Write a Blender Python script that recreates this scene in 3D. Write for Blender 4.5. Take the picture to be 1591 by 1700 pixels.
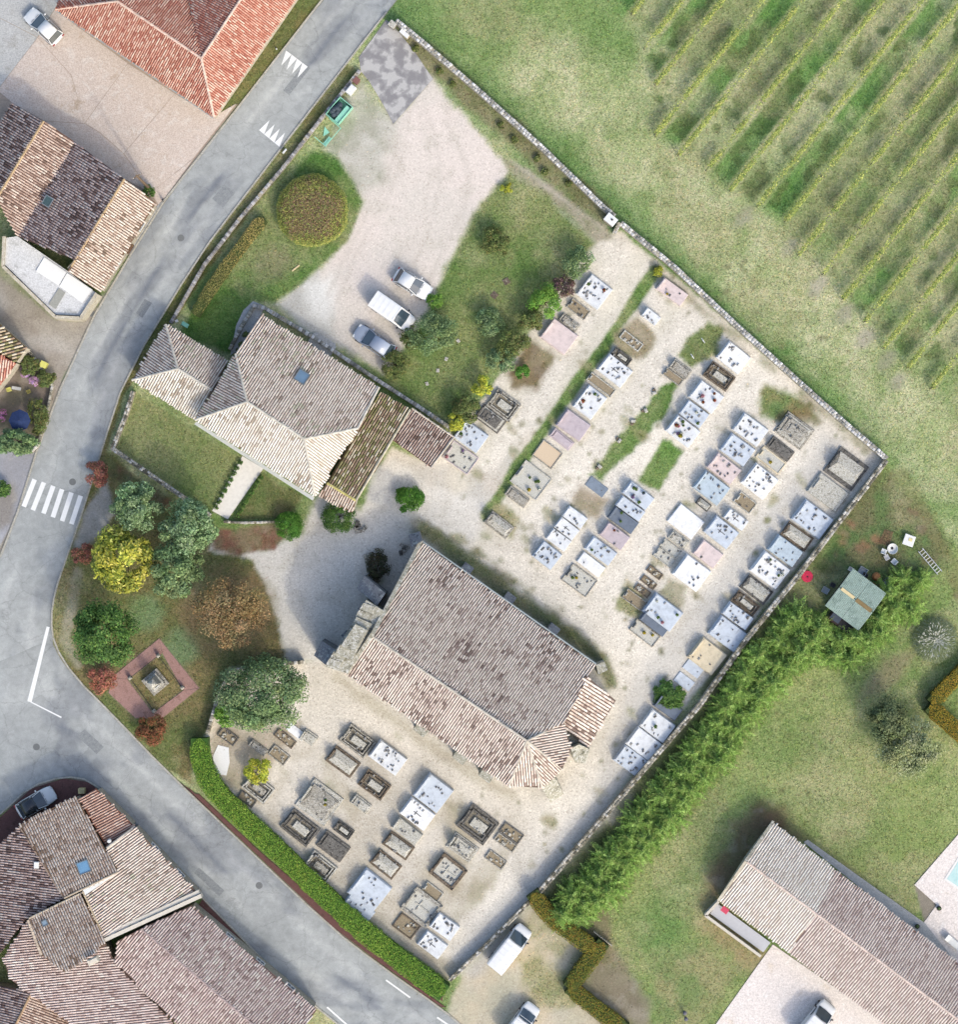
import bpy, math, random
import numpy as np
from mathutils import Vector, Matrix
from mathutils.geometry import tessellate_polygon

scene = bpy.context.scene
for o in list(bpy.data.objects):
    bpy.data.objects.remove(o, do_unlink=True)
COL = scene.collection

# ------------------------------------------------------------------ camera, sky, sun, exposure
S = 17.4                     # plan scale: drawing units per metre
CX, CY = 795.5, 850.0        # plan point under the camera
H = 250.0                    # survey height of the camera
SUN_EL = math.radians(41)
SUN_XY = Vector((0.53, -0.85)).normalized()
cam_d = bpy.data.cameras.new('camera'); cam = bpy.data.objects.new('camera', cam_d); COL.objects.link(cam)
cam.location = (0, 0, H); cam.rotation_euler = (0, 0, 0)
cam_d.sensor_fit = 'VERTICAL'; cam_d.sensor_height = 24.0; cam_d.sensor_width = 36.0
cam_d.lens = 24.0 * H / (1700.0 / S)
cam_d.clip_start = 1.0; cam_d.clip_end = 3000.0
scene.camera = cam
world = bpy.data.worlds.new('World'); scene.world = world; world.use_nodes = True
wn = world.node_tree.nodes; wl = world.node_tree.links
for n in list(wn): wn.remove(n)
sky = wn.new('ShaderNodeTexSky'); sky.sky_type = 'NISHITA'; sky.sun_disc = False
sky.sun_elevation = SUN_EL; sky.sun_rotation = math.atan2(SUN_XY.x, SUN_XY.y)
sky.air_density = 1.0; sky.dust_density = 4.0; sky.ozone_density = 0.6
bg = wn.new('ShaderNodeBackground'); bg.inputs['Strength'].default_value = 0.15
wo = wn.new('ShaderNodeOutputWorld')
wl.new(sky.outputs[0], bg.inputs[0]); wl.new(bg.outputs[0], wo.inputs[0])
sun_d = bpy.data.lights.new('sun', 'SUN'); sun_d.energy = 0.75; sun_d.angle = math.radians(2.8)
sun_d.color = (1.0, 0.91, 0.76)
sun = bpy.data.objects.new('sun', sun_d); COL.objects.link(sun)
sv = Vector((SUN_XY.x * math.cos(SUN_EL), SUN_XY.y * math.cos(SUN_EL), math.sin(SUN_EL)))
sun.rotation_euler = (-sv).to_track_quat('-Z', 'Y').to_euler(); sun.location = sv * 120
scene.view_settings.view_transform = 'Standard'; scene.view_settings.look = 'None'
scene.view_settings.gamma = 1.0; scene.view_settings.exposure = 1.06

# ------------------------------------------------------------------ basic helpers
rnd = random.Random(7)
RNG = np.random.default_rng(11)
KEXP = np.array((1.60, 1.54, 1.53))
def lin(c):
    c = np.asarray(c, float) / 255.0
    return np.where(c <= 0.04045, c / 12.92, ((c + 0.055) / 1.055) ** 2.4)
def A(r, g, b, k=1.0):
    v = np.clip(lin((r, g, b)) / KEXP * k, 0, 0.82)
    return tuple(float(x) for x in v)
def W(px, py, z=0.0):
    f = (1 - z / H) / S
    return Vector(((px - CX) * f, (CY - py) * f, z))
def tag(o, label=None, cat=None, group=None, kind=None):
    if label: o['label'] = label
    if cat: o['category'] = cat
    if group: o['group'] = group
    if kind: o['kind'] = kind
    return o
def empty(name, loc=(0, 0, 0), rz=0.0, **k):
    o = bpy.data.objects.new(name, None); COL.objects.link(o); o.empty_display_size = 0.2
    o.location = loc; o.rotation_euler = (0, 0, rz)
    tag(o, **k); return o
def link(name, me, mat=None, parent=None, **k):
    o = bpy.data.objects.new(name, me); COL.objects.link(o)
    if mat is not None and len(me.materials) == 0: me.materials.append(mat)
    if parent is not None: o.parent = parent
    tag(o, **k); return o
def copy_tree(o, parent=None):
    c = o.copy(); COL.objects.link(c)
    if parent is not None: c.parent = parent
    for ch in list(o.children): copy_tree(ch, c)
    return c
def build_np(name, V, F, col=None, smooth=False, attrs=None):
    """V Nx3, F list of index arrays (each MxK)"""
    me = bpy.data.meshes.new(name)
    V = np.ascontiguousarray(V, dtype=np.float32)
    if not isinstance(F, (list, tuple)): F = [F]
    F = [np.asarray(f, dtype=np.int32) for f in F if len(f)]
    me.vertices.add(len(V)); me.vertices.foreach_set('co', V.ravel())
    nl = sum(f.size for f in F); npoly = sum(len(f) for f in F)
    me.loops.add(nl); me.polygons.add(npoly)
    me.loops.foreach_set('vertex_index', np.concatenate([f.ravel() for f in F]))
    tot = np.concatenate([np.full(len(f), f.shape[1], dtype=np.int32) for f in F])
    st = np.concatenate([[0], np.cumsum(tot)[:-1]]).astype(np.int32)
    me.polygons.foreach_set('loop_start', st)
    try: me.polygons.foreach_set('loop_total', tot)
    except Exception: pass
    me.update(calc_edges=True)
    if smooth: me.polygons.foreach_set('use_smooth', np.ones(npoly, dtype=bool))
    if col is not None:
        c = np.ones((len(V), 4), dtype=np.float32); c[:, :3] = np.asarray(col)[:, :3]
        at = me.color_attributes.new('Col', 'FLOAT_COLOR', 'POINT'); at.data.foreach_set('color', c.ravel())
    if attrs:
        for k, v in attrs.items():
            at = me.attributes.new(k, 'FLOAT', 'POINT'); at.data.foreach_set('value', np.asarray(v, dtype=np.float32))
    me.validate(); return me
class MB:
    """small mesh collector"""
    def __init__(s): s.v = []; s.f = []
    def add(s, vs, fs):
        b = len(s.v); s.v += [tuple(x) for x in vs]; s.f += [tuple(b + i for i in f) for f in fs]; return s
    def box(s, c, d, M=None, ch=0.0):
        x, y, z = d[0] / 2, d[1] / 2, d[2] / 2
        if ch <= 0:
            vs = [Vector((sx * x, sy * y, sz * z)) for sz in (-1, 1) for sx, sy in ((-1, -1), (1, -1), (1, 1), (-1, 1))]
            fs = [(3, 2, 1, 0), (4, 5, 6, 7), (0, 1, 5, 4), (1, 2, 6, 5), (2, 3, 7, 6), (3, 0, 4, 7)]
        else:
            vs = []
            for sz, k in ((-1, 0), (1, 0), (1, 1)):
                for sx, sy in ((-1, -1), (1, -1), (1, 1), (-1, 1)):
                    if k == 0: vs.append(Vector((sx * x, sy * y, -z if sz < 0 else z - ch)))
                    else: vs.append(Vector((sx * (x - ch), sy * (y - ch), z)))
            fs = [(3, 2, 1, 0), (8, 9, 10, 11)]
            for a in (0, 4):
                for i in range(4):
                    j = (i + 1) % 4; fs.append((a + i, a + j, a + 4 + j, a + 4 + i))
        c = Vector(c)
        vs = [((M @ v) if M is not None else v) + c for v in vs]
        return s.add(vs, fs)
    def prism(s, pts, z0, z1):
        """pts list of xy; z1 number or list"""
        n = len(pts)
        area = sum(pts[i][0] * pts[(i + 1) % n][1] - pts[(i + 1) % n][0] * pts[i][1] for i in range(n))
        zt = list(z1) if isinstance(z1, (list, tuple)) else [z1] * n
        if area < 0: pts = pts[::-1]; zt = zt[::-1]
        vs = [(p[0], p[1], z0) for p in pts] + [(p[0], p[1], z) for p, z in zip(pts, zt)]
        tri = tessellate_polygon([[Vector((p[0], p[1], 0)) for p in pts]])
        fs = []
        for t in tri:
            a, b, c = [Vector((pts[i][0], pts[i][1], 0)) for i in t]
            up = (b - a).cross(c - a).z > 0
            t = t if up else t[::-1]
            fs.append(tuple(n + i for i in t)); fs.append(tuple(reversed(t)))
        for i in range(n):
            j = (i + 1) % n; fs.append((i, j, n + j, n + i))
        return s.add(vs, fs)
    def cyl(s, p, q, r0, r1, n=8, cap=True):
        p = Vector(p); q = Vector(q); d = (q - p).normalized()
        a = d.orthogonal().normalized(); b = d.cross(a)
        vs = []
        for c, r in ((p, r0), (q, r1)):
            for i in range(n):
                t = 2 * math.pi * i / n; vs.append(c + a * (r * math.cos(t)) + b * (r * math.sin(t)))
        fs = [(i, (i + 1) % n, n + (i + 1) % n, n + i) for i in range(n)]
        if cap: fs += [tuple(range(n - 1, -1, -1)), tuple(range(n, 2 * n))]
        return s.add(vs, fs)
    def lathe(s, c, prof, n=12):
        c = Vector(c); vs = []
        for r, z in prof:
            for i in range(n):
                t = 2 * math.pi * i / n; vs.append(c + Vector((r * math.cos(t), r * math.sin(t), z)))
        fs = []
        for k in range(len(prof) - 1):
            for i in range(n):
                j = (i + 1) % n; fs.append((k * n + i, k * n + j, (k + 1) * n + j, (k + 1) * n + i))
        fs.append(tuple((len(prof) - 1) * n + i for i in range(n)))
        fs.append(tuple(reversed(range(n))))
        return s.add(vs, fs)
    def mesh(s, name, smooth=False):
        me = bpy.data.meshes.new(name); me.from_pydata([tuple(v) for v in s.v], [], s.f)
        if smooth:
            for p in me.polygons: p.use_smooth = True
        me.update(); return me
    def build(s, name, mat, parent=None, smooth=False, **k):
        return link(name, s.mesh(name, smooth), mat, parent, **k)

# noise on plan coordinates ------------------------------------------------------------
def vnoise(x, y, scale, seed):
    g = np.random.default_rng(seed).random((256, 256))
    x = np.asarray(x) / scale + 1000.37; y = np.asarray(y) / scale + 1000.73
    xi = np.floor(x).astype(int); yi = np.floor(y).astype(int); fx = x - xi; fy = y - yi
    fx = fx * fx * (3 - 2 * fx); fy = fy * fy * (3 - 2 * fy)
    a = g[xi % 256, yi % 256]; b = g[(xi + 1) % 256, yi % 256]; c = g[xi % 256, (yi + 1) % 256]; d = g[(xi + 1) % 256, (yi + 1) % 256]
    return (a * (1 - fx) + b * fx) * (1 - fy) + (c * (1 - fx) + d * fx) * fy
def fbm(x, y, scale, seed, octv=4):
    t = 0; amp = 0.5; s = 0
    for i in range(octv):
        t = t + amp * vnoise(x, y, scale / 2 ** i, seed + i * 17); s += amp; amp *= 0.55
    return t / s
def sstep(a, b, x):
    t = np.clip((x - a) / (b - a), 0, 1); return t * t * (3 - 2 * t)
def sdist(px, py, poly):
    d = np.full(px.shape, 1e18); ins = np.zeros(px.shape, bool); n = len(poly)
    for i in range(n):
        ax, ay = poly[i]; bx, by = poly[(i + 1) % n]
        ex, ey = bx - ax, by - ay; l2 = ex * ex + ey * ey + 1e-9
        t = np.clip(((px - ax) * ex + (py - ay) * ey) / l2, 0, 1)
        d = np.minimum(d, (px - ax - t * ex) ** 2 + (py - ay - t * ey) ** 2)
        c = ((ay > py) != (by > py))
        with np.errstate(divide='ignore', invalid='ignore'):
            xi = ax + (py - ay) / (by - ay if by != ay else 1e-9) * ex
        ins ^= c & (px < xi)
    d = np.sqrt(d); return np.where(ins, d, -d)
def ldist(px, py, pts):
    d = np.full(px.shape, 1e18)
    for (ax, ay), (bx, by) in zip(pts[:-1], pts[1:]):
        ex, ey = bx - ax, by - ay; l2 = ex * ex + ey * ey + 1e-9
        t = np.clip(((px - ax) * ex + (py - ay) * ey) / l2, 0, 1)
        d = np.minimum(d, (px - ax - t * ex) ** 2 + (py - ay - t * ey) ** 2)
    return np.sqrt(d)
def resample(pts, step):
    pts = [Vector((p[0], p[1])) for p in pts]; out = [pts[0]]
    for a, b in zip(pts[:-1], pts[1:]):
        n = max(1, int(round((b - a).length / step)))
        for i in range(1, n + 1): out.append(a.lerp(b, i / n))
    return out
def smooth_line(pts, it=2):
    for _ in range(it):
        q = [pts[0]]
        for a, b in zip(pts[:-1], pts[1:]):
            q.append((a[0] * .75 + b[0] * .25, a[1] * .75 + b[1] * .25)); q.append((a[0] * .25 + b[0] * .75, a[1] * .25 + b[1] * .75))
        q.append(pts[-1]); pts = q
    return pts

# ------------------------------------------------------------------ materials
MATS = {}
def nodes_of(name, rough=0.8, spec=0.3):
    m = bpy.data.materials.new(name); m.use_nodes = True
    nt = m.node_tree; b = nt.nodes['Principled BSDF']
    b.inputs['Roughness'].default_value = rough
    if 'Specular IOR Level' in b.inputs: b.inputs['Specular IOR Level'].default_value = spec
    return m, nt, b
def N(nt, t, **k):
    n = nt.nodes.new(t)
    for a, v in k.items(): setattr(n, a, v)
    return n
def noise(nt, scale, detail=4, rough=0.6, obj=True, vec=None, dist=0.0):
    n = N(nt, 'ShaderNodeTexNoise'); n.inputs['Scale'].default_value = scale; n.inputs['Detail'].default_value = detail
    n.inputs['Roughness'].default_value = rough; n.inputs['Distortion'].default_value = dist
    if vec is None:
        if '_tc' not in nt: pass
        g = N(nt, 'ShaderNodeNewGeometry'); vec = g.outputs['Position']
    nt.links.new(vec, n.inputs['Vector']); return n
def ramp(nt, src, stops):
    r = N(nt, 'ShaderNodeValToRGB'); e = r.color_ramp.elements
    while len(e) < len(stops): e.new(0.5)
    for i, (p, c) in enumerate(stops):
        e[i].position = p; e[i].color = (c[0], c[1], c[2], 1) if not isinstance(c, (int, float)) else (c, c, c, 1)
    nt.links.new(src, r.inputs[0]); return r
def mixc(nt, mode, fac, a, b):
    m = N(nt, 'ShaderNodeMix', data_type='RGBA', blend_type=mode)
    for sock, v in ((0, fac), (6, a), (7, b)):
        if hasattr(v, 'is_output') or isinstance(v, bpy.types.NodeSocket): nt.links.new(v, m.inputs[sock])
        elif sock == 0: m.inputs[0].default_value = v
        else: m.inputs[sock].default_value = (v[0], v[1], v[2], 1)
    return m.outputs[2]
def bump(nt, b, src, strength=0.3, dist=0.02):
    n = N(nt, 'ShaderNodeBump'); n.inputs['Strength'].default_value = strength; n.inputs['Distance'].default_value = dist
    nt.links.new(src, n.inputs['Height']); nt.links.new(n.outputs[0], b.inputs['Normal'])
def plain(name, rgb, rough=0.6, var=0.15, scale=6.0, spec=0.3, metallic=0.0, k=1.0, bmp=0.0):
    if name in MATS: return MATS[name]
    m, nt, b = nodes_of(name, rough, spec); c = A(*rgb, k)
    n = noise(nt, scale, 5)
    r = ramp(nt, n.outputs[0], [(0.3, [x * (1 - var) for x in c]), (0.7, [min(.85, x * (1 + var)) for x in c])])
    nt.links.new(r.outputs[0], b.inputs['Base Color']); b.inputs['Metallic'].default_value = metallic
    if bmp: bump(nt, b, n.outputs[0], bmp, 0.02)
    MATS[name] = m; return m
def stone(name, base, light, dark, s1=3.0, s2=14.0, light_at=0.55, dark_at=0.42, rough=0.9):
    if name in MATS: return MATS[name]
    m, nt, b = nodes_of(name, rough, 0.2)
    n1 = noise(nt, s1, 6, 0.7); n2 = noise(nt, s2, 4, 0.7); n3 = noise(nt, s1 * 2.3, 5, 0.75, dist=0.6)
    c = ramp(nt, n1.outputs[0], [(dark_at - .1, A(*dark)), (dark_at + .06, A(*base))]).outputs[0]
    f = ramp(nt, n3.outputs[0], [(light_at - .03, 0.0), (light_at + .05, 1.0)]).outputs[0]
    c = mixc(nt, 'MIX', f, c, A(*light))
    g = ramp(nt, n2.outputs[0], [(0.3, 0.6), (0.7, 1.3)]).outputs[0]
    c = mixc(nt, 'MULTIPLY', 0.8, c, g)
    nt.links.new(c, b.inputs['Base Color']); bump(nt, b, n2.outputs[0], 0.5, 0.03)
    MATS[name] = m; return m
def colmat(name, rough=0.85, spec=0.15, transl=0.0, grain=None, gamp=0.3):
    """albedo from the Col attribute (each leaf, tile or stone has its own colour)"""
    if name in MATS: return MATS[name]
    m, nt, b = nodes_of(name, rough, spec)
    at = N(nt, 'ShaderNodeAttribute', attribute_name='Col'); c = at.outputs['Color']
    if grain:
        n = noise(nt, grain, 4, 0.7)
        g = ramp(nt, n.outputs[0], [(0.3, 1 - gamp), (0.7, 1 + gamp)]).outputs[0]
        c = mixc(nt, 'MULTIPLY', 1.0, c, g); bump(nt, b, n.outputs[0], 0.3, 0.01)
    nt.links.new(c, b.inputs['Base Color'])
    if transl > 0:
        tr = N(nt, 'ShaderNodeBsdfTranslucent'); nt.links.new(c, tr.inputs[0])
        mx = N(nt, 'ShaderNodeMixShader'); mx.inputs[0].default_value = transl
        nt.links.new(b.outputs[0], mx.inputs[1]); nt.links.new(tr.outputs[0], mx.inputs[2])
        out = nt.nodes['Material Output']; nt.links.new(mx.outputs[0], out.inputs[0])
    MATS[name] = m; return m
M_LEAF = colmat('leaf', 0.7, 0.25, 0.3)
M_TILE = colmat('clay_tile', 0.9, 0.15, 0, 25.0, 0.22)
M_STONECOL = colmat('wall_stone', 0.95, 0.1, 0, 9.0, 0.45)
M_BARK = stone('bark', (95, 80, 65), (120, 110, 95), (60, 50, 40), 6, 20)
M_GLASS = plain('window_glass', (70, 90, 105), 0.12, 0.1, 1.0, 0.8)
M_WOOD = plain('weathered_wood', (130, 110, 90), 0.85, 0.3, 8)
M_RENDER = stone('lime_render', (205, 195, 175), (225, 218, 200), (170, 160, 140), 1.2, 10)
M_RUBBLE = stone('rubble_masonry', (180, 170, 150), (215, 208, 195), (110, 105, 95), 3, 12)
M_WHITEP = plain('white_paint', (240, 240, 238), 0.5, 0.05, 4)
# ------------------------------------------------------------------ the ground: one fine grid, each kind of ground its own sheet
GS = 0.2
gx = np.arange(-52, 52.01, GS); gy = np.arange(-55, 55.01, GS)
GXX, GYY = np.meshgrid(gx, gy, indexing='ij')
PX = GXX * S + CX; PY = CY - GYY * S
ncol = np.zeros(PX.shape + (3,)); owner = np.zeros(PX.shape, int)
grassw = np.ones(PX.shape); grainw = np.ones(PX.shape) * 0.5
NZ1 = fbm(PX, PY, 40, 3, 5) - 0.5; NZ2 = fbm(PX, PY, 40, 91, 5) - 0.5; NZF = fbm(PX, PY, 9, 55, 3) - 0.5
CLS = ['meadow']
def mute(c, k=0.16):
    l = .3 * c[0] + .55 * c[1] + .15 * c[2]; return tuple(min(250, v * (1 - k) + l * k + 4) for v in c)
FULL = (slice(None), slice(None))
def two(sl, rgb, rgb2, scale, seed, hard=0.25):
    km = .06 if rgb[1] >= rgb[0] else .2; rgb = mute(rgb, km); rgb2 = mute(rgb2, km) if rgb2 is not None else None
    if rgb2 is None: return np.array(A(*rgb))
    n = fbm(PX[sl], PY[sl], scale, seed, 4); f = sstep(0.5 - hard, 0.5 + hard, n)[..., None]
    return np.array(A(*rgb)) * (1 - f) + np.array(A(*rgb2)) * f
def apply(w, rgb, rgb2, scale, seed, grass, grain, cls, hard, sl=FULL):
    c = two(sl, rgb, rgb2, scale, seed, hard); w3 = w[..., None]
    ncol[sl] = ncol[sl] * (1 - w3) + c * w3; grassw[sl] = grassw[sl] * (1 - w) + grass * w; grainw[sl] = grainw[sl] * (1 - w) + grain * w
    if cls:
        if cls not in CLS: CLS.append(cls)
        owner[sl][w > 0.5] = CLS.index(cls)
def window_of(pts, m):
    xs = [p[0] for p in pts]; ys = [p[1] for p in pts]
    ix = np.where((PX[:, 0] > min(xs) - m) & (PX[:, 0] < max(xs) + m))[0]; iy = np.where((PY[0] > min(ys) - m) & (PY[0] < max(ys) + m))[0]
    if len(ix) == 0 or len(iy) == 0: return None
    return (slice(ix[0], ix[-1] + 1), slice(iy[0], iy[-1] + 1))
def paint(cls, poly, rgb, rgb2=None, scale=60, seed=1, soft=5, warp=14, grass=0.0, grain=0.5, op=1.0, hard=0.25):
    sl = window_of(poly, soft + warp + 8)
    if sl is None: return
    d = sdist(PX[sl], PY[sl], poly) + warp * 1.6 * NZ1[sl] + min(warp, 8) * NZF[sl]
    apply(sstep(-soft, soft, d) * op, rgb, rgb2, scale, seed, grass, grain, cls, hard, sl)
def pline(cls, pts, width, rgb, rgb2=None, soft=4, warp=6, grass=0.0, grain=0.5, op=1.0, seed=5, scale=40, breakup=0.0):
    sl = window_of(pts, width / 2 + soft + warp + 4)
    if sl is None: return
    d = width / 2 - ldist(PX[sl], PY[sl], pts) + warp * 1.6 * NZ2[sl]
    w = sstep(-soft, soft, d) * op
    if breakup: w = w * sstep(0.5 - breakup, 0.5 + breakup, fbm(PX[sl], PY[sl], 30, seed + 9, 4))
    apply(w, rgb, rgb2, scale, seed, grass, grain, cls, 0.25, sl)
def ell(cx, cy, rx, ry, ang=0, n=18):
    a = math.radians(ang); o = []
    for i in range(n):
        t = 2 * math.pi * i / n; x, y = rx * math.cos(t), ry * math.sin(t)
        o.append((cx + x * math.cos(a) - y * math.sin(a), cy + x * math.sin(a) + y * math.cos(a)))
    return o
def rect(cx, cy, L, Wd, ang=37):
    a = math.radians(ang); u = (math.cos(a), math.sin(a)); v = (math.sin(a), -math.cos(a))
    return [(cx + su * L / 2 * u[0] + sv_ * Wd / 2 * v[0], cy + su * L / 2 * u[1] + sv_ * Wd / 2 * v[1]) for su, sv_ in ((-1, -1), (1, -1), (1, 1), (-1, 1))]

GREEN = (124, 152, 90); TAN = (186, 190, 146); DGREEN = (86, 120, 62); OLIVE = (128, 126, 84)
apply(np.ones(PX.shape), GREEN, TAN, 150, 21, 1.0, 0.8, None, 0.2)
# meadow bands: greener next to the wall, drier towards the vines
pline(None, [(640, 0), (800, 150), (1000, 340), (1260, 560), (1480, 750)], 90, (92, 135, 72), (120, 155, 92), soft=30, warp=25, grass=1, grain=0.9, op=0.85)
pline(None, [(860, 60), (1030, 210), (1250, 430), (1480, 640), (1600, 760)], 140, (194, 194, 154), (168, 178, 126), soft=45, warp=50, grass=1, grain=0.8, op=0.85, seed=8)
paint(None, [(660, -20), (1000, -20), (960, 40), (800, 120)], (115, 145, 80), (140, 165, 98), grass=1, soft=30, warp=20, op=.7)
# vineyard ------------------------------------------------
vq = PX * 0.78 + PY * 0.625; vk = (vq - 834) / 51.6
kk = np.floor(vk).astype(int); fr = vk - kk
vend = sdist(PX, PY, [(1030, 10), (1090, 120), (1085, 215), (1130, 255), (1215, 315), (1320, 380), (1420, 500), (1560, 650), (1720, 760), (1720, -80), (1010, -80)])
inw = sstep(-14, 14, vend + 25 * NZ1)
strip = sstep(0.12, 0.26, fr) * sstep(0.12, 0.26, 1 - fr)
gw = inw * strip * (kk % 2 == 1) * sstep(0.32, 0.6, fbm(PX, PY, 70, 31, 4) + 0.1)
bw = inw * (1 - strip * (kk % 2 == 1)) * sstep(0.3, 0.6, fbm(PX, PY, 60, 37, 4) + 0.12)
apply(bw * 0.45, (158, 150, 108), (172, 180, 124), 50, 41, 0.6, 0.8, None, 0.3)
apply(gw * 0.9, (100, 148, 72), (120, 156, 88), 60, 43, 1.0, 0.8, None, 0.3)
dk = inw * sstep(.1, .3, fr) * sstep(.1, .3, 1 - fr) * sstep(0.52, 0.6, fbm(PX, PY, 46, 77, 3))
apply(dk * 0.7, (82, 114, 58), (104, 112, 70), 70, 47, 1.0, 0.7, None, 0.2)
CLS.append('vineyard_ground'); owner[inw > 0.5] = CLS.index('vineyard_ground')
for ex, ey in [(1395 - 30, 425 + 40), (1320, 400), (1410, 510), (1445, 550), (1480, 590), (1500, 620), (1245, 345)]:
    paint(None, ell(ex - 8, ey + 12, 20, 12, -50), (172, 162, 146), (150, 145, 120), soft=8, warp=10, grass=.3, op=.7)
# gardens right below --------------------------------------
paint('garden_lawn', [(1470, 765), (1640, 960), (1640, 1420), (1520, 1480), (1535, 1530), (1290, 1370), (1190, 1480), (1290, 1580), (1190, 1720), (990, 1720), (930, 1620), (955, 1560), (900, 1490), (1170, 1180)],
      (124, 148, 86), (164, 172, 114), 110, 51, grass=1, grain=.8, hard=.3)
paint(None, [(1480, 780), (1580, 900), (1560, 960), (1430, 960), (1350, 960), (1400, 860)], (98, 124, 74), (118, 118, 84), 35, 61, grass=1, soft=12, hard=.2)
pline(None, [(1500, 790), (1560, 900), (1600, 985)], 24, (136, 122, 80), (112, 126, 66), warp=10, grass=.8, op=.6)
for p in [(1398, 885), (1412, 868), (1428, 912), (1437, 905), (1455, 895), (1400, 900), (1530, 880), (1515, 850), (1590, 990)]:
    paint(None, ell(p[0], p[1], 9, 6, 30), (165, 112, 82), (120, 95, 75), soft=5, warp=9, grass=.5, op=.7)
paint(None, [(1090, 1350), (1130, 1330), (1000, 1470), (1020, 1560), (1060, 1640), (1090, 1720), (960, 1720), (985, 1600), (960, 1540), (1010, 1450)], (136, 112, 94), (118, 104, 78), 40, 63, soft=12, warp=16, grass=.5, op=.85)
paint(None, ell(1020, 1650, 70, 40, 30), (158, 144, 124), (130, 118, 100), soft=10, warp=14, op=.7)
paint(None, [(1150, 1480), (1190, 1500), (1290, 1590), (1250, 1620), (1140, 1530)], (178, 146, 108), (152, 146, 96), soft=14, warp=16, grass=.7, op=.8)
paint(None, [(1340, 1390), (1380, 1410), (1530, 1530), (1520, 1540)], (150, 130, 92), soft=6, warp=6, grass=.6, op=.6)
paint(None, [(1470, 1090), (1520, 1080), (1500, 1130), (1420, 1170)], (158, 146, 112), (150, 132, 104), soft=14, warp=16, grass=.6, op=.7)
paint(None, [(1130, 1420), (1230, 1290), (1330, 1330), (1180, 1470), (1100, 1600), (1050, 1560)], (104, 142, 76), (126, 150, 88), 60, 521, soft=24, warp=26, grass=1, op=.8)
paint(None, [(1340, 1390), (1540, 1400), (1520, 1520)], (104, 134, 70), (126, 144, 82), 60, 523, soft=20, warp=22, grass=1, op=.7)
paint(None, [(1080, 1600), (1180, 1560), (1230, 1620), (1150, 1710), (1090, 1710)], (160, 154, 104), (122, 144, 82), 40, 525, soft=16, warp=20, grass=.9, op=.8, hard=.15)
paint(None, [(1290, 1180), (1450, 1300), (1560, 1330), (1590, 1400), (1480, 1480), (1300, 1330)], (156, 162, 112), (130, 150, 84), 70, 67, soft=30, warp=30, grass=1, op=.6)
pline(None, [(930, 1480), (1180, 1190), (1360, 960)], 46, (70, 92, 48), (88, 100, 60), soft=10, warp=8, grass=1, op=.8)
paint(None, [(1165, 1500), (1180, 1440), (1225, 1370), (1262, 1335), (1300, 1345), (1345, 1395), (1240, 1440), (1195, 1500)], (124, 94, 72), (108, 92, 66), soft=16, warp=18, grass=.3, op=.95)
# sandy yard with the vans
paint('sandy_yard', [(752, 1640), (893, 1495), (912, 1520), (975, 1575), (935, 1625), (1010, 1720), (725, 1720)], (218, 196, 164), (196, 188, 160), 45, 71, soft=6, warp=10, grain=.5)
paint(None, ell(905, 1630, 60, 26, 40), (140, 140, 92), (180, 170, 130), 20, 73, soft=14, warp=26, grass=.9, op=.8)
paint(None, [(855, 1530), (900, 1500), (950, 1570), (930, 1590)], (168, 165, 120), (205, 190, 160), 16, 75, soft=8, warp=14, grass=.6, op=.8)
pline(None, [(915, 1662), (960, 1590), (975, 1575)], 16, (125, 135, 100), soft=6, grass=.8, op=.6)
# terraces
# church yard and cemetery gravel ----------------------------
paint('cemetery_gravel', [(985, 400), (1030, 385), (1100, 440), (1470, 762), (895, 1475), (748, 1628), (560, 1500), (330, 1290), (340, 1220), (385, 1112), (520, 1098), (600, 1000), (690, 900), (600, 850), (650, 740), (715, 770), (750, 735)],
      (238, 228, 212), (222, 213, 198), 70, 81, soft=4, warp=5, grain=.75)
paint('forecourt_gravel', [(330, 925), (360, 890), (440, 912), (500, 885), (530, 820), (600, 845), (650, 755), (735, 780), (830, 800), (800, 900), (695, 905), (610, 1000), (560, 1095), (480, 1102), (450, 1030), (430, 960), (400, 930)],
      (234, 228, 218), (222, 216, 206), 80, 83, soft=8, warp=9, grain=.6)
paint(None, [(330, 925), (430, 985), (470, 1060), (510, 1090), (470, 1100), (440, 1020), (380, 950)], (222, 216, 204), (206, 200, 186), 40, 84, soft=8, warp=10, op=.9)
paint(None, [(640, 750), (735, 775), (820, 780), (985, 600), (1010, 600), (830, 840), (700, 800)], (216, 202, 184), (200, 194, 182), 40, 85, soft=10, warp=10, op=.8)
paint(None, [(620, 770), (660, 790), (650, 840), (610, 830)], (165, 168, 175), (205, 205, 205), 10, 86, soft=6, warp=10, op=.7)
for a, b, ww in [((985, 430), (760, 800), 40), ((1060, 430), (800, 900), 30), ((1130, 500), (830, 890), 26)]:
    pline(None, [a, b], ww, (230, 220, 198), (214, 206, 186), soft=12, warp=10, op=.7, seed=12)
pline(None, [(1380, 760), (1180, 1010), (1070, 1160), (1010, 1330)], 60, (212, 206, 196), (198, 193, 185), soft=16, warp=14, op=.75, seed=13)
pline(None, [(1000, 1340), (880, 1470), (780, 1600)], 46, (210, 205, 198), (192, 188, 182), soft=12, warp=10, op=.8, seed=14)
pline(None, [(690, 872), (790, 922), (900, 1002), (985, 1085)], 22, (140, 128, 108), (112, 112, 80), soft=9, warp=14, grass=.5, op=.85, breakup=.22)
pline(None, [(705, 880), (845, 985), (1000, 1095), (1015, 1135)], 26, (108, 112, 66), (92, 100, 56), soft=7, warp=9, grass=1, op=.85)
pline(None, [(560, 1125), (640, 1185), (760, 1270), (850, 1320)], 18, (172, 158, 128), (196, 186, 160), soft=8, warp=14, op=.6)
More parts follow.
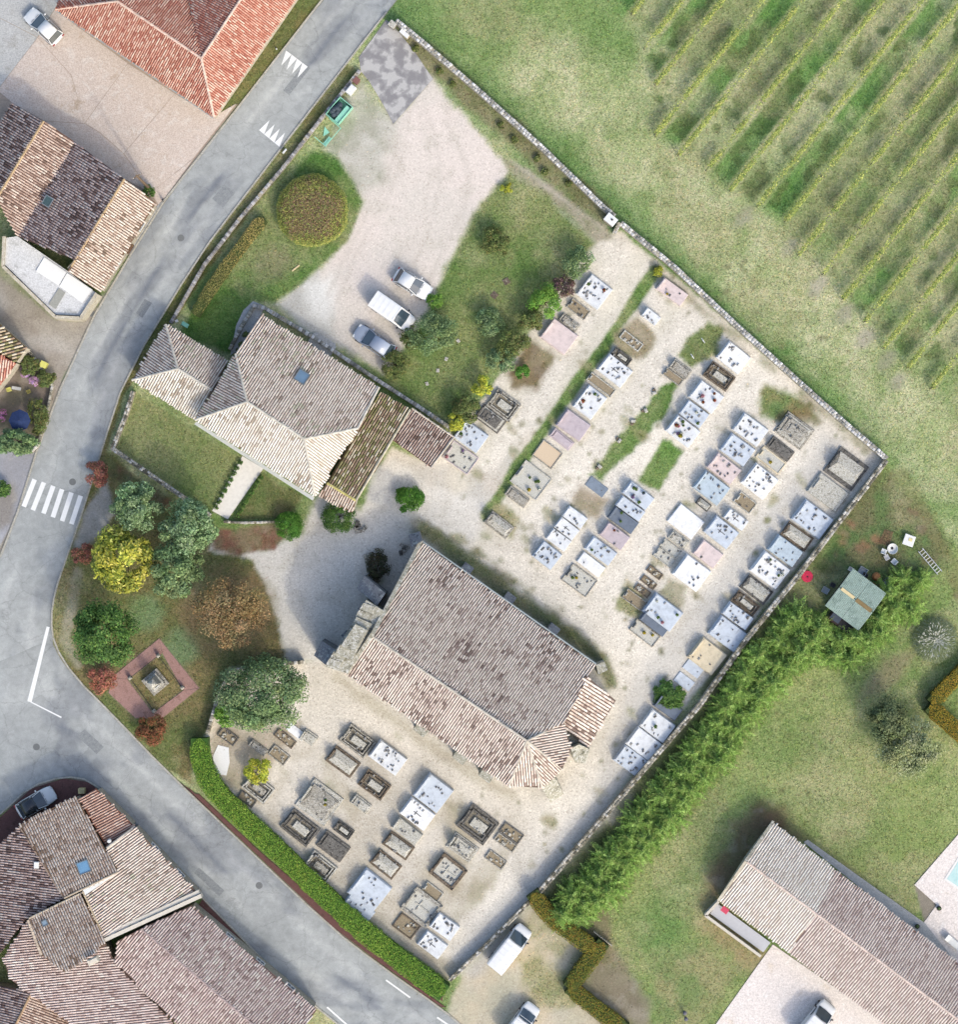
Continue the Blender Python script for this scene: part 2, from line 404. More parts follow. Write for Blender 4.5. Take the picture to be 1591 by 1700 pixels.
# grass strips between the graves
G1 = (96, 132, 64); G2 = (122, 146, 86)
pline('grass_strip', [(1088, 450), (1002, 578), (928, 678), (852, 786), (808, 856)], 20, G1, G2, soft=4, warp=7, grass=1, grain=.8)
paint('grass_strip', [(1130, 625), (1112, 680), (1062, 735), (1000, 800), (975, 790), (1050, 700), (1095, 640)], G1, G2, soft=5, warp=8, grass=1, grain=.8)
paint('grass_strip', [(1102, 727), (1136, 750), (1095, 815), (1058, 800)], (104, 144, 70), G2, soft=4, warp=6, grass=1, grain=.8)
paint('grass_strip', [(1175, 535), (1200, 545), (1190, 590), (1150, 610), (1125, 590), (1150, 555)], (112, 132, 76), (132, 142, 92), soft=6, warp=10, grass=1, grain=.8)
paint(None, [(1060, 520), (1095, 560), (1070, 600), (1030, 590), (1020, 555)], (142, 128, 88), (168, 150, 120), 14, 93, soft=8, warp=12, grass=.7, op=.9)
paint(None, [(880, 560), (925, 590), (895, 650), (850, 645), (840, 620)], (120, 98, 66), (140, 122, 80), 14, 95, soft=8, warp=9, grass=.6, op=.95)
paint(None, [(1270, 640), (1330, 660), (1350, 690), (1320, 690), (1285, 700), (1255, 690)], (104, 134, 70), (150, 134, 88), 24, 97, soft=8, warp=14, grass=1, op=.95)
paint(None, [(1290, 690), (1340, 665), (1365, 700), (1300, 715)], (140, 116, 78), (120, 124, 74), 14, 99, soft=8, warp=12, grass=.7, op=.8)
paint(None, [(820, 830), (860, 860), (850, 895), (810, 860)], (146, 140, 92), (178, 166, 130), 14, 101, soft=6, warp=8, grass=.8, op=.9)
paint(None, [(960, 800), (1010, 830), (990, 860), (950, 840)], (150, 132, 104), (172, 150, 120), 14, 103, soft=8, warp=10, grass=.5, op=.85)
paint(None, [(1040, 960), (1075, 985), (1060, 1030), (1020, 1010)], (134, 130, 84), (160, 152, 110), 20, 105, soft=7, warp=8, grass=.9, op=.9)
paint(None, [(1110, 960), (1140, 975), (1130, 1010), (1100, 1000)], (150, 140, 100), (130, 130, 80), 12, 107, soft=6, warp=10, grass=.8, op=.7)
pline(None, [(1462, 790), (1300, 985), (1170, 1150)], 14, (112, 112, 78), (96, 100, 66), soft=7, warp=9, grass=.9, op=.8)
pline(None, [(1085, 445), (1240, 575), (1440, 745)], 13, (140, 134, 96), (120, 128, 80), soft=6, warp=10, grass=.9, op=.7, breakup=.25)
paint(None, [(760, 1320), (800, 1350), (770, 1480), (720, 1540), (690, 1500)], (168, 156, 126), (196, 184, 150), 30, 111, soft=16, warp=20, grass=.4, op=.7)
paint(None, [(800, 1430), (850, 1400), (800, 1500), (740, 1540)], (156, 146, 108), (184, 172, 140), 30, 113, soft=12, warp=18, grass=.7, op=.7)
paint(None, [(350, 1200), (500, 1200), (440, 1290), (430, 1330), (380, 1310), (350, 1260)], (160, 142, 114), (188, 172, 146), 30, 115, soft=10, warp=10, grass=.4, op=.8)
paint(None, [(540, 1270), (610, 1330), (590, 1360), (540, 1320)], (172, 158, 124), (200, 190, 160), 20, 117, soft=10, warp=12, op=.7)
paint(None, [(540, 1480), (740, 1640), (760, 1600), (650, 1530), (600, 1480)], (150, 136, 108), (180, 168, 140), 30, 119, soft=12, warp=14, grass=.3, op=.7)
for i in range(480):      # weeds pushing through the gravel
    cx = rnd.uniform(760, 1420); cy = rnd.uniform(430, 1450)
    paint(None, ell(cx, cy, rnd.uniform(2, 5), rnd.uniform(2, 4), rnd.uniform(0, 180), 8), (112, 112, 74), soft=4, warp=6, grass=.6, op=rnd.uniform(.35, .85))
for i in range(150):      # mossy and grassy patches between the graves
    cx = rnd.uniform(380, 1420); cy = rnd.uniform(430, 1560)
    paint(None, ell(cx, cy, rnd.uniform(6, 18), rnd.uniform(4, 9), rnd.uniform(20, 60), 10), rnd.choice([(126, 128, 80), (150, 142, 104), (112, 126, 74)]), (166, 156, 122), 12, i, soft=6, warp=10, grass=.7, op=rnd.uniform(.35, .8)) if sdist(np.array([cx]), np.array([cy]), [(985, 400), (1030, 385), (1470, 762), (895, 1475), (748, 1628), (330, 1290), (385, 1112), (600, 1130), (690, 900), (750, 760)])[0] > 0 else None
# public car park --------------------------------------------
paint('car_park_gravel', [(655, 206), (716, 128), (770, 190), (835, 262), (848, 288), (800, 340), (748, 436), (716, 510), (640, 622), (540, 562), (455, 505), (505, 468), (575, 400), (602, 335), (560, 262), (600, 190)],
      (232, 217, 206), (222, 211, 199), 90, 121, soft=7, warp=8, grain=.5)
paint(None, [(560, 190), (600, 130), (650, 205), (640, 300), (600, 320), (540, 240)], (198, 194, 182), (168, 168, 148), 26, 123, soft=14, warp=22, op=.85, grass=.2)
paint(None, [(455, 505), (530, 450), (560, 560), (520, 560)], (198, 196, 188), (176, 176, 168), 40, 125, soft=12, warp=16, op=.8)
paint(None, [(500, 470), (560, 450), (545, 540), (520, 520)], (240, 238, 232), soft=16, warp=18, op=.7)
for tr in ([(690, 170), (720, 260), (700, 380), (640, 470)], [(700, 165), (735, 262), (715, 390), (660, 480)], [(680, 190), (660, 300), (600, 400), (560, 500)], [(670, 200), (645, 300), (585, 400), (545, 490)], [(740, 200), (790, 300), (745, 400), (710, 470)]):
    pline(None, smooth_line(tr), 8, (212, 200, 188), (196, 184, 170), soft=5, warp=5, op=.4, seed=17)
paint('dirt_track', [(835, 262), (860, 270), (1005, 372), (1015, 395), (985, 405), (960, 370), (850, 295)], (152, 146, 116), (174, 164, 142), 22, 127, soft=7, warp=10, grass=.5, grain=.7)
pline(None, [(845, 285), (915, 340), (985, 400)], 7, (205, 196, 182), soft=4, warp=5, op=.7)
pline(None, [(850, 268), (930, 325), (1000, 378)], 6, (196, 186, 168), soft=4, warp=5, op=.6)
pline(None, [(668, 62), (760, 135), (870, 240), (1000, 352)], 34, (120, 116, 76), (148, 138, 104), soft=8, warp=14, grass=.9, op=.85)
paint('rear_lawn', [(300, 548), (398, 400), (470, 300), (520, 250), (562, 262), (602, 335), (575, 400), (505, 468), (455, 505), (420, 500), (385, 590), (300, 560)], (84, 124, 58), (112, 138, 76), 60, 131, soft=5, warp=6, grass=1, grain=.8)
paint(None, ell(450, 440, 36, 26, -30), (128, 124, 92), (110, 126, 80), soft=14, warp=14, grass=.9, op=.7)
paint('side_lawn', [(848, 288), (900, 318), (985, 405), (750, 700), (632, 640), (690, 560), (748, 436), (800, 340)], (98, 128, 66), (138, 148, 96), 60, 133, soft=8, warp=9, grass=1, grain=.8)
# left park ---------------------------------------------------
paint('park_lawn', [(165, 752), (190, 750), (220, 790), (360, 872), (345, 915), (420, 930), (452, 1010), (478, 1100), (385, 1108), (345, 1215), (318, 1240), (318, 1300), (275, 1275), (121, 1121), (90, 1069), (85, 1026), (92, 981), (136, 850)],
      (112, 118, 74), (132, 122, 84), 50, 141, soft=5, warp=7, grass=1, grain=.8)
paint(None, ell(245, 1015, 30, 30), (120, 148, 104), soft=12, warp=10, grass=1, op=.8)
paint(None, ell(300, 1075, 28, 34), (120, 146, 104), soft=12, warp=10, grass=1, op=.8)
paint(None, ell(375, 1010, 78, 68), (140, 116, 80), (152, 130, 90), soft=18, warp=16, grass=.8, op=.85)
pline(None, [(128, 950), (118, 1010), (108, 1060), (130, 1105)], 15, (176, 168, 148), (150, 142, 112), soft=6, warp=10, grass=.4, op=.8)
paint('garden_path', [(137, 848), (175, 800), (195, 850), (150, 905), (120, 912)], (176, 172, 166), (160, 156, 146), 20, 143, soft=6, warp=7)
paint(None, [(190, 770), (330, 855), (325, 872), (180, 790)], (112, 76, 58), (90, 92, 60), 12, 145, soft=6, warp=8, grass=.6, op=.8)
paint('flower_bed', [(352, 880), (450, 868), (470, 890), (455, 912), (400, 922), (355, 912)], (138, 92, 74), (140, 122, 92), 16, 147, soft=5, warp=8, grass=.5, grain=.9)
paint('front_lawn', [(226, 652), (396, 760), (352, 852), (194, 745)], (120, 138, 86), (146, 152, 104), 70, 149, soft=4, warp=3, grass=1, grain=.7)
paint('front_lawn', [(438, 788), (506, 822), (478, 862), (390, 862)], (104, 118, 72), (128, 124, 84), 40, 151, soft=4, warp=5, grass=1, grain=.7)
# verges and yards by the roads
paint('verge', [(352, 196), (490, -12), (536, -4), (400, 173), (385, 200), (362, 205)], (128, 122, 70), (108, 116, 64), 30, 155, soft=4, warp=6, grass=1, grain=.7)
paint('verge', [(576, 105), (600, 122), (455, 300), (330, 470), (280, 545), (205, 660), (170, 780), (140, 850), (136, 850), (209, 621), (329, 425), (400, 332)], (98, 104, 58), (128, 122, 82), 25, 157, soft=3, warp=4, grass=1, grain=.7)
paint('lane', [(-30, 420), (10, 465), (90, 530), (140, 535), (216, 425), (160, 520), (100, 646), (60, 755), (40, 745), (75, 650), (45, 600), (-30, 520)], (164, 152, 138), (184, 176, 166), 40, 159, soft=5, warp=8)
pline(None, [(0, 440), (40, 500), (120, 560), (150, 540)], 40, (150, 140, 120), (176, 166, 150), soft=14, warp=18, op=.6)
paint('side_garden', [(-30, 640), (40, 580), (72, 620), (88, 650), (60, 745), (-30, 742)], (140, 124, 112), (120, 112, 92), 25, 161, soft=5, warp=7, grass=.2)
paint('side_yard', [(-30, 745), (60, 752), (28, 850), (4, 915), (-30, 950)], (178, 178, 184), (160, 160, 166), 40, 163, soft=3, warp=3, grain=.3)
paint(None, [(-30, 800), (20, 810), (20, 870), (-30, 900)], (140, 128, 110), soft=8, warp=10, op=.6)

for bed in ([(590, -60), (536, 0), (400, 173), (274, 332), (216, 425), (156, 525), (100, 646), (60, 752), (29, 850), (-10, 925), (-60, 1300), (4, 1348), (106, 1288), (201, 1345), (334, 1489), (460, 1619), (561, 1700), (640, 1765), (850, 1765), (762, 1700), (626, 1599), (400, 1398), (271, 1275), (121, 1121), (88, 1069), (83, 1026), (90, 981), (136, 850), (209, 621), (329, 425), (400, 332), (576, 103), (659, 0), (705, -60)],
            [(-20, -20), (110, -20), (354, 194), (395, 172), (274, 330), (216, 424), (150, 400), (-20, 200)], [(596, 95), (641, 33), (719, 131), (653, 206)], [(402, 757), (437, 778), (378, 862), (352, 848)], [(1284, 1568), (1175, 1720), (1520, 1720)], [(1519, 1469), (1640, 1330), (1640, 1660), (1535, 1531)],
            [(186, 1124), (264, 1060), (269, 1084), (212, 1128)], [(264, 1060), (330, 1142), (304, 1146), (269, 1084)], [(330, 1142), (268, 1193), (254, 1184), (304, 1146)], [(186, 1124), (212, 1128), (254, 1184), (225, 1192), (180, 1150)]):
    paint(None, bed, (150, 140, 124), soft=2, warp=0, grass=0.0)
paint(None, [(470, 1240), (620, 1210), (880, 1370), (720, 1600), (560, 1490), (440, 1380)], (178, 164, 138), (216, 206, 190), 46, 511, soft=20, warp=20, op=.55, hard=.18)
paint(None, [(960, 430), (1060, 420), (1440, 760), (1170, 1120), (1040, 1040), (840, 880), (960, 560)], (196, 184, 158), (224, 216, 202), 50, 513, soft=20, warp=20, op=.35, hard=.15) if False else None
mot = fbm(PX, PY, 120, 411, 6); mo2 = fbm(PX, PY, 40, 431, 5); tw = np.clip(grassw, 0, 1)
apply(sstep(.5, .64, mot) * tw * .45, (184, 180, 132), (166, 160, 112), 30, 433, 1, .8, None, .25)
apply(sstep(.52, .66, mo2) * tw * .3, (96, 128, 66), (112, 136, 78), 30, 437, 1, .8, None, .25)
gm = fbm(PX, PY, 28, 451, 5); apply(sstep(.55, .68, gm) * (1 - tw) * .3, (188, 178, 160), (204, 196, 180), 30, 439, 0, .7, None, .25)
# material of the natural ground: colours above, grain by kind
def ground_mat():
    m, nt, b = nodes_of('ground_cover', 0.95, 0.1)
    col = N(nt, 'ShaderNodeAttribute', attribute_name='Col').outputs['Color']
    gr = N(nt, 'ShaderNodeAttribute', attribute_name='grass').outputs['Fac']
    ga = N(nt, 'ShaderNodeAttribute', attribute_name='grain').outputs['Fac']
    n1 = noise(nt, 6.0, 5, 0.75); n2 = noise(nt, 1.6, 6, 0.72); n3 = noise(nt, 7.0, 5, 0.8)
    # turf: clumps with yellowish and deep green blades
    t = ramp(nt, n1.outputs[0], [(0.38, (0.55, 0.62, 0.48)), (0.5, (1.0, 1.0, 1.0)), (0.62, (1.5, 1.4, 1.3))]).outputs[0]
    t2 = ramp(nt, n2.outputs[0], [(0.38, (0.74, 0.86, 0.68)), (0.62, (1.24, 1.14, 1.24))]).outputs[0]
    turf = mixc(nt, 'MULTIPLY', 1.0, t, t2)
    # gravel: pale and dark pebbles
    vo = N(nt, 'ShaderNodeTexVoronoi'); vo.inputs['Scale'].default_value = 8.0
    g = N(nt, 'ShaderNodeNewGeometry'); nt.links.new(g.outputs['Position'], vo.inputs['Vector'])
    sep = N(nt, 'ShaderNodeSeparateColor'); nt.links.new(vo.outputs['Color'], sep.inputs[0])
    pv = ramp(nt, sep.outputs[0], [(0.0, (0.68, 0.65, 0.61)), (0.18, (0.94, 0.94, 0.93)), (0.75, (1.08, 1.07, 1.05)), (1.0, (1.28, 1.28, 1.28))]).outputs[0]
    pn = ramp(nt, n3.outputs[0], [(0.36, 0.78), (0.64, 1.2)]).outputs[0]
    grav = mixc(nt, 'MULTIPLY', 1.0, pv, pn)
    k = mixc(nt, 'MIX', gr, grav, turf)
    k = mixc(nt, 'MIX', ga, (1, 1, 1), k)
    c = mixc(nt, 'MULTIPLY', 1.0, col, k)
    nt.links.new(c, b.inputs['Base Color'])
    bump(nt, b, n1.outputs[0], 0.6, 0.06)
    MATS['ground_cover'] = m; return m
M_GROUND = ground_mat()
ZG = 0.05 * (fbm(PX, PY, 60, 201, 3) - 1.0) * sstep(0.3, 0.9, grassw)
idx = np.arange(PX.size).reshape(PX.shape)
cell_owner = owner[:-1, :-1]
Vall = np.stack([GXX, GYY, ZG], -1).reshape(-1, 3); Call = ncol.reshape(-1, 3); Gall = grassw.ravel(); Rall = grainw.ravel()
for ci, cname in enumerate(CLS):
    m = np.argwhere(cell_owner == ci)
    if len(m) == 0: continue
    i, j = m[:, 0], m[:, 1]
    q = np.stack([idx[i, j], idx[i + 1, j], idx[i + 1, j + 1], idx[i, j + 1]], 1)
    used, inv = np.unique(q, return_inverse=True)
    me = build_np(cname, Vall[used], [inv.reshape(q.shape)], Call[used], True, {'grass': Gall[used], 'grain': Rall[used]})
    link(cname, me, M_GROUND, kind='structure')
# countryside beyond the frame
def far_ground():
    m, nt, b = nodes_of('far_fields', 0.95, 0.1); n = noise(nt, 0.02, 6, 0.65); n2 = noise(nt, 3, 4)
    c = ramp(nt, n.outputs[0], [(0.35, A(*GREEN)), (0.6, A(*TAN))]).outputs[0]
    c = mixc(nt, 'MULTIPLY', .6, c, ramp(nt, n2.outputs[0], [(0.3, .6), (0.7, 1.3)]).outputs[0])
    nt.links.new(c, b.inputs['Base Color'])
    mb = MB(); R = 1500
    xo, yo = gx[-1] - .1, gy[-1] - .1
    xi, yi = gx[0] + .1, gy[0] + .1
    vs = [(-R, -R, -.06), (R, -R, -.06), (R, R, -.06), (-R, R, -.06), (xi, yi, -.06), (xo, yi, -.06), (xo, yo, -.06), (xi, yo, -.06)]
    mb.add(vs, [(0, 1, 5, 4), (1, 2, 6, 5), (2, 3, 7, 6), (3, 0, 4, 7)])
    mb.build('ground', m, kind='structure')
far_ground()
# grass blades over all turf, coloured as the turf they grow in ------------------
def grass_field(n=230000):
    wgt = np.clip(Gall, 0, 1) ** 2; p = wgt / wgt.sum()
    ins = np.abs(Vall[:, 0]) < 49
    p = p * ins; p /= p.sum()
    k = RNG.choice(len(p), n, p=p)
    c = Vall[k] + np.c_[RNG.uniform(-.1, .1, n), RNG.uniform(-.1, .1, n), np.zeros(n)]
    a = RNG.uniform(0, 2 * np.pi, n); L = RNG.uniform(.1, .28, n); w = RNG.uniform(.02, .05, n); up = RNG.uniform(.02, .12, n)
    dx, dy = np.cos(a), np.sin(a)
    v = np.empty((n, 3, 3)); v[:, 0] = c + np.c_[-dy * w, dx * w, np.full(n, .0)]; v[:, 1] = c + np.c_[dy * w, -dx * w, np.full(n, .0)]
    v[:, 2] = c + np.c_[dx * L, dy * L, up]
    j = RNG.uniform(.55, 1.7, n)[:, None]; hue = np.c_[RNG.uniform(.85, 1.25, n), np.ones(n), RNG.uniform(.75, 1.15, n)]
    col = np.repeat(Call[k] * j * hue, 3, 0)
    me = build_np('grass', v.reshape(-1, 3), [np.arange(3 * n).reshape(-1, 3)], col)
    link('grass', me, colmat('grass_blade', .8, .1, .2), label='short meadow and lawn grass growing over all the turf', cat='grass', kind='stuff')
grass_field()
# ------------------------------------------------------------------ roads, kerbs, pavements
def resn(pts, n):
    p = np.array(pts, float); d = np.r_[0, np.cumsum(np.hypot(*np.diff(p, axis=0).T))]; t = np.linspace(0, d[-1], n)
    return np.c_[np.interp(t, d, p[:, 0]), np.interp(t, d, p[:, 1])]
def road_strip(name, left, right, z, seed, nu=420, nv=30, fade=None):
    Lp = resn(smooth_line(left), nu); Rp = resn(smooth_line(right), nu)
    v = np.linspace(0, 1, nv); P = Lp[:, None] * (1 - v)[None, :, None] + Rp[:, None] * v[None, :, None]
    px, py = P[..., 0], P[..., 1]; f = 1 / S
    V = np.stack([(px - CX) * f, (CY - py) * f, np.full(px.shape, z)], -1)
    vv = np.broadcast_to(v, px.shape); uu = np.broadcast_to(np.linspace(0, 1, nu)[:, None], px.shape)
    wob = 0.06 * (fbm(px, py, 120, seed, 3) - .5)
    tr = np.exp(-((vv + wob - .3) / .07) ** 2) + np.exp(-((vv + wob - .72) / .07) ** 2)
    base = np.array(A(178, 181, 180)); dark = np.array(A(150, 154, 158)); pale = np.array(A(196, 198, 196))
    n1 = fbm(uu * 30, vv * 6, 2.2, seed + 5, 4); n2 = fbm(px, py, 60, seed + 9, 5)
    c = base[None, None] * np.ones(px.shape + (1,))
    c = c + (pale - base) * (tr * .8 * sstep(.35, .6, n2))[..., None]
    c = c + (dark - base) * (np.exp(-((vv + wob - .51) / .05) ** 2) * .7 * sstep(.4, .6, n1))[..., None]
    c = c + (dark - base) * (sstep(.5, .68, n1) * .8)[..., None]
    c = c * (1 + .22 * (n2 - .5))[..., None]
    edge = sstep(.0, .05, np.minimum(vv, 1 - vv)); c = c * (.86 + .14 * edge)[..., None]
    i = np.arange(nu * nv).reshape(nu, nv)
    q = np.stack([i[:-1, :-1], i[:-1, 1:], i[1:, 1:], i[1:, :-1]], -1).reshape(-1, 4)
    me = build_np(name, V.reshape(-1, 3), [q], c.reshape(-1, 3))
    # make sure normals point up
    if me.polygons[0].normal.z < 0: me.flip_normals()
    return link(name, me, M_ROAD, kind='structure')
def road_mat():
    m, nt, b = nodes_of('worn_asphalt', 0.9, 0.2)
    c = N(nt, 'ShaderNodeAttribute', attribute_name='Col').outputs['Color']
    n1 = noise(nt, 28, 3, .8); n2 = noise(nt, 1.3, 6, .7, dist=.5)
    c = mixc(nt, 'MULTIPLY', 1, c, ramp(nt, n1.outputs[0], [(.3, .78), (.7, 1.2)]).outputs[0])
    c = mixc(nt, 'MULTIPLY', 1, c, ramp(nt, n2.outputs[0], [(.32, .84), (.68, 1.12)]).outputs[0])
    # hair cracks
    vo = N(nt, 'ShaderNodeTexVoronoi', feature='DISTANCE_TO_EDGE'); vo.inputs['Scale'].default_value = .28
    g = N(nt, 'ShaderNodeNewGeometry'); vm = N(nt, 'ShaderNodeVectorMath', operation='ADD')
    nd = noise(nt, .9, 4, .7); nt.links.new(g.outputs['Position'], vm.inputs[0]); nt.links.new(nd.outputs['Color'], vm.inputs[1])
    nt.links.new(vm.outputs[0], vo.inputs['Vector'])
    cr = ramp(nt, vo.outputs['Distance'], [(0.0, .72), (0.012, 1.0)]).outputs[0]
    c = mixc(nt, 'MULTIPLY', .8, c, cr)
    nt.links.new(c, b.inputs['Base Color']); bump(nt, b, n1.outputs[0], .3, .01); return m
M_ROAD = road_mat()
RL = [(590, -60), (536, 0), (400, 173), (274, 332), (216, 425), (156, 525), (100, 646), (60, 752), (29, 850), (0, 925), (-40, 1010), (-60, 1200)]
RR = [(705, -60), (659, 0), (576, 103), (400, 332), (329, 425), (209, 621), (170, 740), (136, 850), (108, 930), (90, 981), (83, 1026), (88, 1069), (90, 1100), (95, 1200)]
road_main = road_strip('village_road', RL, RR, 0.012, 301)
BL = [(-60, 1400), (4, 1348), (50, 1305), (106, 1288), (151, 1295), (201, 1345), (334, 1489), (400, 1555), (460, 1619), (526, 1672), (561, 1700), (640, 1765)]
BR = [(-60, 1120), (20, 1090), (83, 1060), (100, 1095), (121, 1121), (190, 1190), (271, 1275), (400, 1398), (551, 1541), (626, 1599), (737, 1677), (762, 1700), (850, 1765)]
road_low = road_strip('lower_road', BL, BR, 0.017, 331)
def ribbon(pts, width, z0, z1, jitter=0.0, step=1.0, taper=0.0):
    """solid band along a line of plan points, width in metres"""
    p = [W(a[0], a[1]) for a in resample(pts, step * S)]; mb = MB(); n = len(p); vs = []
    for i in range(n):
        d = (p[min(i + 1, n - 1)] - p[max(i - 1, 0)]).normalized(); nn = Vector((-d.y, d.x, 0)); h = width / 2
        j = rnd.uniform(-jitter, jitter)
        vs += [p[i] - nn * h + Vector((0, 0, z0)), p[i] + nn * h + Vector((0, 0, z0)), p[i] + nn * (h - taper) + Vector((0, 0, z1 + j)), p[i] - nn * (h - taper) + Vector((0, 0, z1 + j + rnd.uniform(-jitter, jitter) * .5))]
    fs = []
    for i in range(n - 1):
        a, b = 4 * i, 4 * i + 4
        fs += [(a + 3, a + 2, b + 2, b + 3), (a + 1, b + 1, b + 2, a + 2), (a, a + 3, b + 3, b), (a, b, b + 1, a + 1)]
    fs += [(0, 1, 2, 3), (4 * n - 1, 4 * n - 2, 4 * n - 3, 4 * n - 4)]
    mb.add(vs, fs); return mb
M_KERB = stone('kerb_concrete', (188, 184, 172), (205, 202, 194), (150, 148, 136), 2, 12)
kerbs = [[(536, -2), (400, 172), (274, 331), (216, 424), (156, 524), (100, 645), (60, 751), (29, 849), (0, 924)],
         smooth_line([(642, 20), (576, 104), (400, 333), (329, 426), (209, 622), (170, 741), (136, 851), (108, 931), (91, 981), (84, 1026), (89, 1069), (121, 1121), (190, 1190), (271, 1275), (400, 1398), (551, 1541), (626, 1599), (737, 1677), (775, 1710)], 1),
         smooth_line([(-10, 1358), (4, 1348), (50, 1305), (106, 1288), (151, 1295), (201, 1345), (334, 1489), (400, 1555), (460, 1619), (526, 1672), (561, 1700)], 1)]
for k in kerbs: ribbon(k, 0.16, -.02, 0.10, 0.006).build('kerb', M_KERB, kind='structure')
def sheet(name, poly, z, mat, parent=None, thick=0.0, **k):
    pts = [W(*p)[:2] for p in poly]; mb = MB(); mb.prism(pts, z - max(thick, .003), z)
    return mb.build(name, mat, parent, **k)
# road paint: every stripe and tooth is a piece of the road
M_PAINT = plain('road_paint', (253, 253, 252), .7, .05, 5)
for zx, zy, wx, wy in [(227, 1475, 155, 1655), (288, 1495, 215, 1678), (350, 1518, 285, 1700), (408, 1540, 347, 1725), (470, 1562, 408, 1750), (531, 1583, 470, 1770)]:
    f = 3.9775; a = Vector((zx / f, 425 + zy / f)); b = Vector((wx / f, 425 + wy / f)); d = (b - a).normalized(); n = Vector((-d.y, d.x)) * 3.9
    sheet('crossing_stripe', [a + n, b + n, b - n, a - n], .021, M_PAINT, road_main)
def teeth(p0, p1, dirv, n, ln):
    p0 = Vector(p0); p1 = Vector(p1); e = (p1 - p0) / n; d = Vector(dirv).normalized() * ln
    for i in range(n):
        a = p0 + e * i; sheet('give_way_tooth', [a, a + e * .97, a + e * .5 + d], .021, M_PAINT, road_main)
teeth((475, 84), (511, 111), (-13, 22), 4, 25)
teeth((430, 216), (464, 244), (15, -23), 4, 24)
sheet('stop_line', [(77, 1040), (82, 1041), (52, 1166), (45, 1164)], .022, M_PAINT, road_low)
sheet('edge_line', [(50, 1166), (52, 1165), (102, 1190), (101, 1192)], .022, M_PAINT, road_low)
for a, b in [((641, 1627), (681, 1656)), ((543, 1672), (578, 1703)), ((726, 1689), (760, 1712))]:
    a = Vector(a); b = Vector(b); d = (b - a).normalized(); n = Vector((-d.y, d.x)) * 1.3
    sheet('lane_dash', [a + n, b + n, b - n, a - n], .022, M_PAINT, road_low)
# patched drive into the car park
def drive_mat():
    m, nt, b = nodes_of('patched_asphalt', .9, .2); n = noise(nt, 1.0, 4, .5, dist=.15); n2 = noise(nt, 25, 3, .8)
    c = ramp(nt, n.outputs[0], [(.4, A(146, 144, 146)), (.5, A(168, 166, 166)), (.56, A(194, 192, 190))]).outputs[0]
    c = mixc(nt, 'MULTIPLY', 1, c, ramp(nt, n2.outputs[0], [(.3, .8), (.7, 1.2)]).outputs[0]); nt.links.new(c, b.inputs['Base Color']); return m
sheet('asphalt_drive', [(596, 95), (641, 33), (654, 43), (690, 88), (719, 131), (653, 206), (640, 180), (626, 156), (612, 134), (599, 118)], .024, drive_mat(), kind='structure')
# red-brown pavements
M_REDPAVE = stone('red_pavement', (118, 84, 80), (140, 110, 104), (92, 68, 64), 2, 20, light_at=.62)
sheet('pavement', [(-10, 1365), (6, 1351), (52, 1309), (106, 1292), (149, 1299), (198, 1348), (180, 1350), (130, 1330), (100, 1340), (-10, 1420)], .085, M_REDPAVE, thick=.1, kind='structure')
sheet('pavement', [(336, 1493), (400, 1559), (460, 1622), (527, 1675), (500, 1660), (430, 1610), (325, 1510)], .085, M_REDPAVE, thick=.1, kind='structure')
sheet('pavement', [(303, 1303), (316, 1310), (400, 1398 - 10), (470, 1455), (552, 1531), (640, 1600), (740, 1672), (733, 1672), (626, 1595), (551, 1537), (400, 1394), (300, 1299)], .085, M_REDPAVE, thick=.1, kind='structure')
sheet('pavement', [(320, 1318), (330, 1318), (430, 1412), (560, 1525), (650, 1596), (735, 1655), (735, 1662), (640, 1602), (555, 1536), (420, 1412)], .09, M_REDPAVE, thick=.1, kind='structure')
# concrete courtyard, cast in slabs with open joints
M_CONC = stone('pink_concrete', (220, 204, 192), (228, 216, 206), (188, 168, 144), .45, 9, light_at=.56, dark_at=.36)
M_CONC2 = stone('grey_concrete', (196, 196, 194), (212, 212, 210), (176, 174, 168), .5, 9, light_at=.6, dark_at=.4)
court = sheet('concrete_courtyard', [(-20, -20), (110, -20), (354, 194), (395, 172), (274, 330), (216, 424), (150, 400), (-20, 200)], .004, plain('joint_dirt', (182, 164, 148), .95, .2, 5), kind='structure')
def slab(poly, mat):
    c = sum((Vector(p) for p in poly), Vector((0, 0))) / len(poly); q = []
    for p in poly:
        p = Vector(p); q.append(p + (c - p).normalized() * .55)
    sheet('concrete_slab', q, .03, mat, court)
slab([(-20, -20), (110, -20), (90, 16), (62, 62), (-20, 20)], M_CONC2)
slab([(-20, 20), (62, 62), (-5, 150), (-20, 165)], M_CONC2)
slab([(62, 62), (90, 16), (212, 105), (140, 205), (118, 125)], M_CONC)
slab([(62, 62), (118, 125), (140, 205), (72, 201), (20, 171), (-5, 150)], M_CONC)
slab([(212, 105), (290, 155), (205, 255), (165, 220), (140, 205)], M_CONC)
slab([(140, 205), (165, 220), (205, 255), (250, 320), (206, 297), (72, 201)], M_CONC)
slab([(290, 155), (354, 194), (392, 172), (322, 262), (250, 320), (205, 255)], M_CONC)
slab([(250, 320), (322, 262), (274, 328), (262, 340)], M_CONC)
slab([(262, 340), (272, 331), (216, 424), (205, 420)], M_CONC2)
# front path of the town hall
sheet('front_path', [(402, 757), (437, 778), (378, 862), (352, 848)], .03, plain('pale_concrete', (248, 244, 236), .8, .08, 3), thick=.03, kind='structure')
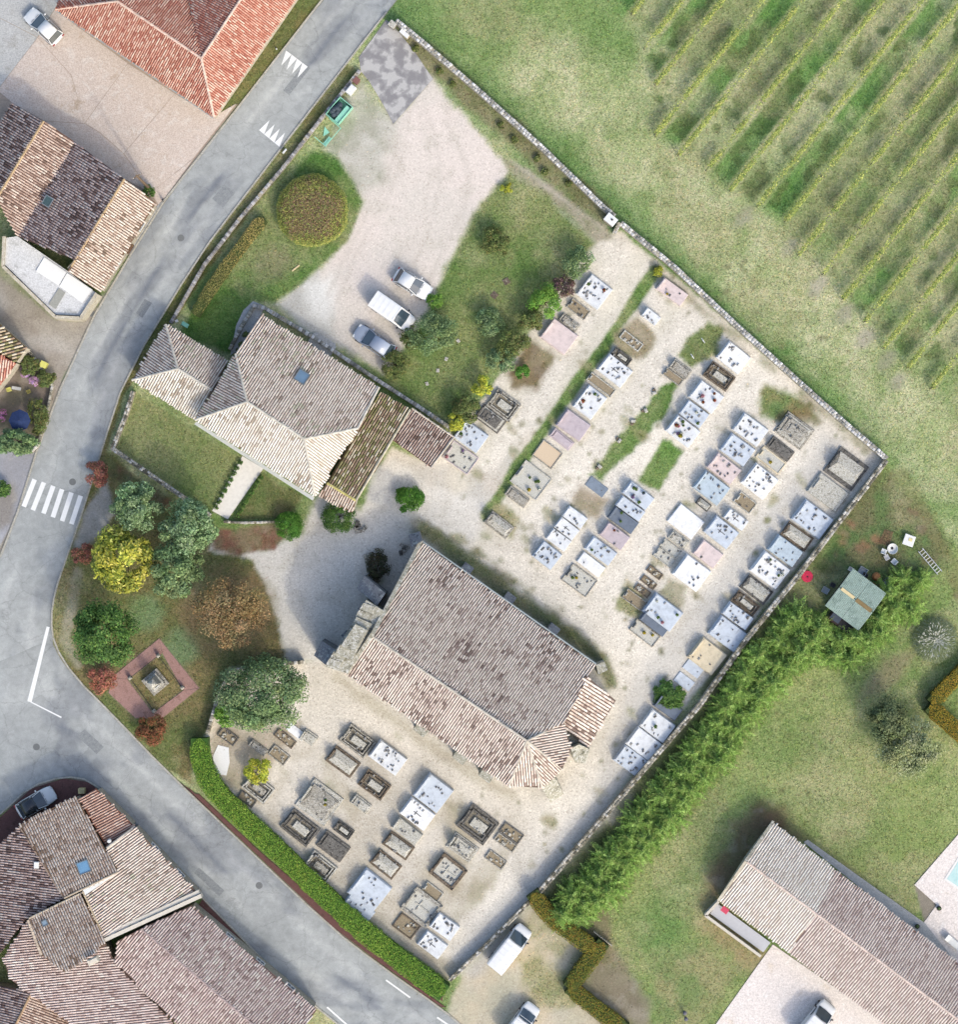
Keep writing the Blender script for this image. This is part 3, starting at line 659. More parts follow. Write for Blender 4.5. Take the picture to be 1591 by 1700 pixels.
# terraces of the long house
M_TERR = stone('pale_terrace', (244, 234, 228), (250, 244, 240), (228, 212, 194), .4, 8, light_at=.6, dark_at=.36)
sheet('terrace', [(1284, 1568), (1262, 1598), (1175, 1720), (1520, 1720), (1460, 1690)], .05, M_TERR, thick=.06, kind='structure')
sheet('terrace', [(1519, 1469), (1640, 1330), (1640, 1660), (1591, 1600), (1535, 1531), (1556, 1502)], .06, M_TERR, thick=.07, kind='structure')
sheet('house_footway', [(1335, 1398), (1342, 1394), (1540, 1535), (1591, 1592), (1591, 1605)], .055, M_CONC2, thick=.06, kind='structure')
# memorial paving: four pink bands and a grass bed
M_PINK = stone('pink_paving', (176, 140, 132), (190, 160, 152), (150, 116, 106), 2, 16, light_at=.62)
for q in [[(186, 1124), (264, 1060), (269, 1084), (212, 1128)], [(264.4, 1060.5), (330, 1142), (304, 1146), (269.5, 1084)], [(330, 1142.6), (268, 1193), (254, 1184), (304, 1146.6)], [(185.8, 1124.6), (211.6, 1128.6), (253.4, 1184.4), (267, 1193.4), (225, 1192), (180, 1150)]]:
    sheet('memorial_paving', q, .04, M_PINK, thick=.05, kind='structure')

# repair patches and covers in the roads
M_PATCH = stone('asphalt_repair', (150, 154, 156), (166, 168, 168), (132, 136, 140), 3, 22)
for q, par in [([(352, 330), (372, 306), (390, 320), (370, 345)], road_main), ([(225, 520), (240, 496), (252, 503), (236, 528)], road_main), ([(470, 150), (505, 106), (515, 113), (480, 158)], road_main), ([(330, 1440), (372, 1478), (364, 1488), (322, 1449)], road_low), ([(140, 1210), (172, 1240), (160, 1252), (128, 1222)], road_low)]:
    sheet('repair_patch', q, .0195, M_PATCH, par)
for x, y in [(151, 520), (300, 395), (120, 800), (430, 1470), (60, 1240)]:
    mb = MB(); mb.lathe(W(x, y, .012), [(.33, 0), (.33, .012), (.3, .012), (.3, .009)], 20); mb.build('manhole_cover', plain('cast_iron', (122, 124, 124), .7, .15, 14), road_main if y < 900 else road_low)
# ------------------------------------------------------------------ tiled roofs and buildings
def in_poly(x, y, poly):
    ins = np.zeros(x.shape, bool); n = len(poly)
    for i in range(n):
        ax, ay = poly[i]; bx, by = poly[(i + 1) % n]
        c = ((ay > y) != (by > y)); xi = ax + (y - ay) / (by - ay if abs(by - ay) > 1e-9 else 1e-9) * (bx - ax)
        ins ^= c & (x < xi)
    return ins
# each roof: the usual cover tile first, then the rarer burnt, weathered and mossy ones
PAL = {
 'church': [((240, 222, 208), 9), ((226, 204, 190), 6), ((200, 176, 162), 2.6), ((172, 146, 134), 1.2), ((144, 120, 110), .3)],
 'hall': [((244, 226, 210), 9), ((230, 206, 190), 5), ((206, 182, 164), 2), ((170, 146, 130), .6), ((212, 204, 176), .8)],
 'pale': [((246, 238, 226), 9), ((236, 224, 208), 5), ((218, 202, 184), 1.6), ((192, 174, 154), .4)],
 'red': [((224, 164, 142), 6), ((208, 138, 116), 5), ((236, 192, 170), 4), ((190, 116, 98), 1.6), ((240, 208, 186), 1.5)],
 'brown': [((204, 178, 162), 6), ((184, 154, 138), 5), ((154, 124, 110), 1.8), ((216, 198, 182), 2), ((122, 98, 86), .5)],
 'dark': [((210, 184, 174), 6), ((188, 158, 148), 5), ((138, 108, 100), 2), ((208, 190, 180), 1.5), ((108, 86, 80), .5)],
 'mauve': [((222, 200, 192), 7), ((204, 178, 170), 5), ((172, 146, 138), 1.4), ((230, 216, 206), 2)],
 'moss': [((196, 172, 138), 4), ((166, 136, 110), 4), ((138, 132, 82), 3), ((164, 156, 100), 2), ((220, 204, 174), 3), ((114, 100, 70), .8)],
 'ochre': [((218, 198, 180), 7), ((200, 174, 156), 4), ((228, 212, 196), 3), ((166, 140, 122), 1), ((138, 118, 102), .5)],
 'longpale': [((246, 236, 224), 8), ((240, 226, 212), 4), ((228, 212, 196), 2)],
 'longpink': [((240, 222, 210), 6), ((228, 206, 194), 4), ((214, 190, 178), 1.6)],
 'longdark': [((238, 218, 206), 6), ((226, 202, 190), 4), ((206, 180, 168), 1.6)],
 'lean': [((204, 166, 148), 6), ((188, 148, 130), 4), ((218, 188, 170), 2), ((158, 122, 108), 1)],
}
for _k in PAL: PAL[_k] = [(mute(c, .06 if _k == 'red' else .2), w) for c, w in PAL[_k]]
PAL['red'] = [(tuple(v * .94 for v in mute(c, .08)), w) for c, w in PAL['red']]
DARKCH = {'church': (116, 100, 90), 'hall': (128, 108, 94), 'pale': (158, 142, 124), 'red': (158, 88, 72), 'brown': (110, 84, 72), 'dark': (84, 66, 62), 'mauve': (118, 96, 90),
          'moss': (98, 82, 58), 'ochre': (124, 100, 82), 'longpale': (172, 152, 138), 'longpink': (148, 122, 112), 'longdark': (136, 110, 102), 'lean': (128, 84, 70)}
class Roof:
    def __init__(s): s.V = []; s.F = []; s.C = []; s.n = 0; s.UV = []; s.UF = []; s.UC = []; s.un = 0; s.faces = []; s.RV = []; s.RF = []; s.RC = []; s.rn = 0
    def face(s, pts, pal, cw=0.24, tl=0.40, seed=0, bumpy=0.012):
        P3 = [W(*p) for p in pts]
        Mx = np.array([[p.x, p.y, 1] for p in P3]); cf = np.linalg.lstsq(Mx, np.array([p.z for p in P3]), rcond=None)[0]
        for p in P3: p.z = float(cf[0] * p.x + cf[1] * p.y + cf[2])
        s.faces.append(P3)
        nrm = Vector((0, 0, 0)); n = len(P3)
        for i in range(n):
            a, b = P3[i], P3[(i + 1) % n]
            nrm += Vector(((a.y - b.y) * (a.z + b.z), (a.z - b.z) * (a.x + b.x), (a.x - b.x) * (a.y + b.y)))
        nrm.normalize()
        if nrm.z < 0: nrm = -nrm
        c0 = sum(P3, Vector((0, 0, 0))) / n
        d = Vector((0, 0, -1)); d = d - nrm * d.dot(nrm); d.normalize(); a = nrm.cross(d)
        # under-layer: channel tiles, darkened for moss and for shade between the covers
        tri = tessellate_polygon([[Vector((p.x, p.y, 0)) for p in P3]])
        b0 = s.un
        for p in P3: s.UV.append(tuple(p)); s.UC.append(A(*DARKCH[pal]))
        for t in tri:
            u = (P3[t[1]] - P3[t[0]]).cross(P3[t[2]] - P3[t[0]]).z > 0
            s.UF.append(tuple(b0 + i for i in (t if u else t[::-1])))
        s.un += n
        ua = np.array([(p - c0).dot(a) for p in P3]); ud = np.array([(p - c0).dot(d) for p in P3])
        poly = list(zip(ua, ud)); rg = np.random.default_rng(seed + 5)
        ca = np.arange(ua.min(), ua.max(), cw) + cw / 2; rd = np.arange(ud.max() + .06, ud.min() - tl, -tl)
        AA, DD = np.meshgrid(ca, rd, indexing='ij')
        AA = AA + rg.normal(0, .004, AA.shape); DD = DD + rg.normal(0, .02, DD.shape) + rg.normal(0, .05, (len(ca), 1))
        m = in_poly(AA.ravel(), (DD - tl / 2).ravel(), poly); aa = AA.ravel()[m]; dd = DD.ravel()[m]; k = len(aa)
        if k == 0: return s
        hw = cw * .36; prof = [(-1, 0.0), (-.62, .06), (0, .09), (.62, .06), (1, 0.0)]
        lift = rg.normal(0, bumpy, k); yaw = rg.normal(0, .012, k)
        v = np.zeros((k, 10, 3)); an = np.array(a); dn = np.array(d); nn = np.array(nrm); c0n = np.array(c0)
        for j, (t, h) in enumerate(prof):
            for e in (0, 1):
                wd = hw * (1.0 if e == 0 else .86); off = dd - (0 if e == 0 else tl * 1.08)
                lat = aa + t * wd + (yaw * tl if e else 0)
                hh = h * (1 if e == 0 else .9) + (.03 if e == 0 else .008) + lift
                v[:, j + 5 * e] = c0n + lat[:, None] * an + off[:, None] * dn + hh[:, None] * nn
        base = s.n + np.arange(k)[:, None] * 10
        q = np.concatenate([base + np.array([[j, j + 1, j + 6, j + 5]]) for j in range(4)], 0)
        fcap = base + np.array([[4, 3, 2, 1]])
        s.F.append(q); s.F.append(fcap)
        cols = np.array([A(*c) for c, w in PAL[pal]]); wt = np.array([w for c, w in PAL[pal]]); wt = wt / wt.sum()
        xy = c0n[None] + aa[:, None] * an + dd[:, None] * dn
        nz = fbm(xy[:, 0] * 10, xy[:, 1] * 10, 22, seed + 40, 4)
        r = np.clip(rg.random(k) * .9 + (nz - .5) * .8 + .05, 0, .999); ci = np.searchsorted(np.cumsum(wt), r)
        cc = cols[np.clip(ci, 0, len(cols) - 1)] * rg.uniform(.99, 1.17, (k, 1))
        s.V.append(v.reshape(-1, 3)); s.C.append(np.repeat(cc, 10, 0)); s.n += 10 * k
        return s
    def ridge(s, p, q, rgb=(222, 212, 198), r=.13, tl=.38, seed=3):
        p = W(*p); q = W(*q); L = (q - p).length; d = (q - p).normalized(); a = Vector((-d.y, d.x, 0)).normalized(); up = d.cross(a); up = up if up.z > 0 else -up
        n = max(1, int(L / tl)); rg = random.Random(seed)
        for i in range(n):
            b = s.rn; kf = rg.uniform(.72, 1.05); c = [x * kf for x in A(*rgb)]
            for e in (0, 1):
                cpt = p + d * (L * (i + e * 1.06) / n); rr = r * (1 if e == 0 else .88)
                for k in range(6):
                    t = math.pi * k / 5; s.RV.append(tuple(cpt + a * (rr * math.cos(t)) + up * (rr * math.sin(t) * .75 + (.05 if e == 0 else .035)))); s.RC.append(c)
            for k in range(5): s.RF.append((b + k, b + k + 1, b + 7 + k, b + 6 + k))
            s.rn += 12
        return s
    def make(s, parent, wall_mat, wall_inset=.3, zbase=0.0, wall_faces=None):
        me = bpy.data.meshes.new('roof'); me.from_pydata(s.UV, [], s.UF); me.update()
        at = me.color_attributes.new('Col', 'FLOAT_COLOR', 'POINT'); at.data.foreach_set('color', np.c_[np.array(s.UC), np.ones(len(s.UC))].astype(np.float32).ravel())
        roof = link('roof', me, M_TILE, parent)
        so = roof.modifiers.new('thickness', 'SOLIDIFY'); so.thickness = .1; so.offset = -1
        t = build_np('roof_tiles', np.concatenate(s.V), [f for f in s.F], np.concatenate(s.C)); link('roof_tiles', t, M_TILE, roof, kind='stuff')
        if s.RV:
            r = build_np('ridge_tiles', np.array(s.RV), [np.array(s.RF)], np.array(s.RC)); link('ridge_tiles', r, M_TILE, roof, kind='stuff')
        fs = s.faces if wall_faces is None else [s.faces[i] for i in wall_faces]
        allp = [p for f in fs for p in f]; c = sum(allp, Vector((0, 0, 0))) / len(allp)
        ext = max((p - c).length for p in allp); k = 1 - wall_inset / ext * 1.4
        mb = MB()
        for f in fs:
            pts = [(c.x + (p.x - c.x) * k, c.y + (p.y - c.y) * k) for p in f]; mb.prism(pts, zbase, [p.z - .16 for p in f])
        s.wall = mb.build('wall', wall_mat, parent); s.cen = c; s.k = k
        return roof
def at_wall(r, p, q, t, z):
    """point on the wall below the eave p-q"""
    p = W(*p); q = W(*q); a = p.lerp(q, t); x = r.cen.x + (a.x - r.cen.x) * r.k; y = r.cen.y + (a.y - r.cen.y) * r.k
    d = (q - p); d.z = 0; d.normalize(); n = Vector((d.y, -d.x, 0))
    if n.dot(Vector((x - r.cen.x, y - r.cen.y, 0))) < 0: n = -n
    return Vector((x, y, z)), d, n
M_SHUTTER = plain('painted_shutter', (150, 160, 165), .6, .1, 5)
M_DOOR = plain('oak_door', (110, 82, 60), .7, .2, 6)
def window(parent, r, p, q, t, z, w=.9, h=1.2):
    c, d, n = at_wall(r, p, q, t, z); M = Matrix((d, n, Vector((0, 0, 1)))).transposed()
    mb = MB()
    for cx, cz, sx, sz in ((-w / 2, 0, .09, h), (w / 2, 0, .09, h), (0, h / 2, w, .09), (0, -h / 2, w + .2, .08), (0, 0, .05, h)):
        mb.box(c + M @ Vector((cx, .03, cz)), (sx, .1, sz), M)
    f = mb.build('window', M_WHITEP, parent)
    MB().box(c + n * .012, (w - .05, .03, h - .05), M).build('pane', M_GLASS, f)
def door(parent, r, p, q, t, w=1.0, h=2.1, z0=0.0):
    c, d, n = at_wall(r, p, q, t, z0 + h / 2); M = Matrix((d, n, Vector((0, 0, 1)))).transposed()
    o = MB().box(c + n * .03, (w, .09, h), M, .01).build('door', M_DOOR, parent)
    MB().box(c + n * .1 + d * (w * .38), (.04, .06, .14), M).build('handle', plain('brass', (170, 150, 90), .4, .1, 3), o)
def skylight(roof, px, py, z, L, Wd, ang, slope_vec, glass=(112, 140, 165)):
    """roof window lying on a slope; slope_vec = fall of height per plan unit (dx,dy)"""
    a = math.radians(ang); u = Vector((math.cos(a), -math.sin(a), 0)); v = Vector((-u.y, u.x, 0))
    g = Vector((slope_vec[0], slope_vec[1], 0))
    u = Vector((u.x, u.y, g.dot(u))).normalized(); v = Vector((v.x, v.y, g.dot(v))).normalized(); n = u.cross(v)
    M = Matrix((u, v, n)).transposed(); c = W(px, py, z) + n * .1; mb = MB()
    for cx, cy, sx, sy in ((-L / 2, 0, .08, Wd), (L / 2, 0, .08, Wd), (0, -Wd / 2, L + .08, .08), (0, Wd / 2, L + .08, .08)):
        mb.box(c + M @ Vector((cx, cy, .02)), (sx, sy, .12), M)
    f = mb.build('skylight', plain('zinc_frame', (120, 130, 138), .5, .1, 4), roof)
    MB().box(c, (L - .06, Wd - .06, .06), M).build('pane', plain('skylight_glass_%d' % glass[2], glass, .1, .1, 1.5, .8), f)

# --- church -----------------------------------------------------------------
ch = empty('church', W(790, 1100), label='large stone church with brown tiled roof and polygonal apse among the graves', cat='church')
def local(parent): return None
def reparent(parent):
    """children were built in world space: keep them there"""
    inv = Matrix.Translation(-parent.location) if parent.rotation_euler.z == 0 else parent.matrix_basis.inverted()
    for c in parent.children: c.matrix_parent_inverse = inv
R1 = (617, 1056, 8.0); R2 = (875, 1230, 8.0)
r = Roof()
r.face([R1, (700, 900, 4.0), (988, 1104, 4.0), (937, 1199, 5.6), R2], 'church', seed=1)
r.face([R1, R2, (845, 1305, 6.3), (572, 1116, 6.3)], 'church', seed=2)
r.face([R2, (845, 1305, 6.2), (901, 1308, 6.0)], 'church', seed=3)
r.face([R2, (901, 1308, 6.0), (934, 1276, 6.0)], 'church', seed=4)
r.face([R2, (934, 1276, 6.0), (949, 1243, 5.9), (937, 1199, 5.6)], 'church', seed=5)
for a, b in [(R1, R2), (R2, (845, 1305, 6.2)), (R2, (901, 1308, 6.0)), (R2, (934, 1276, 6.0)), (R2, (937, 1199, 5.6))]: r.ridge(a, b)
rf = r.make(ch, M_RUBBLE, .45)
M_LICH = stone('lichened_stone', (176, 172, 156), (214, 212, 204), (104, 102, 86), 1.6, 9, light_at=.53, dark_at=.44)
M_LICHD = stone('slate_grey_stone', (132, 134, 140), (170, 176, 176), (84, 84, 92), 1.6, 9, light_at=.56, dark_at=.42)
sac = Roof(); sac.face([(922, 1196, 4.6), (974, 1122, 4.6), (1023, 1163, 3.3), (976, 1241, 3.3)], 'church', seed=6, cw=.3)
sac.faces[0] = sac.faces[0]
def prism_px(name, poly, z0, z1, mat, parent, **k):
    zz = z1 if isinstance(z1, (list, tuple)) else [z1] * len(poly)
    pts = [W(p[0], p[1], z)[:2] for p, z in zip(poly, zz)]; mb = MB(); mb.prism(pts, z0, list(zz)); return mb.build(name, mat, parent, **k)
# bell gable: thick west wall, stepped, with coping stones
bw_poly = [(538, 1110), (580, 1121), (637, 1016), (623, 992)]
prism_px('bell_gable', [(540, 1107), (577, 1118), (637, 1014), (608, 996)], 0, [7.2, 7.2, 7.6, 7.6], M_LICH, ch)
prism_px('gable_step', [(556, 1085), (584, 1096), (618, 1036), (592, 1024)], 7.2, 7.9, M_LICH, ch)
prism_px('gable_step', [(566, 1072), (588, 1082), (610, 1046), (590, 1036)], 7.8, 8.5, M_LICH, ch)
for i in range(9):                                  # coping stones, one by one
    t = i / 9; x = 541 + (604 - 541) * t; y = 1103 + (1000 - 1103) * t
    prism_px('coping_stone', [(x, y), (x + 20, y + 7), (x + 26.6, y - 3.7), (x + 6.6, y - 10.7)], 7.1, 7.55 + .1 * (i % 3), M_LICH, ch) if i in (0, 1, 7, 8) else None
prism_px('parapet', [(572, 1116), (578, 1120), (622, 1054), (703, 898), (697, 896), (616, 1050)], 3.0, [6.6, 6.6, 8.3, 4.3, 4.3, 8.3], M_LICH, ch)
prism_px('west_buttress', [(592, 976), (605, 956), (640, 985), (626, 1006)], 0, [5.2, 5.2, 6.6, 6.6], M_LICHD, ch)
prism_px('west_buttress', [(521, 1088), (534, 1064), (559, 1080), (543, 1106)], 0, [5.0, 5.0, 6.2, 6.2], M_LICHD, ch)
prism_px('corner_buttress', [(678, 888), (696, 882), (701, 898), (684, 908)], 0, [4.0, 4.0, 5.0, 5.0], M_LICHD, ch)
prism_px('corbel', [(594, 1010), (604, 1002), (608, 1010), (599, 1020)], 4.5, 5.2, M_LICHD, ch)
prism_px('corbel', [(566, 1055), (575, 1046), (580, 1055), (572, 1062)], 4.5, 5.2, M_LICHD, ch)
for (x, y) in [(699, 1212), (764, 1258), (808, 1288)]:
    prism_px('side_buttress', rect(x, y, 22, 15, 37), 0, [4.2, 4.2, 5.4, 5.4], M_LICH, ch)
for (x, y) in [(776, 944), (847, 993), (920, 1045)]:
    prism_px('side_buttress', rect(x, y, 18, 13, 37), 0, [3.6, 3.6, 2.6, 2.6], M_LICHD, ch)
prism_px('corner_buttress', [(990, 1104), (1004, 1098), (1010, 1112), (994, 1120)], 0, [3.8, 3.0, 3.0, 3.8], M_LICH, ch)
prism_px('apse_buttress', [(900, 1308), (922, 1290), (936, 1318), (914, 1333)], 0, [6.0, 6.0, 3.6, 3.6], M_LICH, ch)
prism_px('apse_buttress', [(948, 1243), (962, 1236), (980, 1244), (972, 1268), (955, 1266)], 0, [5.6, 5.4, 3.6, 3.6, 4.8], M_LICH, ch)
# gutter along the north eave
mb = MB(); a = W(699, 897, 3.95); b = W(990, 1102, 3.95); mb.cyl(a, b, .07, .07, 8); mb.build('gutter', plain('zinc', (170, 180, 182), .45, .1, 4, .5), ch)
for t in (.16, .38, .6): window(ch, r, (572, 1116, 6.3), (845, 1305, 6.2), t, 3.6, .9, 2.2)
for t in (.2, .5, .8): window(ch, r, (700, 900, 4.0), (988, 1104, 4.0), t, 2.2, .7, 1.3)
door(ch, r, (700, 900, 4.0), (572, 1116, 6.3), .45, 1.6, 2.8)
reparent(ch)
sa = empty('sacristy', W(980, 1185), label='small sacristy with striped tile lean-to roof against the church apse', cat='annex')
sac.make(sa, M_RUBBLE, .2); prism_px('link_wall', [(928, 1204), (946, 1190), (982, 1240), (952, 1250)], 0, [3.6, 3.6, 2.8, 3.0], M_LICH, sa); reparent(sa)
# rubble mound by the west door
# --- town hall ----------------------------------------------------------------
th = empty('town_hall', W(450, 670), label='L-shaped stone town hall with pale hipped tile roofs and one blue skylight', cat='building')
r = Roof(); T1 = (410, 667, 6.4); T2 = (505, 729, 6.4)
r.face([T1, (391, 588, 5.1), (433, 522, 3.5), (629, 643, 3.5), (594, 711, 5.1), T2], 'hall', seed=11)
r.face([T1, T2, (523, 823, 4.9), (324, 697, 4.9)], 'pale', seed=12)
r.face([T1, (324, 697, 4.9), (391, 588, 5.1)], 'hall', seed=13)
r.face([T2, (594, 711, 5.1), (523, 823, 4.9)], 'pale', seed=14)
for a, b in [(T1, T2), (T1, (391, 588, 5.1)), (T1, (324, 697, 4.9)), (T2, (594, 711, 5.1)), (T2, (523, 823, 4.9)), ((629, 643, 3.55), (594, 711, 5.12))]: r.ridge(a, b, (232, 224, 210))
rf = r.make(th, M_RENDER, .35)
skylight(rf, 501, 626, 4.75, 1.05, 1.1, 32, (-.14, -.22))
for t in (.15, .38, .62, .85): window(th, r, (523, 823, 4.9), (324, 697, 4.9), t, 2.6, 1.0, 1.6)
door(th, r, (523, 823, 4.9), (324, 697, 4.9), .5, 1.3, 2.4)
prism_px('gutter_ledge', [(326, 700), (522, 826), (519, 831), (322, 704)], 4.2, 4.4, plain('pale_ledge', (212, 214, 208), .7, .1, 4), th)
reparent(th)
tw = empty('town_hall_wing', W(300, 610), label='side wing of the town hall with hipped grey tile roof beside the road', cat='building')
r = Roof(); U1 = (295, 612, 4.3); U2 = (352, 648, 4.3)
r.face([U1, (275, 539, 2.9), (378, 600, 2.9), U2], 'hall', seed=15)
r.face([U1, U2, (324, 697, 3.0), (219, 631, 3.0)], 'pale', seed=16)
r.face([U1, (219, 631, 3.0), (275, 539, 2.9)], 'hall', seed=17)
for a, b in [(U1, U2), (U1, (275, 539, 2.9)), (U1, (219, 631, 3.0))]: r.ridge(a, b, (232, 224, 210))
r.make(tw, M_RENDER, .3); window(tw, r, (219, 631, 3.0), (275, 539, 2.9), .5, 1.7, .9, 1.1); window(tw, r, (324, 697, 3.0), (219, 631, 3.0), .4, 1.7); reparent(tw)
ta = empty('town_hall_outbuilding', W(600, 740), label='mossy brown tiled outbuilding joined to the town hall end', cat='outbuilding')
r = Roof()
r.face([(543, 802, 4.5), (631, 651, 2.9), (681, 680, 2.9), (591, 831, 4.5)], 'moss', seed=18)
r.face([(543, 802, 4.5), (591, 831, 4.5), (585, 851, 4.1), (528, 823, 4.1)], 'ochre', seed=19)
r.ridge((543, 802, 4.5), (591, 831, 4.5), (214, 202, 130)); r.ridge((681, 680, 2.95), (591, 831, 4.55), (226, 216, 190), .1)
r.make(ta, M_RENDER, .25); door(ta, r, (681, 680, 2.9), (591, 831, 4.5), .6, 1.6, 2.1); reparent(ta)
ts = empty('tiled_shed', W(705, 728), label='low tiled shed with even brown rows between outbuilding and graves', cat='shed')
r = Roof(); r.face([(651, 730, 3.2), (684, 678, 2.6), (754, 726, 2.6), (716, 776, 3.2)], 'brown', seed=20)
r.ridge((716, 776, 3.25), (754, 726, 2.65), (226, 214, 198), .1); r.ridge((684, 678, 2.65), (754, 726, 2.65), (226, 214, 198), .08)
r.make(ts, M_RENDER, .2); reparent(ts)
# --- red roofed house, top left --------------------------------------------------
rh = empty('red_roof_house', W(300, 60), label='house with bright red hipped roof and pale ridge lines above the courtyard', cat='house')
r = Roof(); V1 = (194, 2, 5.6); V2 = (334, 97, 5.6); V3 = (440, -62, 5.6)
r.face([V1, V2, (355, 194, 3.6), (92, 15, 3.6)], 'red', seed=21, cw=.21)
r.face([V2, V3, (532, -62, 3.6), (355, 194, 3.6)], 'red', seed=22, cw=.21)
r.face([V1, V2, (314, 0, 4.2), (222, -62, 4.2)], 'red', seed=23, cw=.21)
r.face([V2, V3, (300, -62, 4.2), (314, 0, 4.2)], 'red', seed=24, cw=.21)
r.face([V1, (92, 15, 3.6), (130, -62, 3.6), (222, -62, 4.2)], 'red', seed=25, cw=.21)
for a, b in [(V1, V2), (V2, V3), (V2, (355, 194, 3.6)), (V1, (92, 15, 3.6))]: r.ridge(a, b, (244, 214, 196))
r.make(rh, M_RENDER, .4); 
for t in (.25, .6): window(rh, r, (92, 15, 3.6), (355, 194, 3.6), t, 1.8)
door(rh, r, (92, 15, 3.6), (355, 194, 3.6), .43); reparent(rh)
mb = MB(); mb.cyl(W(92, 17, 3.5), W(354, 196, 3.5), .06, .06, 6); g = mb.build('gutter', MATS['zinc'], rh); g.matrix_parent_inverse = Matrix.Translation(-rh.location)
# --- brown farmhouse, left ----------------------------------------------------------
bh = empty('farmhouse', W(120, 320), label='old brown farmhouse with two parallel tiled ridges beside the road bend', cat='house')
r = Roof()
r.face([(72, 201, 5.0), (20, 171, 3.6), (-60, 300, 3.6), (-6, 330, 5.0)], 'dark', seed=31)  # slopes turned from the sun use the dark palette: shade put into the tiles
r.face([(72, 201, 5.0), (-6, 330, 5.0), (28, 392, 4.0), (123, 235, 4.0)], 'brown', seed=32)
r.face([(206, 297, 5.4), (123, 235, 3.95), (28, 392, 3.95), (126, 432, 5.4)], 'dark', seed=33)
r.face([(206, 297, 5.4), (126, 432, 5.4), (112, 450, 5.1), (166, 485, 4.0), (259, 337, 4.0)], 'ochre', seed=34)
for a, b in [((72, 201, 5.0), (-6, 330, 5.0)), ((206, 297, 5.4), (118, 442, 5.3))]: r.ridge(a, b, (206, 178, 140))
rf = r.make(bh, M_RUBBLE, .3); skylight(rf, 79, 334, 4.65, .75, .9, 32, (.06, .1), (62, 84, 84))
window(bh, r, (166, 485, 4.0), (259, 337, 4.0), .3, 2.0); window(bh, r, (166, 485, 4.0), (259, 337, 4.0), .75, 2.0); door(bh, r, (166, 485, 4.0), (259, 337, 4.0), .5); reparent(bh)
# white flat-roofed extension
fx = empty('flat_roof_extension', W(80, 470), label='white flat roofed extension with low parapet behind the brown farmhouse', cat='extension')
M_FLAT = stone('stained_white_roof', (226, 226, 226), (240, 240, 240), (186, 186, 182), 1.2, 9, light_at=.58, dark_at=.4)
prism_px('flat_roof', [(8, 395), (28, 392), (112, 450), (158, 486), (132, 524), (92, 522), (8, 440)], 0, 2.6, M_FLAT, fx)
for a, b in [((4, 442), (91, 526)), ((91, 526), (133, 528)), ((133, 528), (160, 487)), ((4, 442), (6, 392))]:
    d = (Vector(b) - Vector(a)).normalized(); n = Vector((-d.y, d.x)) * 2.6; a2 = Vector(a); b2 = Vector(b)
    prism_px('parapet', [a2 + n, b2 + n, b2 - n, a2 - n], 0, 2.95, M_RENDER, fx)
for q in [[(59, 450), (73, 427), (110, 452), (97, 474)], [(98, 475), (111, 453), (153, 481), (136, 503)]]:
    prism_px('white_roof_panel', q, 2.62, 2.72, plain('white_sheet_metal', (250, 250, 248), .4, .03, 3), fx)
prism_px('roof_curb', [(80, 505), (97, 478), (108, 486), (92, 513)], 2.61, 2.68, plain('grey_felt', (168, 168, 160), .9, .15, 6), fx)
reparent(fx)
# house cut by the left edge
eh = empty('edge_house', W(20, 590), label='small house with faded striped and red roofs beside the garden with umbrella', cat='house')
r = Roof(); r.face([(-40, 505, 3.4), (2, 540, 3.4), (44, 577, 3.0), (27, 601, 3.2), (-40, 565, 3.6)], 'moss', seed=41, cw=.3)
r.face([(-40, 570, 3.2), (26, 603, 3.2), (0, 640, 2.8), (-40, 690, 2.8)], 'red', seed=42)
r.make(eh, M_RENDER, .15); reparent(eh)
# --- block of old houses, bottom left --------------------------------------------------
def house(name, loc, label, faces, ridges, wall=M_RUBBLE, inset=.2, cat='house'):
    e = empty(name, W(*loc), label=label, cat=cat); r = Roof()
    for i, (pts, pal) in enumerate(faces): r.face(pts, pal, seed=sum(map(int, loc)) + i)
    for a in ridges: r.ridge(*a)
    rf = r.make(e, wall, inset); return e, r, rf
def I(x, y): return (x / 3.9775, 1275 + y / 3.9775)
def Iz(x, y, z): return I(x, y) + (z,)
e, r, rf = house('row_house', (100, 1400), 'row house with weathered tile roof and blue skylight behind the black-roofed car',
   [([Iz(130, 375, 4.00), Iz(498, 185, 4.00), Iz(775, 687, 4.88), Iz(422, 858, 4.88)], 'ochre')], [(Iz(422, 858, 4.92), Iz(775, 687, 4.92), (196, 180, 160), .1)])
skylight(rf, *I(552, 655), 4.72, 1.1, 1.1, -20, (.05, -.11), (120, 165, 200)); 
window(e, r, Iz(130, 375, 4.00), Iz(498, 185, 4.00), .3, 2.2); door(e, r, Iz(130, 375, 4.00), Iz(498, 185, 4.00), .7); reparent(e)
e, r, rf = house('corner_house', (40, 1450), 'dark brown tiled corner house with white vent beside weathered row house',
   [([Iz(-160, 640, 3.40), Iz(120, 390, 3.55), Iz(420, 858, 4.44), Iz(170, 1000, 4.14), Iz(-160, 1420, 3.26)], 'dark')], [(Iz(125, 385, 3.59), Iz(420, 858, 4.48), (180, 160, 146), .1)])
MB().box(W(*I(240, 640), 4.25), (.45, .6, .5), None, .03).build('roof_vent', M_WHITEP, rf); reparent(e)
e, r, rf = house('red_lean_to', (180, 1355), 'orange red tiled lean-to with white chimney pipe at the road bend',
   [([Iz(522, 203, 3.55), Iz(632, 135, 3.26), Iz(888, 385, 2.96), Iz(700, 522, 3.55)], 'lean')], [], cat='annex')
mb = MB(); mb.lathe(W(*I(725, 478), 3.4), [(.2, 0), (.2, .6), (.14, .62), (.14, .75)], 12); mb.build('flue', M_WHITEP, rf)
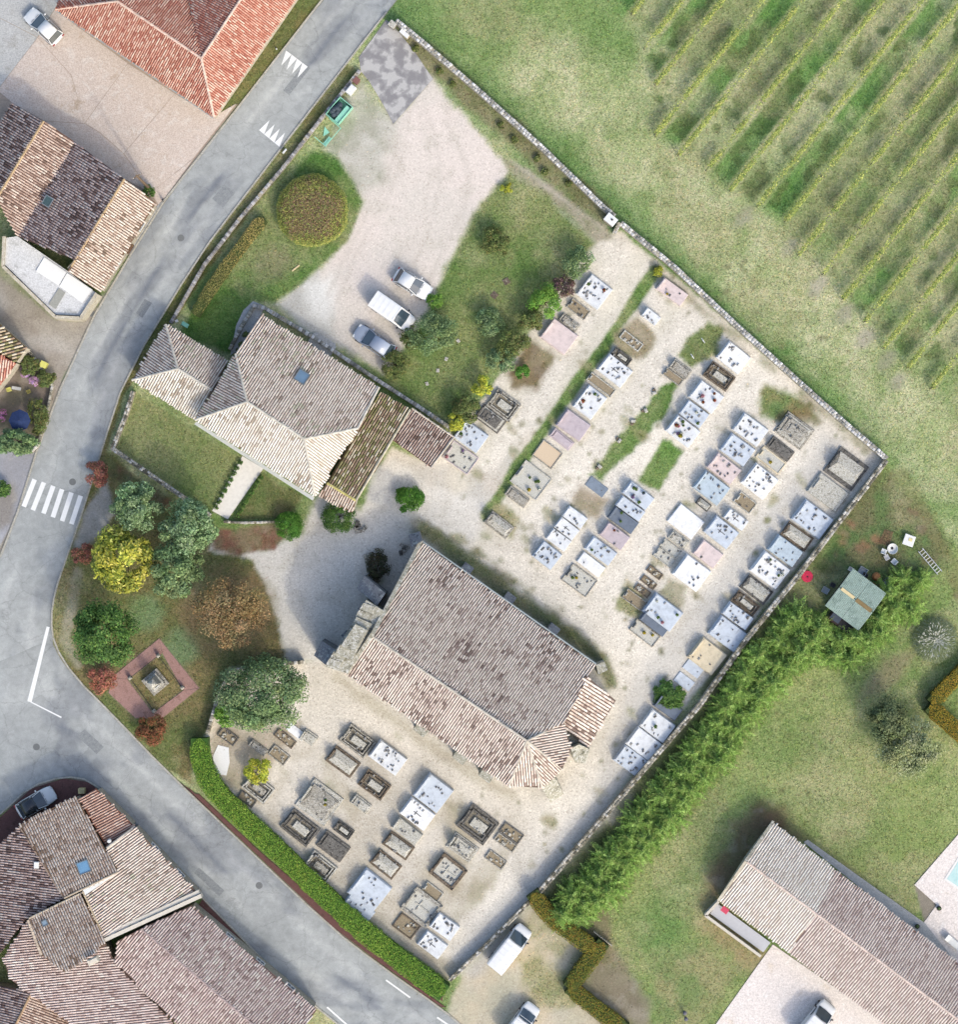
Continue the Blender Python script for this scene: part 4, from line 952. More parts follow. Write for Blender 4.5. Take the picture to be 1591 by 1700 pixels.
MB().box(W(*I(540, 150), .55), (.6, .5, 1.1), None, .03).build('meter_box', plain('cream_box', (216, 200, 150), .6, .1, 4), e); reparent(e)
e, r, rf = house('pale_roof_barn', (240, 1470), 'barn with large pale striped roof and white parapet along the lower road',
   [([Iz(700, 530, 4.14), Iz(888, 388, 3.26), Iz(1325, 845, 3.26), Iz(690, 1130, 4.88), Iz(545, 810, 4.88), Iz(778, 692, 4.29)], 'hall')], [(Iz(700, 530, 4.18), Iz(888, 388, 3.29)), (Iz(545, 815, 4.92), Iz(690, 1130, 4.92), (210, 190, 160), .1)], cat='barn')
for k, (dx, dy) in enumerate([(0, 0), (-14, -26)]):
    prism_px('parapet', [I(690 + dx, 1150 + dy), I(1332 + dx, 856 + dy), I(1322 + dx, 832 + dy), I(680 + dx, 1128 + dy)], 2.5, [5.2 - .15 * k, 3.6 - .15 * k, 3.6 - .15 * k, 5.2 - .15 * k], plain('limewash', (222, 214, 200), .85, .1, 5), e)
prism_px('flashing', [I(545, 805), I(560, 840), I(700, 745), I(778, 692), I(770, 680)], 4.0, [4.98, 5.0, 4.6, 4.42, 4.45], plain('white_flashing', (240, 240, 236), .6, .05, 4), e)
window(e, r, Iz(888, 388, 3.26), Iz(1325, 845, 3.26), .3, 2); window(e, r, Iz(888, 388, 3.26), Iz(1325, 845, 3.26), .7, 2); reparent(e)
e, r, rf = house('gabled_cottage', (110, 1560), 'cottage with honey brown tile roof, small skylight and stub chimney',
   [([Iz(180, 1000, 4.88), Iz(530, 832, 4.88), Iz(700, 1165, 5.48), Iz(430, 1350, 5.48), Iz(270, 1235, 5.33)], 'ochre')], [(Iz(185, 995, 4.88), Iz(530, 828, 4.88), (216, 200, 176), .1), (Iz(183, 1005, 4.92), Iz(270, 1235, 5.37), (236, 214, 190), .13)])
skylight(rf, *I(295, 1023), 5.0, .5, .5, -25, (.05, -.1), (150, 170, 185))
mb = MB(); mb.box(W(*I(615, 1272), 5.7), (1.0, .55, 1.0), Matrix.Rotation(math.radians(25), 3, 'Z'), .04); mb.box(W(*I(615, 1272), 6.25), (.7, .3, .12), Matrix.Rotation(math.radians(25), 3, 'Z')); mb.build('chimney', plain('chimney_render', (226, 216, 200), .85, .15, 5), rf); reparent(e)
e, r, rf = house('mauve_roof_warehouse', (400, 1660), 'long warehouse with mauve brown twin slope roof beside the lower road',
   [([Iz(930, 1062, 4.59), Iz(1265, 908, 3.40), Iz(1270, 915, 3.40), Iz(2090, 1600, 3.40), Iz(2000, 1720, 3.63), Iz(1700, 1720, 4.59)], 'mauve'),
    ([Iz(930, 1062, 4.59), Iz(1700, 1720, 4.59), Iz(1200, 1720, 3.48), Iz(760, 1285, 3.70), Iz(772, 1145, 4.07)], 'mauve')], [(Iz(930, 1062, 4.62), Iz(1700, 1720, 4.62), (190, 170, 166), .1)], cat='warehouse')
for t in (.3, .55, .8): window(e, r, Iz(1270, 915, 3.40), Iz(2090, 1600, 3.40), t, 2.2)
reparent(e)
e, r, rf = house('low_mauve_house', (130, 1640), 'low house with dusty mauve tile roof in front of the cottage',
   [([Iz(20, 1255, 4.22), Iz(175, 1010, 4.14), Iz(520, 1060, 3.63), Iz(700, 1170, 3.40), Iz(762, 1290, 3.33), Iz(1160, 1700, 3.11), Iz(1120, 1760, 3.11), Iz(560, 1760, 3.63), Iz(60, 1390, 4.14)], 'mauve')], [])
reparent(e)
e, r, rf = house('dark_gabled_house', (60, 1690), 'dark tiled gabled house below the low mauve roof at the block corner',
   [([Iz(210, 1475, 3.40), Iz(-120, 1420, 2.37), Iz(-120, 1760, 2.37), Iz(70, 1760, 3.40)], 'dark'), ([Iz(210, 1475, 3.40), Iz(70, 1760, 3.40), Iz(500, 1760, 2.66), Iz(520, 1650, 2.59)], 'brown')], [(Iz(210, 1475, 3.44), Iz(70, 1760, 3.44), (190, 160, 130))])
reparent(e)
# --- long house, bottom right --------------------------------------------------------
lh = empty('long_house', W(1420, 1560), label='long low house with pale to pink ribbed tile roof and lawn terraces', cat='house')
r = Roof()
def Lr(t): return (1241 + (1591 - 1241) * t, 1431 + (1692 - 1431) * t, 3.5)
def Ln(t): return (1286 + (1591 - 1286) * t, 1367 + (1599 - 1367) * t, 2.4)
def Ls(t): return (1194 + (1530 - 1194) * t, 1495 + (1745 - 1495) * t, 2.9)
def Lsp(t): return (Lr(t)[0] - 46 , Lr(t)[1] + 64, 2.4)
r.face([Lr(-.0), Ln(0), Ln(.33), Lr(.33)], 'longpale', seed=61, cw=.25, bumpy=.004); r.face([Lr(.33), Ln(.33), Ln(1.25), Lr(1.25)], 'longdark', seed=62, cw=.25, bumpy=.004)
r.face([Lr(0), Lsp(0), Lsp(.33), Lr(.33)], 'longpale', seed=63, cw=.25, bumpy=.004); r.face([Lr(.33), Lsp(.33), Lsp(1.25), Lr(1.25)], 'longpink', seed=64, cw=.25, bumpy=.004)
r.ridge(Lr(0), Lr(1.25), (236, 214, 202)); rf = r.make(lh, M_RENDER, .3)
for t in (.3, .6): window(lh, r, Ln(0), Ln(1.25), t, 1.4)
for t in (.2, .45, .7): window(lh, r, Lsp(0), Lsp(1.25), t, 1.4)
door(lh, r, Lsp(0), Lsp(1.25), .55)
prism_px('verge_board', [(1241, 1430), (1287, 1364), (1283, 1362), (1237, 1428)], 2.4, [3.65, 2.5, 2.5, 3.65], M_LICH, lh)
prism_px('verge_board', [(1195, 1497), (1241, 1431), (1237, 1429), (1191, 1495)], 2.4, [2.5, 3.65, 3.65, 2.5], M_RENDER, lh)
# porch: floor and low wall
prism_px('porch_floor', [(1192, 1500), (1180, 1517), (1268, 1581), (1280, 1565)], 0, .35, plain('porch_slab', (206, 208, 216), .7, .05, 3), lh)
for a, b in [((1194, 1497), (1172, 1520)), ((1172, 1520), (1264, 1588))]:
    d = (Vector(b) - Vector(a)).normalized(); n = Vector((-d.y, d.x)) * 2.2; a2 = Vector(a); b2 = Vector(b)
    prism_px('porch_wall', [a2 + n, b2 + n, b2 - n, a2 - n], 0, .95, MATS['limewash'], lh)
reparent(lh)
tb = empty('porch_table', W(1203, 1509, .35), label='small red garden table on the porch of the long house', cat='table')
MB().box((0, 0, .72), (.7, .55, .04), Matrix.Rotation(math.radians(-37), 3, 'Z')).build('tabletop', plain('red_plastic', (222, 80, 110), .5, .1, 4), tb)
for a in (35, 145, 215, 325):
    MB().cyl((.3 * math.cos(math.radians(a - 37)), .3 * math.sin(math.radians(a - 37)), 0), (.3 * math.cos(math.radians(a - 37)), .3 * math.sin(math.radians(a - 37)), .72), .02, .02, 6).build('leg', MATS['red_plastic'], tb)
# pool beside it
pl = empty('swimming_pool', W(1600, 1440), label='turquoise swimming pool with pale coping on the white terrace', cat='pool')
sheet('pool_coping', [(1568, 1460), (1606, 1400), (1680, 1450), (1640, 1510)], .09, plain('pool_coping', (244, 242, 238), .7, .03, 3), pl)
def water():
    m, nt, b = nodes_of('pool_water', .08, .5); n = noise(nt, 2.5, 3); c = ramp(nt, n.outputs[0], [(.3, A(190, 226, 224)), (.7, A(214, 238, 234))]); nt.links.new(c.outputs[0], b.inputs['Base Color']); bump(nt, b, n.outputs[0], .1, .02); return m
sheet('pool_water', [(1573, 1459), (1607, 1406), (1676, 1451), (1639, 1504)], .1, water(), pl); reparent(pl)
# ------------------------------------------------------------------ walls
def stone_wall(name, pts, width, height, label, rgbs=((186, 180, 166), (206, 202, 194), (150, 146, 134), (120, 116, 102)), seed=1, cat='wall', ss=(.22, .42)):
    o = ribbon(pts, width * .9, -.05, height - .06, .02, .8).build(name, M_RUBBLE, None, label=label, cat=cat)
    rg = np.random.default_rng(seed); p = [W(a[0], a[1]) for a in resample(pts, 3)]
    d = np.r_[0, np.cumsum([(b - a).length for a, b in zip(p[:-1], p[1:])])]; P = np.array([tuple(q) for q in p])
    V = []; F = []; C = []; n = 0; cols = [A(*c) for c in rgbs]
    rows = max(1, int(round(width / .26)))
    for k in range(rows):
        t = 0.0; off = (k + .5) / rows * width - width / 2
        while t < d[-1]:
            L = rg.uniform(*ss); tc = min(t + L / 2, d[-1]); c = np.array([np.interp(tc, d, P[:, i]) for i in range(3)])
            e = np.array([np.interp(min(tc + .1, d[-1]), d, P[:, i]) - np.interp(max(tc - .1, 0), d, P[:, i]) for i in range(3)]); e /= np.linalg.norm(e) + 1e-9
            nn = np.array([-e[1], e[0], 0]); hw = width / rows / 2 * rg.uniform(.85, 1.1); hl = L / 2 * .94; zt = height + rg.normal(0, .035); col = np.array(cols[rg.integers(len(cols))]) * rg.uniform(.8, 1.15)
            for z, ch in ((height - .2, 0), (zt - .04, 0), (zt, .04)):
                for su, sv_ in ((-1, -1), (1, -1), (1, 1), (-1, 1)):
                    V.append(c + e * su * (hl - ch) + nn * (off + sv_ * (hw - ch)) + np.array([0, 0, z + (rg.normal(0, .012) if z > height - .1 else 0)])); C.append(col)
            for a in (0, 4):
                for i in range(4): F.append((n + a + i, n + a + (i + 1) % 4, n + a + 4 + (i + 1) % 4, n + a + 4 + i))
            F.append((n + 8, n + 9, n + 10, n + 11)); n += 12; t += L
    link('coping_stones', build_np('coping_stones', np.array(V), [np.array(F)], np.array(C)), M_STONECOL, o, kind='stuff')
    return o
PALEW = ((214, 212, 208), (228, 226, 224), (190, 188, 184), (160, 158, 150))
stone_wall('boundary_wall', [(658, 38), (700, 72), (800, 158), (900, 248), (1000, 345), (1018, 360)], .5, 1.3, 'pale stone wall between the meadow and the car park', PALEW, 1)
stone_wall('boundary_wall', [(1030, 372), (1120, 446), (1220, 540), (1300, 612), (1400, 702), (1468, 760)], .5, 1.2, 'stone wall between the meadow and the cemetery graves', PALEW, 2)
stone_wall('cemetery_wall', [(1470, 764), (1400, 856), (1320, 960), (1240, 1058), (1160, 1170), (1060, 1286), (980, 1380), (896, 1478)], .5, 1.2, 'stone wall between the cemetery and the conifer garden', seed=3)
stone_wall('cemetery_wall', [(880, 1494), (820, 1555), (748, 1624)], .4, 1.0, 'low stone wall between the cemetery and the sandy yard', seed=4)
stone_wall('roadside_wall', [(598, 118), (540, 190), (470, 280), (400, 362), (340, 440), (285, 535)], .35, .6, 'grey retaining wall along the road verge behind the hedge', ((170, 166, 164), (190, 188, 188), (140, 138, 138)), 5)
stone_wall('front_garden_wall', [(222, 650), (210, 690), (188, 745), (268, 800), (350, 856)], .42, .9, 'mossy low wall around the town hall front lawn', seed=6)
stone_wall('front_garden_wall', [(372, 866), (405, 868), (470, 866)], .25, .6, 'short garden wall below the town hall flower bed', seed=7)
stone_wall('park_wall', [(346, 1216), (362, 1160), (384, 1113), (440, 1104), (505, 1098)], .36, 1.2, 'stone wall between the park trees and the cemetery', seed=8)
stone_wall('rear_wall', [(420, 508), (440, 512), (520, 560), (628, 632), (690, 672), (750, 712)], .38, .6, 'low pale wall behind the town hall roof edge', PALEW, 9)
stone_wall('rear_wall', [(420, 512), (400, 545), (382, 580)], .35, .6, 'short stone wall by the town hall courtyard hedge', seed=10)
stone_wall('side_garden_wall', [(45, 578), (62, 600), (88, 640), (78, 690), (64, 740), (50, 752)], .25, .7, 'low wall around the umbrella garden by the road', seed=11)
# ------------------------------------------------------------------ vegetation
def pcols(pal, n, rg, spread=.2):
    cols = np.array([A(*c, 1.35) for c, w in pal]); wt = np.array([w for c, w in pal], float); wt /= wt.sum()
    return cols[rg.choice(len(cols), n, p=wt)] * rg.uniform(1 - spread, 1 + spread, (n, 1))
def leaf_mesh(name, C, Nm, size, aspect, cols, rg, along=None):
    n = len(C); Nm = Nm / (np.linalg.norm(Nm, axis=1, keepdims=True) + 1e-9)
    if along is None:
        r = rg.normal(size=(n, 3)); T = np.cross(Nm, r)
    else: T = along
    T = T / (np.linalg.norm(T, axis=1, keepdims=True) + 1e-9); B = np.cross(Nm, T); B /= (np.linalg.norm(B, axis=1, keepdims=True) + 1e-9)
    s = size[:, None]; v = np.empty((n, 4, 3)); v[:, 0] = C + T * s; v[:, 1] = C + B * s * aspect + Nm * s * .15; v[:, 2] = C - T * s; v[:, 3] = C - B * s * aspect + Nm * s * .15
    return build_np(name, v.reshape(-1, 3), [np.arange(4 * n).reshape(-1, 4)], np.repeat(cols, 4, 0))
def crown_mesh(name, rx, ry, rz, n, leaf, pal, seed, clumps=40, cr=.28, aspect=.55, flat=0.0, up=.5, hollow=.55):
    rg = np.random.default_rng(seed); d = rg.normal(size=(clumps, 3)); d[:, 2] = np.abs(d[:, 2]) * 1.0 - .25; d /= np.linalg.norm(d, axis=1, keepdims=True)
    rad = rg.uniform(hollow, .98, clumps) * rg.uniform(.85, 1.05, clumps); cc = d * rad[:, None]; cs = cr * rg.uniform(.7, 1.3, clumps)
    k = rg.integers(clumps, size=n); o = rg.normal(size=(n, 3)); o /= np.linalg.norm(o, axis=1, keepdims=True); o *= (rg.random(n) ** .45)[:, None]
    P = cc[k] + o * cs[k][:, None]
    keep = np.linalg.norm(P, axis=1) < 1.12; P = P[keep]; k = k[keep]; o = o[keep]; n = len(P)
    Nn = o * .6 + P * .5 + rg.normal(size=(n, 3)) * .45; Nn[:, 2] += up
    C = P * np.array([rx, ry, rz]); tint = rg.uniform(.82, 1.18, (clumps, 1)) * np.c_[rg.uniform(.92, 1.1, clumps), np.ones(clumps), rg.uniform(.85, 1.1, clumps)]
    col = pcols(pal, n, rg) * tint[k]
    return leaf_mesh(name, C, Nn, leaf * rg.uniform(.6, 1.35, n), aspect, col, rg)
def trunk_mesh(h, r0, rx, seed, top):
    rg = random.Random(seed); mb = MB(); mb.cyl((0, 0, -.1), (0, 0, h), r0, r0 * .7, 8); mb.cyl((0, 0, h), (rg.uniform(-.2, .2), rg.uniform(-.2, .2), top), r0 * .7, r0 * .15, 7)
    for i in range(6):
        a = i * 1.05 + rg.uniform(-.3, .3); q = Vector((math.cos(a) * rx * .7, math.sin(a) * rx * .7, h + (top - h) * rg.uniform(.35, .9))); s = Vector((0, 0, h * rg.uniform(.8, 1.0)))
        mb.cyl(s, q, r0 * .4, r0 * .08, 6)
    return mb.mesh('trunk', True)
YEL = [((202, 200, 84), 4), ((178, 182, 80), 3), ((216, 212, 116), 2), ((136, 150, 68), 3), ((112, 130, 62), 1.5)]
GRY = [((122, 150, 104), 4), ((142, 168, 122), 3), ((100, 128, 88), 3), ((162, 184, 142), 1.5)]
DKG = [((80, 116, 58), 4), ((98, 136, 66), 3), ((66, 98, 52), 3), ((124, 152, 80), 1.5)]
BRN = [((166, 140, 100), 4), ((148, 126, 92), 3), ((180, 148, 104), 2), ((140, 132, 94), 3)]
RED = [((178, 116, 100), 4), ((158, 100, 88), 3), ((190, 134, 110), 2), ((128, 112, 80), 2)]
EVG = [((112, 138, 94), 4), ((134, 158, 108), 3), ((92, 116, 80), 3), ((152, 174, 120), 1.5)]
LIM = [((118, 160, 70), 4), ((96, 140, 60), 3), ((140, 176, 84), 2)]
BOX = [((88, 138, 54), 4), ((70, 116, 44), 3), ((110, 158, 66), 2)]
OLV = [((108, 124, 70), 4), ((90, 106, 60), 3), ((132, 140, 84), 2), ((120, 110, 70), 1)]
PUR = [((122, 96, 96), 4), ((104, 84, 84), 3), ((110, 112, 76), 2)]
LEMON = [((206, 204, 76), 4), ((170, 182, 72), 3), ((130, 140, 60), 2)]
def tree(name, px, py, r, h, pal, label, seed, cat='tree', n=5200, leaf=.13, group=None, ry=None, low=.25, clumps=44, cr=.27, aspect=.5, hollow=.5):
    rm = r / S; rym = (ry or r) / S; rz = h * (1 - low) / 2 * 1.05; zc = h * low + rz * .95; base = W(px, py, zc); base.z = 0
    e = empty(name, base, label=label, cat=cat, group=group)
    c = link('crown', crown_mesh('crown', rm, rym, rz, int(n * (1.6 if r > 40 else 2.4)), leaf * (1.05 if r > 40 else 1.15), pal, seed, clumps, cr, aspect, hollow=hollow), M_LEAF, e); c.location = (0, 0, zc)
    link('trunk', trunk_mesh(max(.3, h * low + .2), max(.05, rm * .07), rm, seed, h * .8), M_BARK, e); return e
tree('yellow_tree', 205, 925, 53, 6.5, YEL, 'yellow leaved tree in the roadside park', 401, leaf=.16, n=5200)
tree('park_tree', 226, 838, 44, 6.5, GRY, 'grey green tree nearest the pedestrian crossing in the park', 402, n=4600)
tree('park_tree', 311, 875, 47, 7, GRY, 'grey green tree beside the town hall flower bed', 403, n=5000)
tree('park_tree', 290, 946, 45, 6.5, EVG, 'grey green tree between the yellow and the brown trees', 404, n=4800)
tree('dark_tree', 173, 1050, 56, 8, DKG, 'dense dark green tree near the road bend and memorial', 405, n=8000, clumps=70, cr=.24, leaf=.12)
tree('autumn_tree', 381, 1012, 60, 6, BRN, 'brown autumn tree beside the church forecourt', 406, n=8000, leaf=.1, clumps=60, cr=.28, hollow=.45)
tree('red_shrub', 162, 785, 22, 2.2, RED, 'red shrub beside the road above the crossing', 407, 'shrub', 1300, .09, clumps=18, cr=.35)
tree('red_shrub', 138, 920, 19, 1.6, RED, 'red shrub left of the yellow tree', 408, 'shrub', 1000, .08, clumps=16, cr=.35)
tree('red_shrub', 168, 1127, 25, 1.8, RED, 'red shrub between the dark tree and the memorial paving', 409, 'shrub', 1500, .08, clumps=20, cr=.35)
tree('red_shrub', 251, 1212, 26, 2.0, [((132, 92, 66), 3), ((156, 96, 72), 2), ((104, 92, 56), 2)], 'brown red shrub below the memorial paving near the kerb', 410, 'shrub', 1600, .09, clumps=20, cr=.35)
tree('evergreen_tree', 438, 1150, 76, 8.5, EVG, 'big round evergreen tree behind the park wall near the church', 411, n=11000, clumps=60, cr=.26, leaf=.12, ry=62)
tree('light_shrub', 377, 1186, 20, 2.4, LIM, 'light green shrub beside the big evergreen tree', 412, 'shrub', 1300, .09, clumps=14, cr=.4)
tree('clipped_shrub', 480, 873, 23, 1.6, BOX, 'round clipped green shrub at the end of the flower bed', 413, 'shrub', 3000, .06, clumps=60, cr=.3, hollow=.75)
tree('clipped_shrub', 562, 858, 27, 1.8, DKG, 'round clipped green shrub by the mossy outbuilding corner', 414, 'shrub', 3400, .06, clumps=60, cr=.3, hollow=.75)
tree('spiky_shrub', 679, 828, 24, 1.5, BOX, 'feathery green shrub standing alone on the forecourt gravel', 415, 'shrub', 1500, .15, clumps=22, cr=.4, aspect=.2)
tree('lawn_bush', 822, 401, 26, 1.8, OLV, 'dark round bush alone on the side lawn', 416, 'bush', 1800, .07)
tree('lawn_bush', 842, 313, 11, .8, LEMON, 'small yellow green bush at the top of the side lawn', 417, 'bush', 500, .06, clumps=12)
tree('lawn_bush', 722, 556, 45, 2.6, EVG, 'large dark bush beside the parked white van', 418, 'bush', 4200, .08, ry=38)
tree('lawn_bush', 683, 562, 20, 1.5, OLV, 'small bush between the parked van and grey car', 423, 'bush', 1000, .07)
tree('lawn_bush', 656, 606, 26, 1.6, OLV, 'low olive bush at the tail of the grey car', 419, 'bush', 1500, .07)
tree('lawn_bush', 814, 535, 24, 2.0, EVG, 'dark bush in the middle of the lawn by the hedge row', 420, 'bush', 1500, .08)
tree('lawn_bush', 722, 500, 14, 1.2, LIM, 'small light bush at the nose of the white hatchback', 421, 'bush', 700, .07)
hb = [(958, 436, 28, EVG, 'dark green hedge bush beside the white speckled tomb'), (935, 478, 20, PUR, 'purple leaved hedge bush beside the white speckled tomb'), (903, 500, 30, LIM, 'light green hedge bush behind the pink tomb'),
      (880, 530, 22, OLV, 'olive hedge bush behind the pink tomb'), (852, 572, 28, OLV, 'olive hedge bush behind the planted earth grave'), (832, 600, 24, EVG, 'green hedge bush behind the planted earth grave'), (800, 642, 18, LEMON, 'bright yellow hedge bush behind the dark old tombs'),
      (772, 680, 24, OLV, 'olive hedge bush behind the blue tomb by the shed'), (757, 700, 16, LEMON, 'yellow olive hedge bush touching the tiled shed corner')]
for i, (x, y, rr, p, lab) in enumerate(hb): tree('hedge_bush', x, y, rr, 2.0 + .02 * rr, p, lab, 430 + i, 'bush', int(60 * rr), .08, 'loose hedge between lawn and graves', clumps=22, cr=.33, low=.1)
tree('grave_shrub', 866, 617, 13, 1.0, BOX, 'small bright green shrub growing on the planted earth grave', 445, 'shrub', 700, .07, clumps=12, cr=.4)
tree('grave_shrub', 428, 1277, 24, 2.0, LEMON, 'yellow green shrub among the old graves by the road hedge', 446, 'shrub', 1700, .08, clumps=20, cr=.35)
tree('laurel_bush', 1113, 1154, 28, .9, DKG, 'oval laurel bush between the blue slabs and a dark grave', 447, 'bush', 2200, .09, ry=26, clumps=40, cr=.3)
tree('garden_tree_and_shadow', 1508, 1240, 58, 4.2, [((150, 160, 118), 3), ((172, 180, 142), 3), ((122, 134, 92), 2)], 'loose light green tree on the garden lawn above the long house', 448, n=7000, leaf=.1, hollow=.3, ry=48)
tree('garden_tree_and_shadow', 1478, 1195, 38, 5.2, [((108, 122, 84), 3), ((126, 138, 96), 2), ((90, 104, 70), 3)], 'dark leaf mass standing for the shadow of the light green garden tree', 449, n=3600, leaf=.1, hollow=.3)  # dark crown added where the light tree's shadow lies
tree('corner_tree', 28, 735, 34, 3.5, EVG, 'green tree below the blue umbrella at the road garden', 450, n=2600, leaf=.11, ry=24)
tree('garden_shrub', 62, 690, 20, 1.6, OLV, 'olive shrub inside the low road garden wall', 451, 'shrub', 1200, .08, ry=30)
tree('garden_shrub', 48, 606, 18, 1.4, OLV, 'olive shrub beside the yellow box in the umbrella garden', 452, 'shrub', 1000, .08)
tree('garden_shrub', 76, 628, 16, 1.3, OLV, 'small shrub at the corner of the umbrella garden wall', 453, 'shrub', 900, .08)
tree('edge_shrub', 4, 812, 14, 1.2, DKG, 'dark green shrub beside the grey yard left of the crossing', 454, 'shrub', 700, .08)
for x, y, lab in [(40, 618, 'pink flowering bush nearest the edge house wall'), (57, 632, 'lilac flowering bush beside the olive shrubs')]:
    tree('flower_bush', x, y, 9, .8, [((220, 180, 222), 4), ((196, 150, 204), 2), ((120, 130, 80), 1)], lab, int(x * 7), 'bush', 500, .06, clumps=10, cr=.4)
tree('flower_bush', 4, 690, 10, .8, [((224, 150, 200), 3), ((120, 130, 80), 2)], 'magenta flowering bush beside the blue umbrella', 460, 'bush', 500, .06, clumps=10, cr=.4)
for i, (x, y, rr) in enumerate([(392, 600, 9), (402, 578, 10), (412, 560, 10)]):
    tree('courtyard_shrub', x, y, rr, .9, OLV, 'low olive shrub in the row against the town hall back wall', 470 + i, 'shrub', 450, .07, 'shrubs against the town hall wall', clumps=10, cr=.4)
for i in range(9):
    t = i / 8
    for a, b, lab in [((398, 768), (358, 842), 'small box ball along the lawn side of the pale front path'), ((432, 793), (394, 856), 'small box ball along the flower bed side of the pale front path')]:
        tree('box_ball', a[0] + (b[0] - a[0]) * t, a[1] + (b[1] - a[1]) * t, 4.6, .45, DKG, lab, 480 + i, 'shrub', 260, .035, 'box balls lining the front path', clumps=14, cr=.45)
# weedy plants along the boundary wall
for i, (x, y) in enumerate([(832, 208), (855, 232), (892, 262), (905, 285), (945, 305), (690, 80), (730, 118), (752, 140)]):
    tree('wall_weed', x, y, 6 + (i * 5) % 5, .5, OLV, 'scrubby weed clump at the foot of the pale meadow wall', 500 + i, 'weed', 420, .07, 'weeds along the pale meadow wall', clumps=9, cr=.45)
# big round clipped planting in the car park lawn
def drum(px, py, r, h):
    rm = r / S; base = W(px, py, h); base.z = 0; e = empty('round_topiary', base, label='huge round clipped hedge with brown top on the rear lawn', cat='hedge')
    rg = np.random.default_rng(77); n = 16000; a = rg.uniform(0, 2 * np.pi, n); q = np.sqrt(rg.random(n)) ; side = rg.random(n) < .3; q[side] = rg.uniform(.93, 1.0, side.sum())
    hh = h * (1 - .22 * q ** 4) ; z = hh - rg.random(n) ** 2 * .18; z[side] = rg.uniform(.1, 1, side.sum()) * h * .8
    lump = .97 + .1 * (fbm(np.cos(a) * 30 + 200, np.sin(a) * 30 + 200, 14, 3, 3) - .5) + rg.normal(0, .012, n); x = np.cos(a) * q * rm * lump; y = np.sin(a) * q * rm * lump
    z += .2 * (fbm(x * 10 + 500, y * 10 + 500, 9, 5, 3) - .5)
    top = np.array([A(*c, 1.25) for c in ((168, 144, 104), (150, 126, 96), (184, 164, 116), (156, 126, 112), (150, 160, 98))]); rim = np.array([A(*c, 1.25) for c in ((172, 176, 92), (144, 158, 84), (190, 186, 104), (122, 142, 74))])
    ct = top[rg.integers(5, size=n)]; crm = rim[rg.integers(4, size=n)]; pr = sstep(.55, .95, q + .5 * (fbm(x * 10, y * 10, 14, 9, 3) - .5) * 2); use = rg.random(n) < pr * .8 + .2
    col = np.where(use[:, None], crm, ct) * rg.uniform(.7, 1.25, (n, 1)); Nn = np.c_[np.cos(a) * q ** 4, np.sin(a) * q ** 4, np.full(n, .9)] + rg.normal(size=(n, 3)) * .4
    link('foliage', leaf_mesh('foliage', np.c_[x, y, z], Nn, rg.uniform(.04, .1, n), .5, col, rg), M_LEAF, e)
    mb = MB(); mb.lathe((0, 0, 0), [(rm * .86, 0), (rm * .88, h * .75), (rm * .8, h * .88), (rm * .3, h * .9)], 24); mb.build('twig_core', plain('dead_twigs', (110, 92, 62), .9, .3, 9), e)
drum(518, 348, 61, 1.7)
# clipped hedges
def hedge(name, pts, width, h, pal, label, seed, dens=170, leaf=.06, cat='hedge', group=None, core=(70, 84, 40)):
    rg = np.random.default_rng(seed); p = [W(a[0], a[1], h) for a in resample(smooth_line(pts, 1), 8)]
    for q in p: q.z = 0
    P = np.array([tuple(q) for q in p]); d = np.r_[0, np.cumsum(np.linalg.norm(np.diff(P, axis=0), axis=1))]
    n = int(d[-1] * (width + h) * dens); t = rg.uniform(0, d[-1], n); c = np.stack([np.interp(t, d, P[:, i]) for i in range(3)], 1); c2 = np.stack([np.interp(np.minimum(t + .2, d[-1]), d, P[:, i]) - np.interp(np.maximum(t - .2, 0), d, P[:, i]) for i in range(3)], 1)
    c2 /= np.linalg.norm(c2, axis=1, keepdims=True) + 1e-9; nn = np.c_[-c2[:, 1], c2[:, 0], np.zeros(n)]
    top = rg.random(n) < width / (width + h) + .15; s = rg.uniform(-1, 1, n); sd = np.where(rg.random(n) < .5, -1.0, 1.0)
    und = .3 * (fbm(t * 10, np.full(n, 7.0 * seed), 18, seed, 3) - .5) + .16 * (fbm(t * 10, np.full(n, 3.0 * seed), 6, seed + 1, 2) - .5); endr = np.minimum(1, np.sqrt(np.clip(np.minimum(t, d[-1] - t) / (width * .5), .02, 1)))
    off = np.where(top, s, sd * rg.uniform(.9, 1.03, n)) * width / 2 * endr * (1 + und); z = np.where(top, h * (1 - .12 * np.abs(s) ** 4) - rg.random(n) ** 2 * .12 + und * .8, rg.uniform(.05, .95, n) * h)
    C = c + nn * off[:, None]; C[:, 2] = z; Nn = np.where(top[:, None], np.array([0, 0, 1.0]), nn * sd[:, None]) + rg.normal(size=(n, 3)) * .45
    pat = fbm(C[:, 0] * 10 + 900, C[:, 1] * 10 + 900, 30, seed + 3, 4)[:, None]; col = pcols(pal, n, rg, .28) * (.8 + .4 * pat) * np.concatenate([.85 + .4 * pat, np.ones_like(pat), np.full_like(pat, .95)], 1)
    e = empty(name, tuple(P[0]), label=label, cat=cat, group=group)
    f = link('foliage', leaf_mesh('foliage', C - P[0], Nn, leaf * rg.uniform(.6, 1.4, n), .55, col, rg), M_LEAF, e)
    k = ribbon([(q.x * S + CX, CY - q.y * S) for q in p], width * .86, 0, h * .9, .03, .6, .06).build('branch_core', plain('hedge_core_%d' % core[1], core, .95, .3, 9), e); k.matrix_parent_inverse = Matrix.Translation(-Vector(P[0]))
    return e
